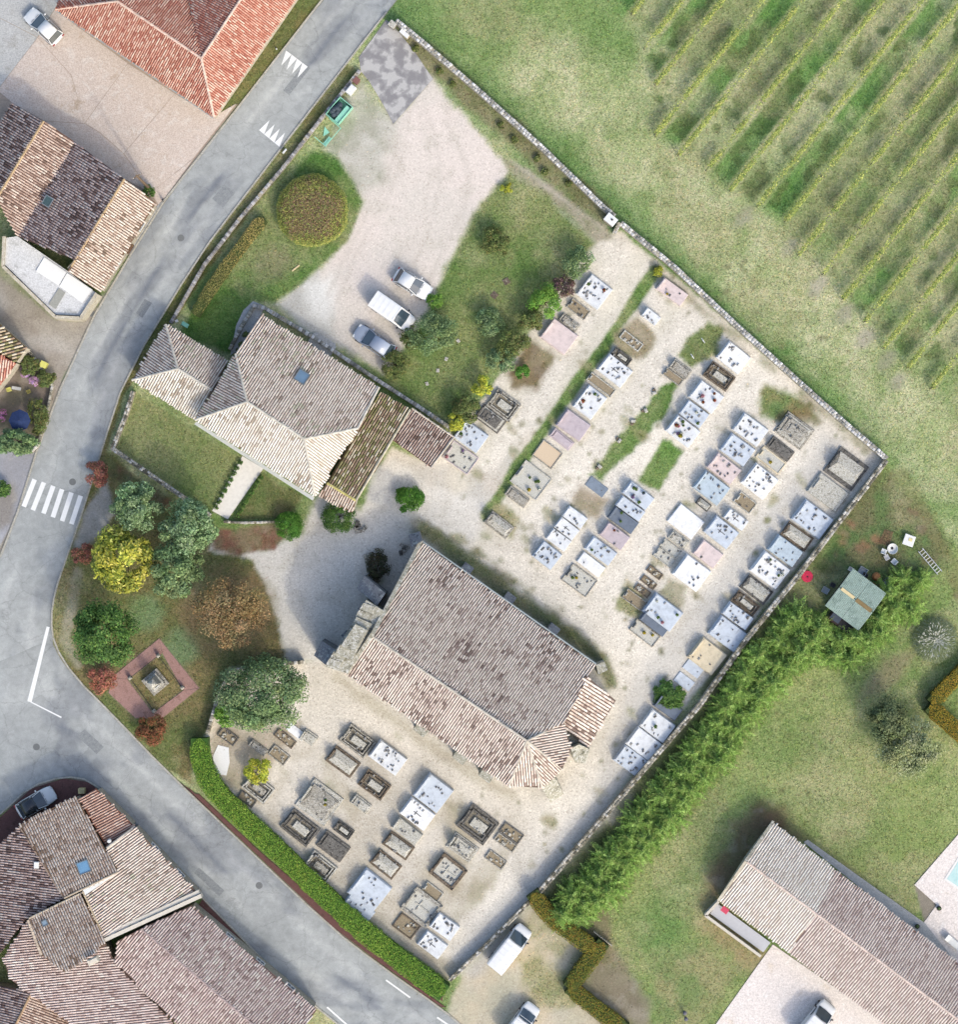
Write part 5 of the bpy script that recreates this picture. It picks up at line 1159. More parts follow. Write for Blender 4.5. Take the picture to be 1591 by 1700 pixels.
hedge('clipped_hedge', [(330, 1226), (331, 1262), (352, 1310), (400, 1358), (455, 1408), (540, 1490), (600, 1545), (660, 1592), (738, 1650)], 2.0, 1.7, [((128, 170, 66), 4), ((104, 148, 54), 3), ((150, 184, 84), 2), ((92, 124, 50), 2), ((150, 160, 70), .8)], 'long bright green clipped hedge between the lower road and graves', 511, 210, .06, core=(60, 96, 36))
hedge('clipped_hedge', [(436, 362), (400, 408), (360, 462), (322, 522)], 1.15, 1.2, [((156, 150, 92), 3), ((136, 130, 84), 3), ((170, 166, 100), 2)], 'yellowish clipped hedge along the roadside wall on the rear lawn', 512)
GOLD = [((140, 136, 56), 4), ((120, 124, 52), 3), ((160, 120, 60), 1.4), ((104, 120, 56), 2)]
hedge('clipped_hedge', [(884, 1484), (912, 1522), (950, 1552), (990, 1578)], 1.6, 1.6, GOLD, 'golden green clipped hedge joining the conifer row and sandy yard', 513)
hedge('clipped_hedge', [(1003, 1566), (945, 1642)], 1.6, 1.6, GOLD, 'golden green clipped hedge running down beside the sandy yard', 514)
hedge('clipped_hedge', [(945, 1640), (985, 1672), (1040, 1712)], 1.6, 1.5, GOLD, 'golden green clipped hedge below the sandy yard towards the garden', 515)
hedge('clipped_hedge', [(1548, 1168), (1595, 1120), (1640, 1080)], 1.4, 1.5, [((158, 142, 52), 4), ((140, 130, 50), 2), ((176, 140, 60), 2)], 'ochre clipped hedge on the upper garden edge by the pampas', 516)
hedge('clipped_hedge', [(1545, 1172), (1620, 1240)], 1.6, 1.5, [((158, 142, 52), 4), ((140, 130, 50), 2), ((176, 140, 60), 2)], 'ochre clipped hedge on the lower garden edge by the pampas', 517)
# conifer row: crowns of feathery arching branches
def conifer_mesh(R, h, seed):
    rg = np.random.default_rng(seed); C = []; T = []; Nn = []; sz = []; co = []
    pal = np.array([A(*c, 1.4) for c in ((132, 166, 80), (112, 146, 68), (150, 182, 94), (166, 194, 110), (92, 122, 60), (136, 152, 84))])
    for l in range(12):
        z0 = h * (.1 + .9 * l / 11); rl = R * (1 - .94 * (l / 11) ** 1.6) * rg.uniform(.9, 1.15); nb = 22 if l < 9 else 11
        for b in range(nb):
            a = rg.uniform(0, 2 * np.pi); L = rl * rg.uniform(.55, 1.2); c = pal[rg.integers(6)] * rg.uniform(.75, 1.25)
            m = max(3, int(L * 12)); s = (np.arange(m) + .5) / m; el = .3 + .18 * rg.normal(); drop = -.35 * s ** 2 * L; bend = rg.normal(0, .35) * s
            base = np.c_[np.cos(a + bend) * L * s, np.sin(a + bend) * L * s, z0 + el * L * s + drop]
            for side in (-1, 0, 1, 2):
                aa = a + rg.normal(0, .75, m); jit = rg.normal(0, .07, (m, 3))
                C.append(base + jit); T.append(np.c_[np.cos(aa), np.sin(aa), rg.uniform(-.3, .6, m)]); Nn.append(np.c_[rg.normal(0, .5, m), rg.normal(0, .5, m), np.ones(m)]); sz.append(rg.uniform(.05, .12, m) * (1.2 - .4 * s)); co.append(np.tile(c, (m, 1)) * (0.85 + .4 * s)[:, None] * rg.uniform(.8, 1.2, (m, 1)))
    C = np.concatenate(C); T = np.concatenate(T); Nn = np.concatenate(Nn); Nn = Nn - T * (np.sum(Nn * T, 1) / np.sum(T * T, 1))[:, None]
    return leaf_mesh('crown', C, Nn, np.concatenate(sz), .3, np.concatenate(co), rg, along=T)
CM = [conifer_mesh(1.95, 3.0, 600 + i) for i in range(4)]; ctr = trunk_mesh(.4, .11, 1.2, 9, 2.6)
line = resample([(952, 1518), (1010, 1455), (1080, 1370), (1150, 1285), (1210, 1205), (1262, 1130), (1310, 1070), (1345, 1035)], 31)
spots = []
for i, p in enumerate(line):
    d = Vector((.64, -.77)); n = Vector((.77, .64)); w = 13 + 8 * min(1, i / 14)
    for s in (-1, 1): spots.append((p[0] + n.x * s * w + rnd.uniform(-5, 5) + d.x * s * 8, p[1] + n.y * s * w + rnd.uniform(-5, 5) + d.y * s * 8, rnd.uniform(.78, 1.05)))
for p in line[1::1]: spots.append((p[0] + rnd.uniform(-6, 6), p[1] + rnd.uniform(-6, 6), rnd.uniform(.7, .95)))
for x, y in [(1370, 1050), (1398, 1062), (1425, 1058), (1385, 1088), (1415, 1095), (1445, 1060), (1350, 1085), (1460, 1028), (1490, 1010), (1478, 985), (1515, 985), (1530, 965), (1500, 960), (1515, 1015), (1465, 1050)]: spots.append((x, y, rnd.uniform(.7, .95)))
for i, (x, y, s) in enumerate(spots):
    hgt = 3.0 * s; b = W(x, y, hgt * .7); b.z = 0
    far = i >= 3 * len(line) - 1
    e = empty('conifer', b, rnd.uniform(0, 6.28), label='feathery light green conifer in the thicket around the green shed' if far else 'feathery light green conifer in the tall row along the cemetery wall', cat='conifer', group='conifers by the green shed' if far else 'conifer row along the cemetery wall')
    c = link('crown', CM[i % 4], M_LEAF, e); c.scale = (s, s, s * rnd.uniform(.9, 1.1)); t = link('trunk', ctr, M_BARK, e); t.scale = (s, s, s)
# pampas grass
def pampas(px, py, r):
    e = empty('pampas_grass', W(px, py), label='silvery pampas grass fountain behind the conifer thicket', cat='grass clump'); rg = np.random.default_rng(5); n = 4200
    a = rg.uniform(0, 2 * np.pi, n) + rg.normal(0, .2, n); q = rg.random(n) ** .7; L = r / S; C = np.c_[np.cos(a) * q * L, np.sin(a) * q * L, 1.2 - .9 * q ** 2 + rg.normal(0, .1, n)]; T = np.c_[np.cos(a + rg.normal(0, .5, n)), np.sin(a + rg.normal(0, .5, n)), .6 - 1.4 * q]
    col = np.array([A(150, 164, 130), A(176, 186, 156), A(128, 144, 104)])[rg.integers(3, size=n)]; link('blades', leaf_mesh('blades', C, np.c_[rg.normal(0, .3, n), rg.normal(0, .3, n), np.ones(n)], rg.uniform(.1, .28, n), .07, col, rg, along=T), M_LEAF, e)
    m = 260; a = rg.uniform(0, 2 * np.pi, m); q = rg.random(m) * .8; C = np.c_[np.cos(a) * q * L, np.sin(a) * q * L, 1.7 - .5 * q]; col = np.tile(np.array(A(236, 236, 224)), (m, 1)) * rg.uniform(.85, 1.1, (m, 1))
    link('plumes', leaf_mesh('plumes', C, rg.normal(size=(m, 3)) * .4 + [0, 0, 1], rg.uniform(.1, .2, m), .22, col, rg, along=np.c_[np.cos(a), np.sin(a), np.full(m, .5)]), M_LEAF, e)
pampas(1552, 1062, 38)
# vines: each row its posts, wires and foliage
ends = {0: (1049, 25), 1: (1070, 82), 2: (1087, 141), 3: (1086, 223), 4: (1130, 262), 5: (1178, 288), 6: (1217, 322), 7: (1261, 347), 8: (1308, 372), 9: (1335, 432), 10: (1374, 463), 11: (1405, 503), 12: (1442, 541), 13: (1475, 586), 14: (1512, 616), 15: (1553, 651)}
dv = Vector((.625, -.78)); VPAL = [((200, 202, 116), 4), ((180, 190, 104), 4), ((160, 176, 96), 4), ((190, 184, 116), 1.5), ((128, 152, 82), 4)]
ordn = ['first', 'second', 'third', 'fourth', 'fifth', 'sixth', 'seventh', 'eighth', 'ninth', 'tenth', 'eleventh', 'twelfth', 'thirteenth', 'fourteenth', 'fifteenth', 'sixteenth', 'seventeenth', 'eighteenth']
M_POST = plain('vine_post', (110, 98, 82), .9, .25, 9)
for k, p in ends.items():
    p = Vector(p); q = 834 + 51.6 * k; p = p + Vector((.78, .625)) * (q - (p.x * .78 + p.y * .625)); tmax = min((1680 - p.x) / dv.x, (p.y + 90) / -dv.y); L = max(60, tmax)
    e = empty('vine_row', W(p.x, p.y), label='%s row of yellowing trellised vines counted from the road' % ordn[k], cat='vine row', group='vine rows in the vineyard'); rg = np.random.default_rng(700 + k)
    b0 = W(p.x, p.y); u = Vector((dv.x, -dv.y, 0)).normalized(); Lm = L / S; n = int(Lm * 230); t = rg.uniform(0, Lm, n)
    dn = fbm(t * 10 + 300 * k, np.full(n, 50.0 * k), 16, 800 + k, 3); keep = rg.random(n) < sstep(.32, .56, dn) * .8 + .12; t = t[keep]; n = len(t)
    un = np.array(u); nn = np.array((-u.y, u.x, 0)); C = t[:, None] * un + rg.normal(0, .12, n)[:, None] * nn; C[:, 2] = rg.uniform(.55, 1.35, n)
    link('foliage', leaf_mesh('foliage', C, np.c_[rg.normal(0, .5, n), rg.normal(0, .5, n), np.ones(n)], rg.uniform(.05, .1, n), .7, pcols(VPAL, n, rg), rg), M_LEAF, e)
    mb = MB()
    for s in np.arange(.4, Lm, 1.05): mb.cyl(u * float(s) + Vector((0, 0, 0)), u * float(s + .1) + Vector((0, 0, .7)), .025, .015, 5)
    mb.build('vine_stocks', M_BARK, e, kind='stuff')
    mb = MB(); 
    for z in (.6, 1.0, 1.4): mb.cyl(u * .1 + Vector((0, 0, z)), u * Lm + Vector((0, 0, z)), .006, .006, 4)
    mb.build('wire', plain('steel_wire', (120, 120, 120), .5, .1, 3), e)
    pm = MB().cyl((0, 0, -.1), (0, 0, 1.55), .04, .035, 6).mesh('post')
    for s in np.arange(0, Lm, 5.5):
        o = link('post', pm, M_POST, e); o.location = u * float(s)
# ------------------------------------------------------------------ graves
ZT = {'B': (400, 425, 3.9775), 'C': (800, 425, 3.9775), 'D': (1191, 425, 3.9775), 'G': (800, 850, 3.9775), 'H': (1191, 850, 3.9775), 'Q1': (860, 780, 5.665), 'Q2': (1080, 540, 5.314), 'Q3': (1090, 800, 7.086), 'S1': (340, 1180, 4.972), 'S2': (560, 1270, 4.972), 'F': (400, 850, 3.9775)}
def granite(name, rgb, s=.12):
    if name in MATS: return MATS[name]
    m, nt, b = nodes_of(name, .28, .5); n = noise(nt, 40, 3, .8); n2 = noise(nt, 1.8, 6, .72, dist=.4); c = A(*rgb)
    r = ramp(nt, n.outputs[0], [(.35, [x * (1 - s) for x in c]), (.65, [min(.84, x * (1 + s)) for x in c])]).outputs[0]
    r = mixc(nt, 'MULTIPLY', 1, r, ramp(nt, n2.outputs[0], [(.32, .72), (.48, .95), (.65, 1.06)]).outputs[0]); nt.links.new(r, b.inputs['Base Color']); MATS[name] = m; return m
TM = {'wg': granite('white_granite', (238, 240, 242)), 'bg': granite('blue_grey_granite', (214, 222, 232)), 'lb': granite('light_blue_stone', (198, 212, 222)), 'dg': granite('dark_granite', (118, 128, 142)), 'pk': granite('pink_granite', (232, 214, 210)),
      'mv': granite('mauve_granite', (204, 190, 194)), 'bright': granite('white_marble', (252, 252, 252), .03), 'bei': granite('beige_stone', (234, 218, 186)), 'sl': granite('slate_blue', (138, 150, 164)),
      'old': stone('old_limestone', (168, 162, 150), (216, 214, 206), (84, 80, 72), 4, 16, light_at=.54, dark_at=.46), 'lich': stone('lichen_limestone', (190, 186, 172), (230, 228, 222), (96, 92, 82), 5, 16, light_at=.52, dark_at=.45),
      'br': stone('brown_stained_stone', (128, 114, 98), (190, 184, 172), (72, 62, 54), 4, 16, light_at=.6, dark_at=.46), 'bk': stone('blackened_stone', (120, 117, 112), (178, 174, 168), (62, 60, 58), 4, 16, light_at=.6, dark_at=.46)}
M_PLAQ = plain('dark_plaque', (98, 96, 94), .3, .25, 30, .5); M_PLAQ2 = plain('grey_plaque', (158, 156, 152), .35, .2, 30, .5)
M_EARTH = plain('grave_earth', (158, 144, 120), .95, .3, 8, bmp=.5); M_SANDF = plain('grave_sand', (222, 200, 172), .95, .1, 14); M_GRAVF = stone('white_grave_gravel', (208, 206, 196), (236, 234, 228), (140, 136, 120), 9, 22)
M_OLDBED = stone('old_grave_bed', (150, 142, 126), (186, 180, 166), (98, 90, 78), 5, 18)
def frame_mb(L, Wd, t, h, z=0):
    mb = MB()
    for cx, cy, sx, sy in ((-L / 2 + t / 2, 0, t, Wd), (L / 2 - t / 2, 0, t, Wd), (0, -Wd / 2 + t / 2, L - 2 * t, t), (0, Wd / 2 - t / 2, L - 2 * t, t)): mb.box((cx, cy, z + h / 2), (sx, sy, h), None, .015)
    return mb
PLQ = MB().box((0, 0, .5), (1, 1, 1), None, .12).mesh('plaque'); PLQ.materials.append(M_PLAQ)
PLQ2 = PLQ.copy(); PLQ2.materials.clear(); PLQ2.materials.append(M_PLAQ2)
POTM = MB().lathe((0, 0, 0), [(.075, 0), (.1, .16), (.115, .17), (.1, .15)], 10).mesh('pot', True)
M_POT = [plain('clay_pot', (170, 110, 84), .8, .15, 9), plain('dark_pot', (80, 78, 84), .5, .15, 9), plain('white_pot', (226, 224, 220), .5, .1, 9)]
FLC = {'red': (196, 50, 56), 'white': (240, 238, 232), 'yellow': (222, 190, 60), 'green': (96, 124, 62), 'pink': (222, 140, 168), 'violet': (150, 110, 176), 'blue': (90, 100, 150)}
FLM = {}
for fc, rgb in FLC.items():
    rg = np.random.default_rng(len(FLM) + 50); n = 120; d = rg.normal(size=(n, 3)); d[:, 2] = np.abs(d[:, 2]); d /= np.linalg.norm(d, axis=1, keepdims=True)
    col = np.where((rg.random(n) < .6)[:, None], np.array(A(*rgb, 1.2)), np.array(A(92, 116, 60))) * rg.uniform(.8, 1.2, (n, 1)); FLM[fc] = leaf_mesh('flowers', d * .15 * rg.uniform(.6, 1.1, (n, 1)) + [0, 0, .2], d + rg.normal(size=(n, 3)) * .3, rg.uniform(.03, .06, n), .7, col, rg)
def pot(loc, fc, label, group, s=1.0):
    e = empty('flower_pot', loc, rnd.uniform(0, 6), label=label, cat='flower pot', group=group); e.scale = (s, s, s)
    p = bpy.data.objects.new('pot', POTM.copy()); p.data.materials.append(M_POT[rnd.randrange(3)]); COL.objects.link(p); p.parent = e; link('flowers', FLM[fc], M_LEAF, e)
TOMB_AREAS = []
def tomb(tl, zx, zy, L, Wd, style, mat, label, head=-1, plq=0, pots='', cross=0, ang=37, h=None, group=None):
    ox, oy, f = ZT[tl]; px = ox + zx / f; py = oy + zy / f; L = L / f / S * 1.05; Wd = Wd / f / S * 1.04
    base = W(px, py, .3); base.z = 0; a = -math.radians(ang + rnd.uniform(-1.5, 1.5)); e = empty('grave', base, a, label=label, cat='grave', group=group); m = TM[mat]; top = .3
    hd = head
    if style == 'slab':                     # polished slab tomb with headstone
        b = MB().box((0, 0, .06), (L, Wd, .2), None, .02).build('base', m, e); hh = h or rnd.uniform(.3, .5)
        MB().box((0, 0, .16 + hh * .35), (L * .97, Wd * .97, hh * .7), None, .03).build('plinth', m, e)
        MB().box((L * .02 * -hd, 0, .16 + hh * .7 + .05), (L * .95, Wd * .93, .1), None, .025).build('slab', m, e); top = .16 + hh * .7 + .1
        hs = MB(); tk = .16; hw = Wd * rnd.uniform(.55, .85); hz = rnd.uniform(.35, .6); hs.box((hd * L * .43, 0, top + hz / 2), (tk, hw, hz), None, .03); hs.box((hd * L * .43, 0, top + .05), (tk * 1.6, hw * 1.1, .1), None, .02); hs.build('headstone', m, e)
    elif style == 'plain':
        MB().box((0, 0, .12), (L, Wd, .28), None, .02).build('base', m, e); MB().box((0, 0, .31), (L * .96, Wd * .96, .1), None, .03).build('slab', m, e); top = .36
        if cross >= 0: MB().box((hd * L * .4, 0, top + .1), (.14, Wd * .5, .2), None, .03).build('headstone', m, e)
    elif style == 'flat':
        MB().box((0, 0, .05), (L, Wd, .14), None, .02).build('slab', m, e); top = .12; MB().cyl((L * .28, 0, top), (L * .28, 0, top + .05), .06, .05, 10).build('vase_socket', M_PLAQ, e)
    elif style == 'old':                    # old stone tombs in four builds
        var = int(zx * 13 + zy * 7) % 4; lm = TM['lich'] if mat != 'lich' else TM['old']
        if var == 0:                        # kerb, inner kerb, raised ledger
            frame_mb(L, Wd, max(.1, Wd * .09), .3).build('kerb', m, e); MB().box((0, 0, .06), (L * .86, Wd * .82, .16), None, .01).build('bed', M_OLDBED, e)
            frame_mb(L * .78, Wd * .74, max(.07, Wd * .06), .42).build('inner_kerb', m, e); MB().box((L * .04, 0, .22), (L * .5, Wd * .36, .4), None, .04).build('ledger', lm, e); top = .42
        elif var == 1:                      # three shallow steps
            for i, (k, z) in enumerate(((1, .16), (.86, .3), (.7, .44))): MB().box((0, 0, z / 2), (L * k, Wd * (k - .02 * i), z), None, .03).build('step', m if i != 1 else lm, e)
            MB().box((L * .05, 0, .48), (L * .5, Wd * .34, .1), None, .04).build('ledger', m, e); top = .5
        elif var == 2:                      # hipped coffin stone on a base
            MB().box((0, 0, .1), (L, Wd, .22), None, .03).build('base', m, e); x, y = L * .42, Wd * .36
            mb = MB(); mb.add([(-x, -y, .2), (x, -y, .2), (x, y, .2), (-x, y, .2), (-x, -y, .36), (x, -y, .36), (x, y, .36), (-x, y, .36), (-x * .75, 0, .58), (x * .75, 0, .58)], [(0, 1, 5, 4), (1, 2, 6, 5), (2, 3, 7, 6), (3, 0, 4, 7), (4, 5, 9, 8), (6, 7, 8, 9), (5, 6, 9), (7, 4, 8)]); mb.build('coffin_stone', lm, e); top = .3
        else:                               # walled bed of chippings with a lying cross
            frame_mb(L, Wd, max(.13, Wd * .12), .4).build('kerb', m, e); MB().box((0, 0, .1), (L * .8, Wd * .8, .2)).build('infill', M_GRAVF, e); top = .2
            MB().box((L * .03, 0, .24), (L * .5, .13, .1), None, .02).build('cross_shaft', lm, e); MB().box((hd * L * .08, 0, .245), (.13, Wd * .42, .1), None, .02).build('cross_arm', lm, e)
            for sx in (-1, 1):
                for sy in (-1, 1): MB().box((sx * L * .47, sy * Wd * .45, .28), (.16, .16, .56), None, .03).build('corner_post', m, e)
        hs = MB(); hz = rnd.uniform(.6, 1.0); hs.box((hd * L * .44, 0, hz / 2), (.2, Wd * .55, hz), None, .03); hs.box((hd * L * .44, 0, hz + .2), (.12, .12, .42)); hs.box((hd * L * .44, 0, hz + .26), (.11, .4, .12)); hs.build('headstone', m, e)
    elif style == 'ledger':                 # plain weathered ledger stone
        MB().box((0, 0, .1), (L, Wd, .24), None, .03).build('base', m, e); MB().box((L * .03 * -hd, 0, .28), (L * .82, Wd * .7, .16), None, .05).build('ledger', m, e); top = .36
        hs = MB(); hz = rnd.uniform(.4, .8); hs.box((hd * L * .46, 0, hz / 2), (.16, Wd * .6, hz), None, .04); hs.build('headstone', m, e)
    elif style in ('plot', 'sand', 'gravel'):
        frame_mb(L, Wd, .1, .22).build('kerb', m, e); fill = {'plot': M_EARTH, 'sand': M_SANDF, 'gravel': M_GRAVF}[style]
        MB().box((0, 0, .07), (L - .2, Wd - .2, .14)).build('infill', fill, e); top = .14
        if style != 'sand': MB().box((hd * L * .42, 0, .3), (.14, Wd * .4, .55), None, .03).build('headstone', m, e)
    elif style == 'rubble':                 # broken old grave with tumbled stones
        frame_mb(L, Wd, .12, .2).build('kerb', m, e); MB().box((0, 0, .05), (L - .2, Wd - .2, .1)).build('infill', M_EARTH, e); top = .1; rg = random.Random(int(zx * 3 + zy))
        for i in range(9):
            s = rg.uniform(.12, .3); Mr = Matrix.Rotation(rg.uniform(0, 3), 3, 'Z') @ Matrix.Rotation(rg.uniform(-.3, .3), 3, 'X')
            MB().box((rg.uniform(-.4, .4) * L, rg.uniform(-.36, .36) * Wd, .1 + s * .2), (s, s * rg.uniform(.6, 1), s * .6), Mr, s * .1).build('stone', TM['lich'] if i % 3 else m, e)
    rg = random.Random(int(zx * 7 + zy * 3))
    for i in range(int(plq * 1.6) + (4 if style == 'old' else 0)):                    # memorial plaques standing or lying on the slab
        bx = rg.uniform(-.4, .38) * L; by = rg.choice((-1, 1)) * rg.uniform(.12, .4) * Wd if rg.random() < .75 else rg.uniform(-.38, .38) * Wd
        o = link('plaque', PLQ if rg.random() < .65 else PLQ2, None, e); o.location = (bx, by, top - .005); o.scale = (rg.uniform(.06, .2), rg.uniform(.12, .28), rg.uniform(.05, .16)); o.rotation_euler = (0, 0, rg.uniform(-.25, .25))
    if cross > 0:
        c = MB(); c.box((0, 0, top + .02), (L * .3, .07, .045), None, .01); c.box((hd * L * .06, 0, top + .02), (.07, L * .16, .04), None, .01); c.build('cross', M_PLAQ, e)
    ca, sa_ = math.cos(a), math.sin(a); TOMB_AREAS.append((base.x, base.y, max(L, Wd) * .6))
    short = label.split(',')[0]
    for w in pots.split():
        fc = w; bx = rg.uniform(-.38, .38) * L; by = rg.uniform(-.36, .36) * Wd
        pot((base.x + ca * bx - sa_ * by, base.y + sa_ * bx + ca * by, top), fc, 'small pot of %s %s on %s' % (fc, 'leaves' if fc == 'green' else 'flowers', short.replace('grave', 'grave')), 'flower pots on ' + short, rg.uniform(.8, 1.25))
    return e
def row(where, group, items):
    for i, it in enumerate(items):
        tl, zx, zy, L, Wd, style, mat, desc = it[:8]; kw = it[8] if len(it) > 8 else {}
        tomb(tl, zx, zy, L, Wd, style, mat, '%s, %s from %s' % (desc, ordn[i], where), group=group, **kw)
ordn += ['nineteenth', 'twentieth', 'twenty-first']
P = dict
row('the tiled shed in the hedge row', 'graves in the hedge row', [
 ('B', 1450, 1330, 195, 130, 'gravel', 'mv', 'mauve stone grave strewn with rocks', P(plq=8, pots='pink violet')), ('B', 1520, 1190, 180, 140, 'slab', 'bg', 'pale blue slab grave with plaques', P(plq=9, pots='green')),
 ('C', 60, 1075, 180, 105, 'old', 'bk', 'blackened stepped stone grave', P(plq=2)), ('C', 145, 985, 180, 135, 'old', 'old', 'grey stepped stone grave', P(plq=2)),
 ('C', 510, 530, 195, 155, 'slab', 'pk', 'smooth bare pink slab grave', P()), ('C', 580, 440, 130, 58, 'ledger', 'old', 'narrow speckled ledger grave', P(plq=2)), ('C', 640, 350, 140, 72, 'plot', 'old', 'small earthen kerb grave', P(plq=4)),
 ('C', 745, 235, 170, 165, 'slab', 'wg', 'white slab grave dotted with plaques', P(plq=14, pots='red green'))])
row('the church in the grass strip row', 'graves in the grass strip row', [
 ('G', 115, 85, 175, 95, 'old', 'old', 'weathered framed stone grave', P()), ('C', 235, 1590, 150, 70, 'ledger', 'old', 'narrow grey ledger grave', P(plq=1)), ('C', 325, 1480, 205, 170, 'gravel', 'lich', 'white gravel grave with plants', P(pots='green green yellow green white')),
 ('C', 435, 1310, 150, 125, 'sand', 'old', 'bare sand filled kerb grave', P()), ('C', 530, 1210, 155, 66, 'ledger', 'mv', 'narrow greyish mauve grave', P()), ('C', 605, 1115, 185, 130, 'slab', 'mv', 'bare mauve slab grave', P()),
 ('C', 715, 965, 145, 175, 'slab', 'wg', 'white slab grave with many ornaments', P(plq=10, pots='red green white')), ('C', 790, 850, 190, 60, 'plot', 'lich', 'grassy kerb grave', P()), ('C', 880, 755, 190, 135, 'slab', 'wg', 'inscribed white slab grave', P(plq=12, cross=1)),
 ('C', 925, 665, 130, 60, 'old', 'bk', 'narrow blackened grave', P()), ('C', 990, 560, 150, 62, 'rubble', 'lich', 'earth grave edged with stones', P()), ('C', 1120, 400, 108, 66, 'slab', 'wg', 'small white grave with plaques', P(plq=6)), ('C', 1258, 235, 192, 92, 'slab', 'pk', 'pale pink slab grave', P(plq=2, pots='yellow'))])
row('the church in the four slab row', 'graves in the four slab row', [
 ('Q1', 275, 803, 212, 180, 'slab', 'bg', 'blue grey slab grave with plaques', P(plq=12)), ('Q1', 383, 657, 208, 120, 'slab', 'wg', 'white joined slab grave with few ornaments', P(plq=4)), ('Q1', 460, 552, 208, 120, 'slab', 'wg', 'white joined slab grave with dark cross', P(plq=2, cross=1)),
 ('Q1', 537, 445, 208, 120, 'slab', 'wg', 'white joined slab grave at row end', P(plq=3)), ('Q1', 745, 160, 190, 100, 'flat', 'sl', 'flat slate blue grave slab', P())])
row('the church in the mixed row', 'graves in the mixed row', [
 ('Q1', 580, 1040, 270, 185, 'gravel', 'old', 'rough brown gravel grave', P(plq=6, pots='yellow green')), ('Q1', 690, 890, 245, 112, 'plain', 'bright', 'plain white box grave', P(plq=1, cross=-1)), ('Q1', 780, 760, 270, 145, 'slab', 'bg', 'pale blue slab grave with bouquets', P(plq=5, pots='green white')),
 ('Q1', 910, 620, 245, 150, 'slab', 'mv', 'rosy slab grave', P(plq=2, pots='red')), ('Q1', 990, 472, 265, 130, 'slab', 'dg', 'dark blue grey slab grave', P(pots='green green')), ('Q1', 1058, 362, 262, 112, 'slab', 'bg', 'narrow pale blue slab grave', P(plq=4)), ('Q1', 1132, 240, 270, 140, 'slab', 'bg', 'pale blue slab grave with potted plants', P(plq=2, pots='green green blue violet green'))])
row('the church in the middle row', 'graves in the middle row', [
 ('G', 1010, 580, 150, 72, 'plot', 'old', 'sunken grassy kerb grave', P(plq=1)), ('G', 1078, 800, 185, 88, 'gravel', 'old', 'grey kerb grave with yellow flowers', P(pots='yellow yellow')), ('G', 1140, 735, 190, 76, 'slab', 'dg', 'narrow dark slab grave', P(h=.25)), ('G', 1195, 660, 220, 150, 'slab', 'bg', 'pale blue slab grave with bouquets', P(plq=3, pots='green green white pink')),
 ('Q3', 100, 890, 240, 120, 'gravel', 'lich', 'grey pebble kerb grave', P(plq=2)), ('Q3', 170, 785, 240, 112, 'gravel', 'lich', 'speckled pebble kerb grave', P(plq=2)), ('Q3', 265, 680, 225, 115, 'ledger', 'lich', 'worn whitish ledger grave', P(plq=4)), ('Q3', 415, 1067, 345, 290, 'slab', 'bright', 'large bright white slab grave', P(plq=4)),
 ('Q3', 610, 845, 290, 205, 'slab', 'pk', 'smooth rose slab grave', P(plq=1)), ('Q3', 350, 465, 345, 255, 'plain', 'bright', 'blank white square grave', P(cross=-1)), ('Q3', 765, 590, 330, 240, 'slab', 'bg', 'pale blue slab grave with dark cross', P(plq=6, cross=1)), ('Q3', 935, 440, 265, 135, 'slab', 'wg', 'short white slab grave', P(plq=4, cross=1)),
 ('Q3', 560, 262, 165, 95, 'old', 'bk', 'tiny dark stone grave', P()), ('Q3', 1050, 245, 230, 150, 'plot', 'lich', 'sandy stone kerb grave', P(plq=3))])
row('the blank white grave, upper rows', 'graves in the upper middle row', [
 ('Q2', 540, 1432, 262, 190, 'slab', 'lb', 'light blue slab grave with dark panel', P(plq=9)), ('Q2', 650, 1262, 255, 165, 'slab', 'pk', 'pinkish slab grave with plaques', P(plq=8)), ('Q2', 770, 1097, 250, 182, 'slab', 'bg', 'pale blue slab grave edged with plaques', P(plq=12)), ('Q2', 885, 920, 258, 180, 'slab', 'wg', 'white slab grave with rows of plaques', P(plq=12)),
 ('Q2', 965, 1375, 242, 218, 'slab', 'bright', 'bright white grave covered in dark plaques', P(plq=18)), ('Q2', 1068, 1190, 240, 118, 'gravel', 'bei', 'beige kerb grave with yellow lichen', P(pots='yellow')), ('Q2', 1150, 1090, 230, 108, 'ledger', 'bk', 'dark grey ledger grave', P()), ('Q2', 1275, 930, 275, 212, 'old', 'old', 'large stepped grey stone grave', P(plq=2))])
row('the meadow wall in the flower row', 'graves in the flower row', [
 ('Q2', 735, 283, 235, 185, 'slab', 'bright', 'bright white slab grave by the wall', P(plq=9)), ('Q2', 610, 450, 240, 150, 'old', 'br', 'dark brown sunken stone grave', P(plq=2)), ('Q2', 495, 630, 245, 185, 'slab', 'wg', 'white slab grave with red flowers', P(plq=4, pots='red red red pink')), ('Q2', 385, 782, 220, 150, 'slab', 'bg', 'pale blue slab grave with bouquets', P(plq=6, pots='white green')),
 ('Q2', 288, 932, 245, 178, 'slab', 'wg', 'white grave heaped with flower pots', P(plq=8, pots='yellow green violet red green white pink green')), ('Q2', 268, 385, 175, 95, 'ledger', 'old', 'grey ledger grave in the weeds', P()), ('Q2', 205, 455, 175, 72, 'plot', 'old', 'low kerb grave in the weeds', P())])
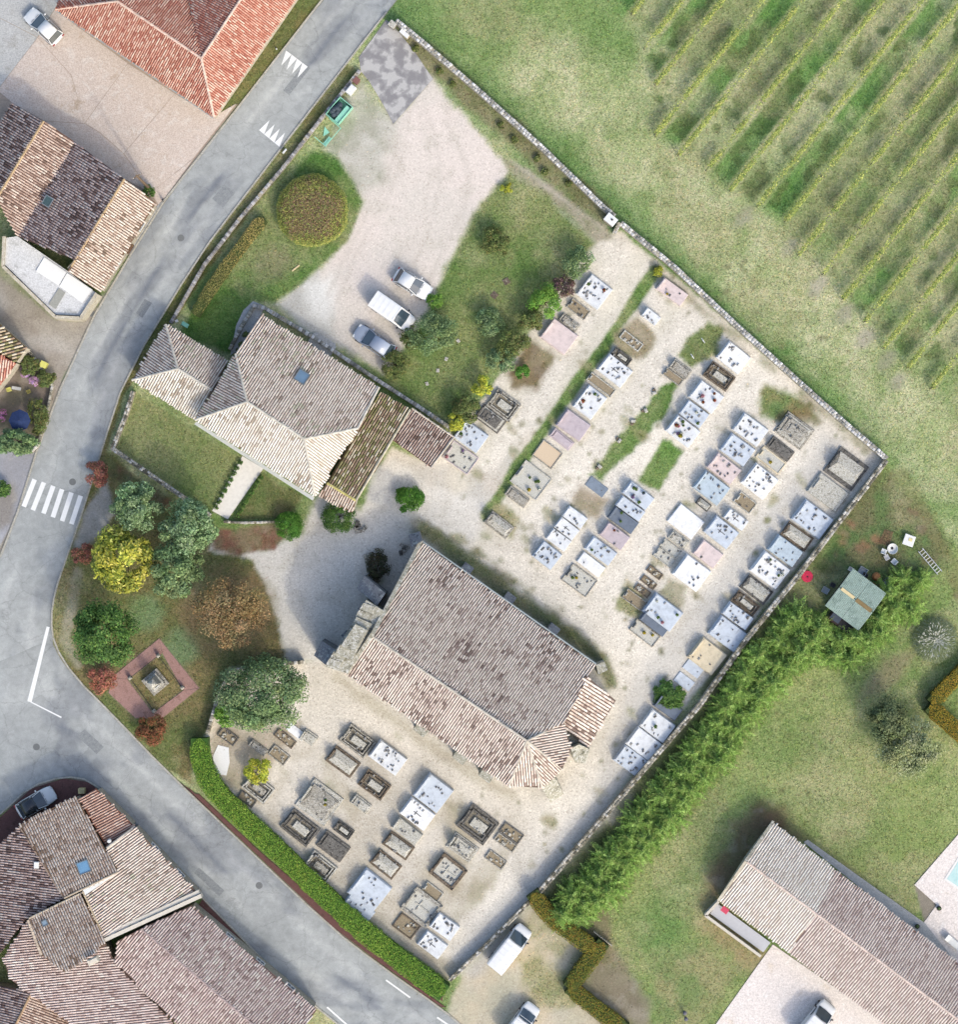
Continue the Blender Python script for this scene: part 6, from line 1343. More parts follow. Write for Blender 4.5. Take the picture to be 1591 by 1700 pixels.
row('the meadow corner in the wall row', 'graves along the garden wall', [
 ('D', 855, 1405, 220, 190, 'old', 'bk', 'large dark stepped grave', P(plq=2)), ('D', 735, 1560, 228, 150, 'plain', 'lich', 'white stone grave with yellow lichen', P()), ('H', 630, 47, 222, 160, 'slab', 'bg', 'pale blue slab grave with plaques', P(plq=11)), ('H', 530, 160, 190, 105, 'old', 'br', 'brown panelled stone grave', P()), ('H', 450, 255, 195, 122, 'slab', 'lb', 'light blue slab grave', P(plq=5)),
 ('H', 350, 382, 208, 162, 'slab', 'bright', 'bright white grave crowded with dark vases', P(plq=16, pots='green green white')), ('H', 262, 512, 190, 108, 'old', 'bk', 'dark carved stone grave', P(plq=5)), ('H', 190, 602, 172, 84, 'old', 'br', 'narrow dark stone grave', P(plq=2)), ('H', 135, 684, 188, 95, 'slab', 'bg', 'narrow blue grey slab grave', P(plq=9)), ('H', 70, 802, 208, 148, 'slab', 'bg', 'pale blue slab grave with inset panel', P(plq=6)),
 ('G', 1490, 950, 195, 168, 'slab', 'bei', 'beige slab grave', P(plq=4)), ('G', 1400, 1035, 118, 72, 'flat', 'bg', 'low blue slab', P()), ('G', 1340, 1120, 118, 72, 'flat', 'bg', 'low blue slab', P()), ('G', 1230, 1290, 170, 90, 'slab', 'dg', 'dark grey slab grave', P(h=.25, cross=1)), ('G', 1160, 1410, 190, 142, 'slab', 'wg', 'white slab grave with scattered ornaments', P(plq=6, pots='green')),
 ('G', 1070, 1530, 198, 142, 'slab', 'wg', 'white slab grave with small plaques', P(plq=6)), ('G', 985, 1640, 190, 130, 'slab', 'bg', 'blue grey slab grave with dark marks', P(plq=12))])
row('the park wall in the road hedge row', 'old graves along the road hedge', [
 ('S1', 190, 212, 155, 85, 'rubble', 'bk', 'collapsed dark stone grave', P()), ('S1', 440, 308, 155, 62, 'ledger', 'old', 'small mossy ledger grave', P()), ('S1', 612, 368, 155, 95, 'rubble', 'old', 'crumbling stone grave', P()), ('S1', 662, 232, 175, 72, 'rubble', 'br', 'broken brown stone grave', P()), ('S1', 860, 222, 120, 90, 'ledger', 'lich', 'short white stone grave', P()),
 ('S1', 440, 640, 222, 150, 'old', 'lich', 'lichen covered stepped grave', P()), ('S1', 345, 732, 145, 72, 'rubble', 'bk', 'dark broken grave against the hedge', P()), ('S1', 945, 755, 285, 265, 'old', 'lich', 'large whitish walled grave', P(plq=8, pots='yellow green')), ('S1', 785, 965, 265, 185, 'old', 'bk', 'dark framed grave with white ledger', P(plq=2)), ('S1', 1145, 985, 155, 92, 'old', 'bk', 'small dark framed grave', P()),
 ('S1', 1060, 1120, 235, 150, 'ledger', 'bk', 'grey sarcophagus shaped grave', P()), ('S1', 950, 1290, 235, 162, 'old', 'lich', 'whitish worn stone grave', P(plq=9)), ('S1', 1290, 770, 155, 85, 'ledger', 'lich', 'small white tilted grave', P(plq=3))])
row('the church in the south middle row', 'graves in the south middle row', [
 ('S1', 1260, 252, 245, 165, 'old', 'old', 'grey stone grave with cross', P(plq=3)), ('S1', 1140, 422, 242, 150, 'old', 'br', 'dark brown framed grave', P()), ('F', 970, 1620, 215, 135, 'slab', 'wg', 'white slab grave covered in plaques', P(plq=14)), ('S1', 1400, 612, 225, 150, 'old', 'br', 'dark grave with pale raised ledger', P(plq=3)), ('S2', 792, 228, 240, 232, 'slab', 'bg', 'wide pale blue slab grave', P(plq=8)),
 ('S2', 662, 402, 240, 165, 'slab', 'bright', 'white slab grave with crosses', P(plq=7, cross=1)), ('S2', 575, 542, 240, 108, 'slab', 'lich', 'grey strip slab grave', P(plq=4)), ('S2', 505, 667, 230, 128, 'old', 'br', 'brown stained stone grave', P(plq=4)), ('S2', 400, 822, 222, 140, 'old', 'br', 'brown framed grave with ornaments', P(plq=5)), ('S2', 265, 1032, 262, 255, 'slab', 'bg', 'broad pale blue grave with dark panel', P(plq=7)), ('S2', 160, 1200, 252, 158, 'slab', 'bg', 'pale blue slab grave touching the hedge', P(plq=6))])
row('the church in the south end row', 'graves in the south end row', [
 ('S2', 1160, 492, 265, 218, 'old', 'bk', 'large blackened walled grave', P(plq=3)), ('S2', 1035, 682, 225, 142, 'old', 'lich', 'white edged stone grave', P(plq=3)), ('S2', 915, 880, 235, 200, 'old', 'br', 'reddish brown stepped grave', P(plq=6)), ('S2', 785, 1050, 160, 92, 'plot', 'lich', 'grassy stone kerb grave', P()), ('S2', 695, 1172, 262, 220, 'old', 'old', 'grey grave of nested steps', P()), ('S2', 570, 1332, 185, 132, 'rubble', 'br', 'ruined brown grave', P()),
 ('S2', 885, 1332, 208, 142, 'slab', 'wg', 'white slab grave with rows of plaques', P(plq=9)), ('S2', 785, 1482, 208, 142, 'slab', 'wg', 'white slab grave with cross', P(plq=7, cross=1)), ('S2', 1440, 565, 182, 92, 'rubble', 'bk', 'round topped ruined grave', P()), ('S2', 1390, 642, 182, 72, 'rubble', 'old', 'sunken ruined grave', P()), ('S2', 1310, 785, 165, 82, 'rubble', 'old', 'flat ruined grave', P())])
for i, (zx, zy) in enumerate([(1145, 400), (1105, 465), (1065, 520)]):
    tomb('G', zx, zy, 105, 46, 'rubble', 'br', 'small weedy earth grave, %s from the white slab in the short line' % ordn[i], group='weedy earth graves')
for i, (zx, zy) in enumerate([(1140, 905), (1085, 1020), (1000, 1090), (910, 1220), (780, 1390)]):
    b = W(800 + zx / 3.9775, 425 + zy / 3.9775); e = empty('grave_marker', b, rnd.uniform(0, 3), label='low rough marker stone with a pot on the narrow grass strip', cat='marker', group='marker stones on the narrow grass strip')
    MB().box((0, 0, .12), (.45, .3, .3), None, .06).build('stone', TM['lich'], e); MB().box((.05, .3, .08), (.28, .22, .2), Matrix.Rotation(.5, 3, 'Z'), .04).build('stone', TM['br'], e)
for i, (zx, zy, lab) in enumerate([(1460, 560, 'white wooden cross on the weedy mound by the meadow wall'), (1390, 665, 'cream wooden cross on the weedy mound farther from the wall')]):
    b = W(800 + zx / 3.9775, 425 + zy / 3.9775); e = empty('grave_cross', b, .6, label=lab, cat='cross'); m = MB(); m.box((0, 0, .4), (.08, .09, .9)); m.build('upright', M_WHITEP, e); MB().box((0, 0, .6), (.07, .55, .09)).build('arm', M_WHITEP, e)
b = W(492 , 1215); e = empty('white_step', b, -math.radians(37), label='white stone step slab behind the big evergreen tree', cat='step'); MB().box((0, 0, .06), (1.9, .8, .16), None, .02).build('slab', TM['bright'], e); MB().box((.75, -.05, .2), (.35, .6, .14), None, .02).build('tread', TM['lich'], e)
b = W(367, 1262); mb = MB(); mb.prism([(-.72, -1.3), (.5, -1.45), (.8, -.2), (.72, 1.2), (-.3, 1.45), (-.78, .4)], -.02, .05); o = mb.build('white_gravel_patch', plain('white_chippings', (250, 250, 250), .9, .08, 14, bmp=.4), None, label='white chippings patch between road hedge and old graves', cat='gravel patch'); o.location = b
# ------------------------------------------------------------------ vehicles
def carpaint(name, rgb):
    if name in MATS: return MATS[name]
    m, nt, b = nodes_of(name, .25, .5); n = noise(nt, 3, 3); c = A(*rgb)
    r = ramp(nt, n.outputs[0], [(.3, [x * .95 for x in c]), (.7, [min(.84, x * 1.03) for x in c])]); nt.links.new(r.outputs[0], b.inputs['Base Color'])
    if 'Coat Weight' in b.inputs: b.inputs['Coat Weight'].default_value = .4; b.inputs['Coat Roughness'].default_value = .08
    MATS[name] = m; return m
M_CARG = plain('car_glass', (62, 76, 88), .08, .15, 1.5, .9); M_TYRE = plain('tyre_rubber', (48, 48, 50), .9, .15, 9); M_RIM = plain('alloy', (180, 182, 186), .35, .08, 9, .6, .6); M_BLACKP = plain('black_trim', (52, 52, 56), .6, .15, 9); M_LAMP = plain('lamp_lens', (226, 230, 232), .15, .05, 9, .8); M_TAIL = plain('tail_lens', (176, 40, 40), .2, .1, 9, .7)
def loft(stations, ring):
    vs = []; fs = []; k = None
    for s in stations:
        r = ring(*s); k = len(r); vs += r
    n = len(stations)
    for i in range(n - 1):
        for j in range(k):
            a = i * k + j; b = i * k + (j + 1) % k; fs.append((a, b, b + k, a + k))
    fs.append(tuple(range(k - 1, -1, -1))); fs.append(tuple((n - 1) * k + j for j in range(k)))
    mb = MB(); mb.add(vs, fs); return mb
def vehicle(name, px, py, heading, L, Wd, Hh, paint, label, kind='hatch', roofpaint=None, cat='car'):
    """heading: plan direction (dx, dy) of the nose"""
    a = math.atan2(-heading[1], heading[0]); b = W(px, py, Hh * .8); b.z = .012; e = empty(name, b, a, label=label, cat=cat); w = Wd / 2; h2 = L / 2
    if kind == 'van':
        prof = [(-h2, .8, .55, .95), (-h2 + .08, .96, .4, 1.0), (-h2 + .5, 1.0, .3, 1.05), (h2 - 1.3, 1.0, .3, 1.05), (h2 - .75, .98, .3, 1.08), (h2 - .3, .92, .33, .98), (h2 - .08, .8, .4, .82), (h2, .62, .5, .66)]
        cab = [(-h2 + .04, .93, 1.0), (-h2 + .1, .93, Hh), (h2 - 1.75, .93, Hh), (h2 - .75, .9, 1.06)]
    else:
        hb = .72 if kind == 'hatch' else .74
        prof = [(-h2, .74, .5, .78), (-h2 + .1, .9, .36, .9), (-h2 + .45, .98, .28, .95), (-.2, 1.0, .25, .93), (h2 - 1.25, .99, .26, .92), (h2 - .7, .96, .28, .84), (h2 - .28, .88, .32, .74), (h2 - .08, .74, .38, .64), (h2, .55, .46, .56)]
        cab = [(-h2 + .22, .88, .95), (-h2 + .62, .76, Hh - .05), (-h2 + 1.5, .77, Hh), (h2 - 1.95, .74, Hh - .04), (h2 - 1.12, .88, .93)]
    def ring(x, f, zb, zt):
        ww = w * f; zs = zt - .09
        return [Vector((x, -ww * .93, zb)), Vector((x, -ww, (zb + zs) * .5)), Vector((x, -ww * .97, zs)), Vector((x, -ww * .84, zt)), Vector((x, 0, zt + .03)), Vector((x, ww * .84, zt)), Vector((x, ww * .97, zs)), Vector((x, ww, (zb + zs) * .5)), Vector((x, ww * .93, zb))]
    body = loft(prof, ring).build('body', paint, e, True); ss = body.modifiers.new('round', 'SUBSURF'); ss.levels = 1; ss.render_levels = 2
    zb = [c[2] for c in cab]; belt = .92 if kind != 'van' else 1.0
    def cring(x, f, zt):
        lowf = .9 if kind != 'van' else .95; zl = belt - .05
        if zt - belt < .12: f2 = lowf * .98
        else: f2 = f
        return [Vector((x, -w * lowf, zl)), Vector((x, -w * f2, max(zt - .06, zl + .01))), Vector((x, -w * f2 * .86, zt)), Vector((x, 0, zt + .035)), Vector((x, w * f2 * .86, zt)), Vector((x, w * f2, max(zt - .06, zl + .01))), Vector((x, w * lowf, zl))]
    if kind == 'van':
        loft(cab[:3], cring).build('cargo_body', paint, e); loft(cab[2:], lambda x, f, z: [v * 1.0 - Vector((0, 0, .01)) for v in cring(x, f * .985, z)]).build('cab', paint, e)
        x0, x1, z0, z1 = cab[2][0] + .12, cab[3][0] - .04, cab[2][2] - .05, cab[3][2] + .06
        mb = MB(); mb.add([(x0 + .02, -w * .74, z0 + .02), (x0 + .02, w * .74, z0 + .02), (x1, w * .8, z1), (x1, -w * .8, z1), (x0 - .04, 0, z0 + .09), (x1 + .05, 0, z1 + .07)], [(0, 3, 5, 4), (4, 5, 2, 1)]); g = mb.build('windscreen', M_CARG, e); so = g.modifiers.new('t', 'SOLIDIFY'); so.thickness = .02; so.offset = 1
        for s in (-1, 1): MB().box((x0 + .1, s * w * .965, 1.35), (.9, .03, .4)).build('side_window', M_CARG, e)
        for i in range(5): MB().box((-h2 + .6 + i * .55, 0, Hh + .035), (.03, w * 1.5, .03)).build('roof_rib', paint, e)
    else:
        loft(cab, cring).build('windows', M_CARG, e)
        rp = roofpaint or paint; st = [(cab[1][0] + .02, .76, Hh - .035), (cab[2][0], .77, Hh + .015), (cab[3][0], .74, Hh - .025)]
        rr = lambda x, f, z: [Vector((x, -w * f * .99, z - .07)), Vector((x, -w * f * .84, z + .02)), Vector((x, 0, z + .055)), Vector((x, w * f * .84, z + .02)), Vector((x, w * f * .99, z - .07))]
        loft(st, rr).build('roof_panel', rp, e, True)
        for s in (-1, 1):
            for (xa, za, fa), (xb, zb_, fb) in (((cab[4][0], .93, .88), (cab[3][0], Hh - .04, .72)), ((cab[0][0], .95, .88), (cab[1][0], Hh - .05, .74)), ((-.15, .93, .9), (-.15, Hh - .04, .77))):
                MB().cyl((xa, s * w * fa, za), (xb, s * w * fb, zb_), .045, .035, 6).build('pillar', paint, e)
    for sx in (-1, 1):
        for s in (-1, 1):
            wx = sx * (h2 - .78); R = .31 if kind != 'van' else .34
            t = MB().cyl((wx, s * (w - .2), R), (wx, s * (w - .005), R), R, R, 18).build('wheel', M_TYRE, e); MB().cyl((wx, s * (w - .03), R), (wx, s * (w + .006), R), R * .62, R * .58, 12).build('rim', M_RIM, t)
    for s in (-1, 1):
        mx = cab[-1][0] - (.35 if kind != 'van' else .3); MB().box((mx, s * (w + .07), 1.0 if kind != 'van' else 1.25), (.14, .2, .13), None, .03).build('mirror', paint if kind != 'van' else M_BLACKP, e)
        MB().box((h2 - .2, s * w * .64, .64 if kind != 'van' else .78), (.24, .3, .12), None, .03).build('headlight', M_LAMP, e); MB().box((-h2 + .06, s * w * .74, .8), (.1, .24, .18), None, .02).build('tail_light', M_TAIL, e)
    MB().box((h2 - .04, 0, .42), (.08, w * 1.2, .12), None, .02).build('grille', M_BLACKP, e)
    for s in (-1, 1): MB().box((h2 - 1.02, s * .3, .975 if kind != 'van' else 1.12), (.03, .45, .02)).build('wiper', M_BLACKP, e)
    MB().box((-h2 + .02, 0, .62), (.04, .52, .12)).build('number_plate', M_WHITEP, e)
    return e
WHITE = carpaint('white_car_paint', (246, 246, 246)); GREYC = carpaint('silver_blue_paint', (166, 176, 194)); BLKR = carpaint('black_roof_paint', (44, 48, 56))
vehicle('parked_car', 685, 471, (.86, .52), 3.9, 1.72, 1.5, WHITE, 'white hatchback parked on the gravel furthest from the town hall')
vehicle('parked_van', 651, 517, (.82, .57), 4.6, 1.85, 1.95, WHITE, 'white van with ribbed roof parked between the hatchback and grey car', 'van', cat='van')
vehicle('parked_car', 621, 567, (-.83, -.55), 4.3, 1.78, 1.5, GREYC, 'silver grey estate car parked nearest the town hall')
vehicle('parked_car', 70, 42, (-.74, -.68), 4.1, 1.75, 1.48, WHITE, 'white car parked on the concrete courtyard by the red roof')
vehicle('parked_car', 58, 1333, (.86, -.5), 4.0, 1.75, 1.5, WHITE, 'white car with black roof on the red pavement by the row house', roofpaint=BLKR)
vehicle('parked_van', 847, 1576, (.62, -.78), 5.0, 1.9, 2.0, WHITE, 'white panel van parked beside the low wall on the sandy yard', 'van', cat='van')
vehicle('parked_van', 866, 1700, (.6, -.8), 4.2, 1.8, 1.85, WHITE, 'white van nose on the sandy yard near the garden hedge', 'van', cat='van')
vehicle('parked_van', 1356, 1700, (.64, -.77), 4.6, 1.9, 2.1, WHITE, 'white van parked on the pale terrace of the long house', 'van', cat='van')
# ------------------------------------------------------------------ street and garden things
def rotz(d): return Matrix.Rotation(math.radians(d), 3, 'Z')
# war memorial
e = empty('war_memorial', W(258, 1132), label='stone war memorial on a grass square framed by pink paving', cat='memorial'); Rm = rotz(40)
MB().box((0, 0, .15), (1.9, 1.9, .3), Rm, .04).build('step', TM['old'], e); MB().box((0, 0, .55), (1.35, 1.35, .5), Rm, .05).build('plinth', TM['lich'], e)
mb = MB(); mb.add([Rm @ Vector(v) for v in [(-.5, -.5, .8), (.5, -.5, .8), (.5, .5, .8), (-.5, .5, .8), (-.33, -.33, 2.6), (.33, -.33, 2.6), (.33, .33, 2.6), (-.33, .33, 2.6), (0, 0, 2.95)]], [(0, 1, 5, 4), (1, 2, 6, 5), (2, 3, 7, 6), (3, 0, 4, 7), (4, 5, 8), (5, 6, 8), (6, 7, 8), (7, 4, 8)]); mb.build('obelisk', TM['lich'], e)
MB().box((.36, -.36, 1.4), (.5, .05, .7), rotz(45)).build('name_panel', TM['wg'], e)
posts = [(263, 1088), (216, 1125), (256, 1180), (303, 1141)]
for i, p in enumerate(posts):
    b = W(*p); e = empty('memorial_bollard', b, label='small stone chain bollard at a corner of the memorial grass', cat='bollard', group='bollards around the memorial')
    MB().box((0, 0, .3), (.32, .32, .62), rotz(40), .04).build('post', TM['lich'], e); MB().lathe((0, 0, .6), [(.12, 0), (.15, .08), (.06, .18)], 10).build('cap', TM['old'], e)
for i in (0, 1, 3):
    a = W(*posts[i]); c = W(*posts[(i + 1) % 4]) if i != 3 else W(*posts[0])
    mb = MB(); pr = None
    for k in range(13):
        t = k / 12; p = a.lerp(c, t) + Vector((0, 0, .55 - .22 * math.sin(math.pi * t))); 
        if pr is not None: mb.cyl(pr, p, .03, .03, 6)
        pr = p
    mb.build('chain', M_BLACKP, None, label='iron chain slung between two memorial bollards', cat='chain', group='chains around the memorial')
# utility pole with the long shadow
e = empty('utility_pole', W(247, 312), label='tall wooden utility pole at the farmhouse corner casting a long shadow', cat='pole'); MB().cyl((0, 0, -.3), (0, 0, 9.2), .16, .1, 10).build('post', M_WOOD, e); MB().box((0, 0, 8.7), (1.0, .1, .1), rotz(30)).build('crossarm', M_WOOD, e)
for s in (-.4, 0, .4): MB().cyl(rotz(30) @ Vector((s, 0, 8.75)), rotz(30) @ Vector((s, 0, 8.95)), .04, .03, 8).build('insulator', M_WHITEP, e)
tree('ivy_clump', 244, 318, 12, .9, DKG, 'dark ivy at the foot of the utility pole', 801, 'plant', 600, .07, clumps=10, cr=.45)
e = empty('roadside_bollard', W(271, 333), label='short grey bollard on the kerb beside the farmhouse corner', cat='bollard'); MB().lathe((0, 0, 0), [(.1, 0), (.1, .7), (.06, .8)], 10).build('post', M_BLACKP, e); MB().lathe((0, 0, .55), [(.104, 0), (.104, .1)], 10).build('band', M_WHITEP, e)
# recycling corner
M_GREENP = plain('mint_green_metal', (156, 222, 196), .5, .08, 4); M_DKTARP = plain('dark_netting', (70, 82, 92), .8, .35, 14, bmp=.6)
e = empty('waste_skip', W(564, 186), math.radians(50), label='mint green skip heaped with dark bags beside the roadside wall', cat='skip')
for cx, cy, sx, sy in ((0, -.75, 2.1, .06), (0, .75, 2.1, .06), (-1.05, 0, .06, 1.56), (1.05, 0, .06, 1.56)): MB().box((cx, cy, .55), (sx, sy, 1.1), None, .01).build('side', M_GREENP, e)
MB().box((0, 0, .12), (2.0, 1.4, .1)).build('floor', M_GREENP, e); MB().box((-.1, -.45, .95), (1.9, .45, .06), None, .02).build('lid', M_GREENP, e)
rg = random.Random(4)
for i in range(14):
    b = W(564, 186); q = Matrix.Rotation(math.radians(50), 3, 'Z') @ Vector((rg.uniform(-.75, .55), rg.uniform(-.1, .55), 0)); mb = MB(); s = rg.uniform(.2, .32)
    mb.lathe((0, 0, 0), [(s * .6, 0), (s, s * .4), (s * .85, s * .9), (s * .3, s * 1.2), (s * .12, s * 1.35)], 8); o = mb.build('rubbish_bag', M_DKTARP, None, True, label='dark rubbish bag heaped in the mint green skip', cat='bag', group='bags in the skip'); o.location = (b.x + q.x, b.y + q.y, .62 + rg.uniform(0, .25)); o.rotation_euler = (rg.uniform(-.3, .3), rg.uniform(-.3, .3), rg.uniform(0, 6))
e = empty('bin_enclosure', W(545, 220), math.radians(50), label='low mint green metal frame enclosure below the skip', cat='enclosure')
for cx, cy, sx, sy in ((-.1, -.7, 2.3, .06), (-1.2, .0, .06, 1.4), (1.05, 0, .06, 1.4)): MB().box((cx, cy, .5), (sx, sy, .06)).build('rail', M_GREENP, e)
for cx, cy in ((-1.2, -.7), (-1.2, .68), (1.05, -.7), (1.05, .68)): MB().cyl((cx, cy, 0), (cx, cy, .5), .03, .03, 6).build('post', M_GREENP, e)
MB().box((-.7, -.5, .27), (.9, .35, .04)).build('panel', M_GREENP, e)
e = empty('warning_triangle', W(540, 218), math.radians(20), label='bright green triangular board lying in the bin enclosure', cat='board'); mb = MB(); mb.prism([(-.35, -.4), (.35, -.25), (.1, .45)], .02, .07); mb.build('panel', M_GREENP, e)
e = empty('white_cabinet', W(583, 151), math.radians(50), label='white rounded cabinet between the skip and the drive', cat='cabinet'); MB().box((0, 0, .5), (.95, .62, 1.0), None, .08).build('case', M_WHITEP, e); MB().box((.2, -.32, .55), (.45, .03, .7)).build('door', plain('cream_white', (232, 230, 222), .5, .04, 4), e)
e = empty('red_brown_box', W(592, 135), math.radians(50), label='small red brown box beside the white cabinet', cat='box'); MB().box((0, 0, .3), (.55, .5, .6), None, .02).build('case', plain('red_brown', (140, 98, 92), .7, .15, 6), e); MB().box((0, 0, .62), (.6, .55, .05)).build('lid', plain('red_brown', (140, 98, 92)), e)
e = empty('gate_post', W(673, 58), -math.radians(40), label='white box topped gate pillar at the drive end of the meadow wall', cat='pillar'); MB().box((0, 0, .55), (.9, .5, 1.1), None, .02).build('pillar', M_RENDER, e); MB().box((0, 0, 1.14), (.98, .56, .1), None, .02).build('cap', M_WHITEP, e)
e = empty('gate_post', W(652, 44), -math.radians(40), label='grey stone gate pillar beside the road at the drive entrance', cat='pillar'); MB().box((0, 0, .6), (.6, .5, 1.2), None, .03).build('pillar', TM['old'], e); MB().box((0, 0, 1.24), (.7, .6, .1), None, .03).build('cap', TM['lich'], e)
e = empty('cemetery_gate_shelter', W(1013, 368), -math.radians(40), label='small white topped stone shelter where the two meadow walls meet', cat='shelter'); MB().box((0, 0, .9), (1.05, .75, 1.8), None, .02).build('wall', M_RUBBLE, e); MB().box((0, 0, 1.86), (1.15, .85, .1), None, .02).build('roof', M_WHITEP, e); MB().box((.1, .05, 1.97), (.2, .14, .12), None, .02).build('vent', M_BLACKP, e)
stone_wall('gate_wall', [(1028, 372), (1020, 388)], .4, 1.4, 'short stone wall beside the white topped shelter', seed=30)
e = empty('stone_tub', W(1094, 451), label='round stone planting tub at the end of the grass strip', cat='tub'); MB().lathe((0, 0, 0), [(.35, 0), (.45, .4), (.42, .42)], 16).build('tub', TM['old'], e)
tree('tub_shrub', 1094, 451, 10, .9, LEMON, 'round yellow green shrub growing in the stone tub', 820, 'shrub', 500, .05, clumps=16, cr=.4)
for x, y, lab in [(459, 338, None)]: pass
# entrance mat and side steps near the town hall rear
e = empty('rear_doorstep', W(535, 571), math.radians(-32), label='rounded concrete slab beside the town hall rear wall', cat='slab'); mb = MB(); mb.prism([(-1.25, -.6), (1.1, -.7), (1.3, -.5), (1.3, .45), (1.05, .7), (-.95, .7), (-1.3, .35)], 0, .18); mb.build('slab', M_CONC2, e)
sheet('rear_terrace', [(392, 540), (404, 515), (420, 500), (440, 508), (432, 524), (395, 582), (382, 590)], .06, M_CONC2, thick=.08, kind='structure')
# stair pit by the church west wall
tree('dark_shrub', 627, 938, 21, 1.5, [((84, 80, 62), 3), ((64, 66, 50), 3), ((104, 96, 76), 2), ((80, 96, 60), 1.5)], 'dark straggly shrub in a stone edging before the church west wall', 815, 'shrub', 1500, .08, ry=26, clumps=22, cr=.35, low=.1)
stone_wall('shrub_edging', [(606, 920), (612, 948), (622, 964)], .3, .45, 'curved stone edging beside the dark straggly shrub', seed=31)
for i, (x, y, s, lab) in enumerate([(600, 876, 1.0, 'tilted old stone fragment beside the round shrub on the forecourt'), (668, 912, .8, 'mossy rubble heap at the church corner')]):
    e = empty('stone_fragment', W(x, y), i, label=lab, cat='stone')
    for k in range(5): MB().box((rg.uniform(-.5, .5) * s, rg.uniform(-.4, .4) * s, .15), (.6 * s, .35 * s, .32), rotz(rg.uniform(0, 180)), .06).build('stone', TM['bk'] if k % 2 else TM['old'], e)
# garden shed with corrugated green roof sheets
e = empty('garden_shed', W(1416, 994), math.radians(-37), label='garden shed with four green roof sheets among the conifers', cat='shed'); b0 = e.location
M_SHEET = stone('green_roof_sheet', (158, 178, 168), (176, 192, 184), (126, 146, 138), .8, 8, light_at=.6)
MB().box((0, 0, 1.05), (3.5, 4.0, 2.1)).build('wall', plain('dark_shed_wood', (74, 62, 58), .9, .2, 6), e)
for sx, sy in ((-1, -1), (1, -1), (-1, 1), (1, 1)):
    mb = MB(); nx = 24
    for k in range(nx):
        x0 = sx * .02 + sx * 1.95 * k / nx; x1 = sx * .02 + sx * 1.95 * (k + 1) / nx; ym = sy * .04; yM = sy * 2.2
        zA = 2.2 + .02 * (k % 2); zB = 2.2 + .02 * ((k + 1) % 2); mb.add([(x0, ym, zA + .28), (x1, ym, zB + .28), (x1, yM, zB), (x0, yM, zA)], [(0, 1, 2, 3) if sx * sy < 0 else (3, 2, 1, 0)])
    o = mb.build('roof_sheet', M_SHEET, e); so = o.modifiers.new('t', 'SOLIDIFY'); so.thickness = .03
MB().box((-1.0, 0, 2.56), (1.5, .3, .04), rotz(0)).build('roof_plank', plain('pale_plank', (226, 206, 160), .8, .1, 5), e); MB().box((.9, 0, 2.53), (1.8, .4, .03)).build('roof_debris', plain('leaf_litter', (140, 120, 84), .95, .4, 14), e)
e2 = empty('lean_to', W(1398, 1035), math.radians(-37), label='dark low lean-to against the green shed wall', cat='lean-to'); MB().box((0, 0, .6), (3.0, 1.0, 1.2), None, .03).build('wall', plain('dark_shed_wood', (74, 62, 58)), e2); MB().box((-.9, .1, 1.24), (1.0, .8, .06)).build('roof_sheet', plain('dark_blue_sheet', (74, 86, 104), .5, .15, 4), e2); MB().box((.6, 0, 1.22), (1.8, 1.0, .04)).build('roof_felt', M_BLACKP, e2)
# things around the shed
def torus(mb, R, r, z, n=20, m=6):
    vs = []; fs = []
    for i in range(n):
        for j in range(m):
            t = 2 * math.pi * i / n; u = 2 * math.pi * j / m; vs.append(((R + r * math.cos(u)) * math.cos(t), (R + r * math.cos(u)) * math.sin(t), z + r * math.sin(u)))
    for i in range(n):
        for j in range(m): fs.append((i * m + j, ((i + 1) % n) * m + j, ((i + 1) % n) * m + (j + 1) % m, i * m + (j + 1) % m))
    mb.add(vs, fs)
e = empty('red_hose_coil', W(1341, 957), label='bright red coiled tub lying beside the cemetery garden wall', cat='hose coil'); mb = MB()
for k in range(5): torus(mb, .5 - .09 * k, .055, .08 + .03 * (k % 2))
mb.build('coil', plain('red_rubber', (226, 60, 96), .45, .1, 6), e); MB().lathe((0, 0, 0), [(.56, .0), (.56, .05)], 20).build('tray', plain('red_rubber', (226, 60, 96)), e); MB().lathe((0, 0, .05), [(.08, 0), (.06, .06)], 10).build('hub', M_BLACKP, e)
def chair(px, py, rz, label, mat, group=None, sc=1.0):
    e = empty('garden_chair', W(px, py), rz, label=label, cat='chair', group=group); MB().box((0, 0, .42), (.46, .46, .05), None, .02).build('seat', mat, e); MB().box((-.23, 0, .68), (.05, .46, .5), Matrix.Rotation(-.15, 3, 'Y'), .02).build('backrest', mat, e)
    for sx in (-.19, .19):
        for sy in (-.19, .19): MB().cyl((sx, sy, 0), (sx * .95, sy * .95, .42), .022, .022, 6).build('leg', mat, e)
    for sy in (-.23, .23): MB().box((0, sy, .62), (.42, .05, .04)).build('armrest', mat, e)
    e.scale = (sc, sc, sc); return e
chair(1472, 925, .5, 'grey white plastic chair nearest the shed in the junk corner', plain('grey_plastic', (206, 206, 208), .5, .08, 5)); chair(1484, 932, 2.4, 'pale plastic chair beside the white round basin', M_WHITEP); chair(1467, 915, 1.2, 'white plastic chair next to the rust bars', M_WHITEP)
e = empty('white_basin', W(1482, 911), label='round white basin among the junk near the shed', cat='basin'); mb = MB(); mb.lathe((0, 0, 0), [(.4, 0), (.52, .32), (.5, .34), (.36, .08), (.1, .06)], 20); mb.build('bowl', M_WHITEP, e); MB().lathe((.0, .05, .07), [(.14, 0), (.12, .05)], 12).build('drain', M_BLACKP, e)
e = empty('white_tray_table', W(1509, 897), math.radians(-20), label='white plastic tray table left of the garden border', cat='table'); MB().box((0, 0, .45), (1.05, 1.05, .05), None, .03).build('top', M_WHITEP, e)
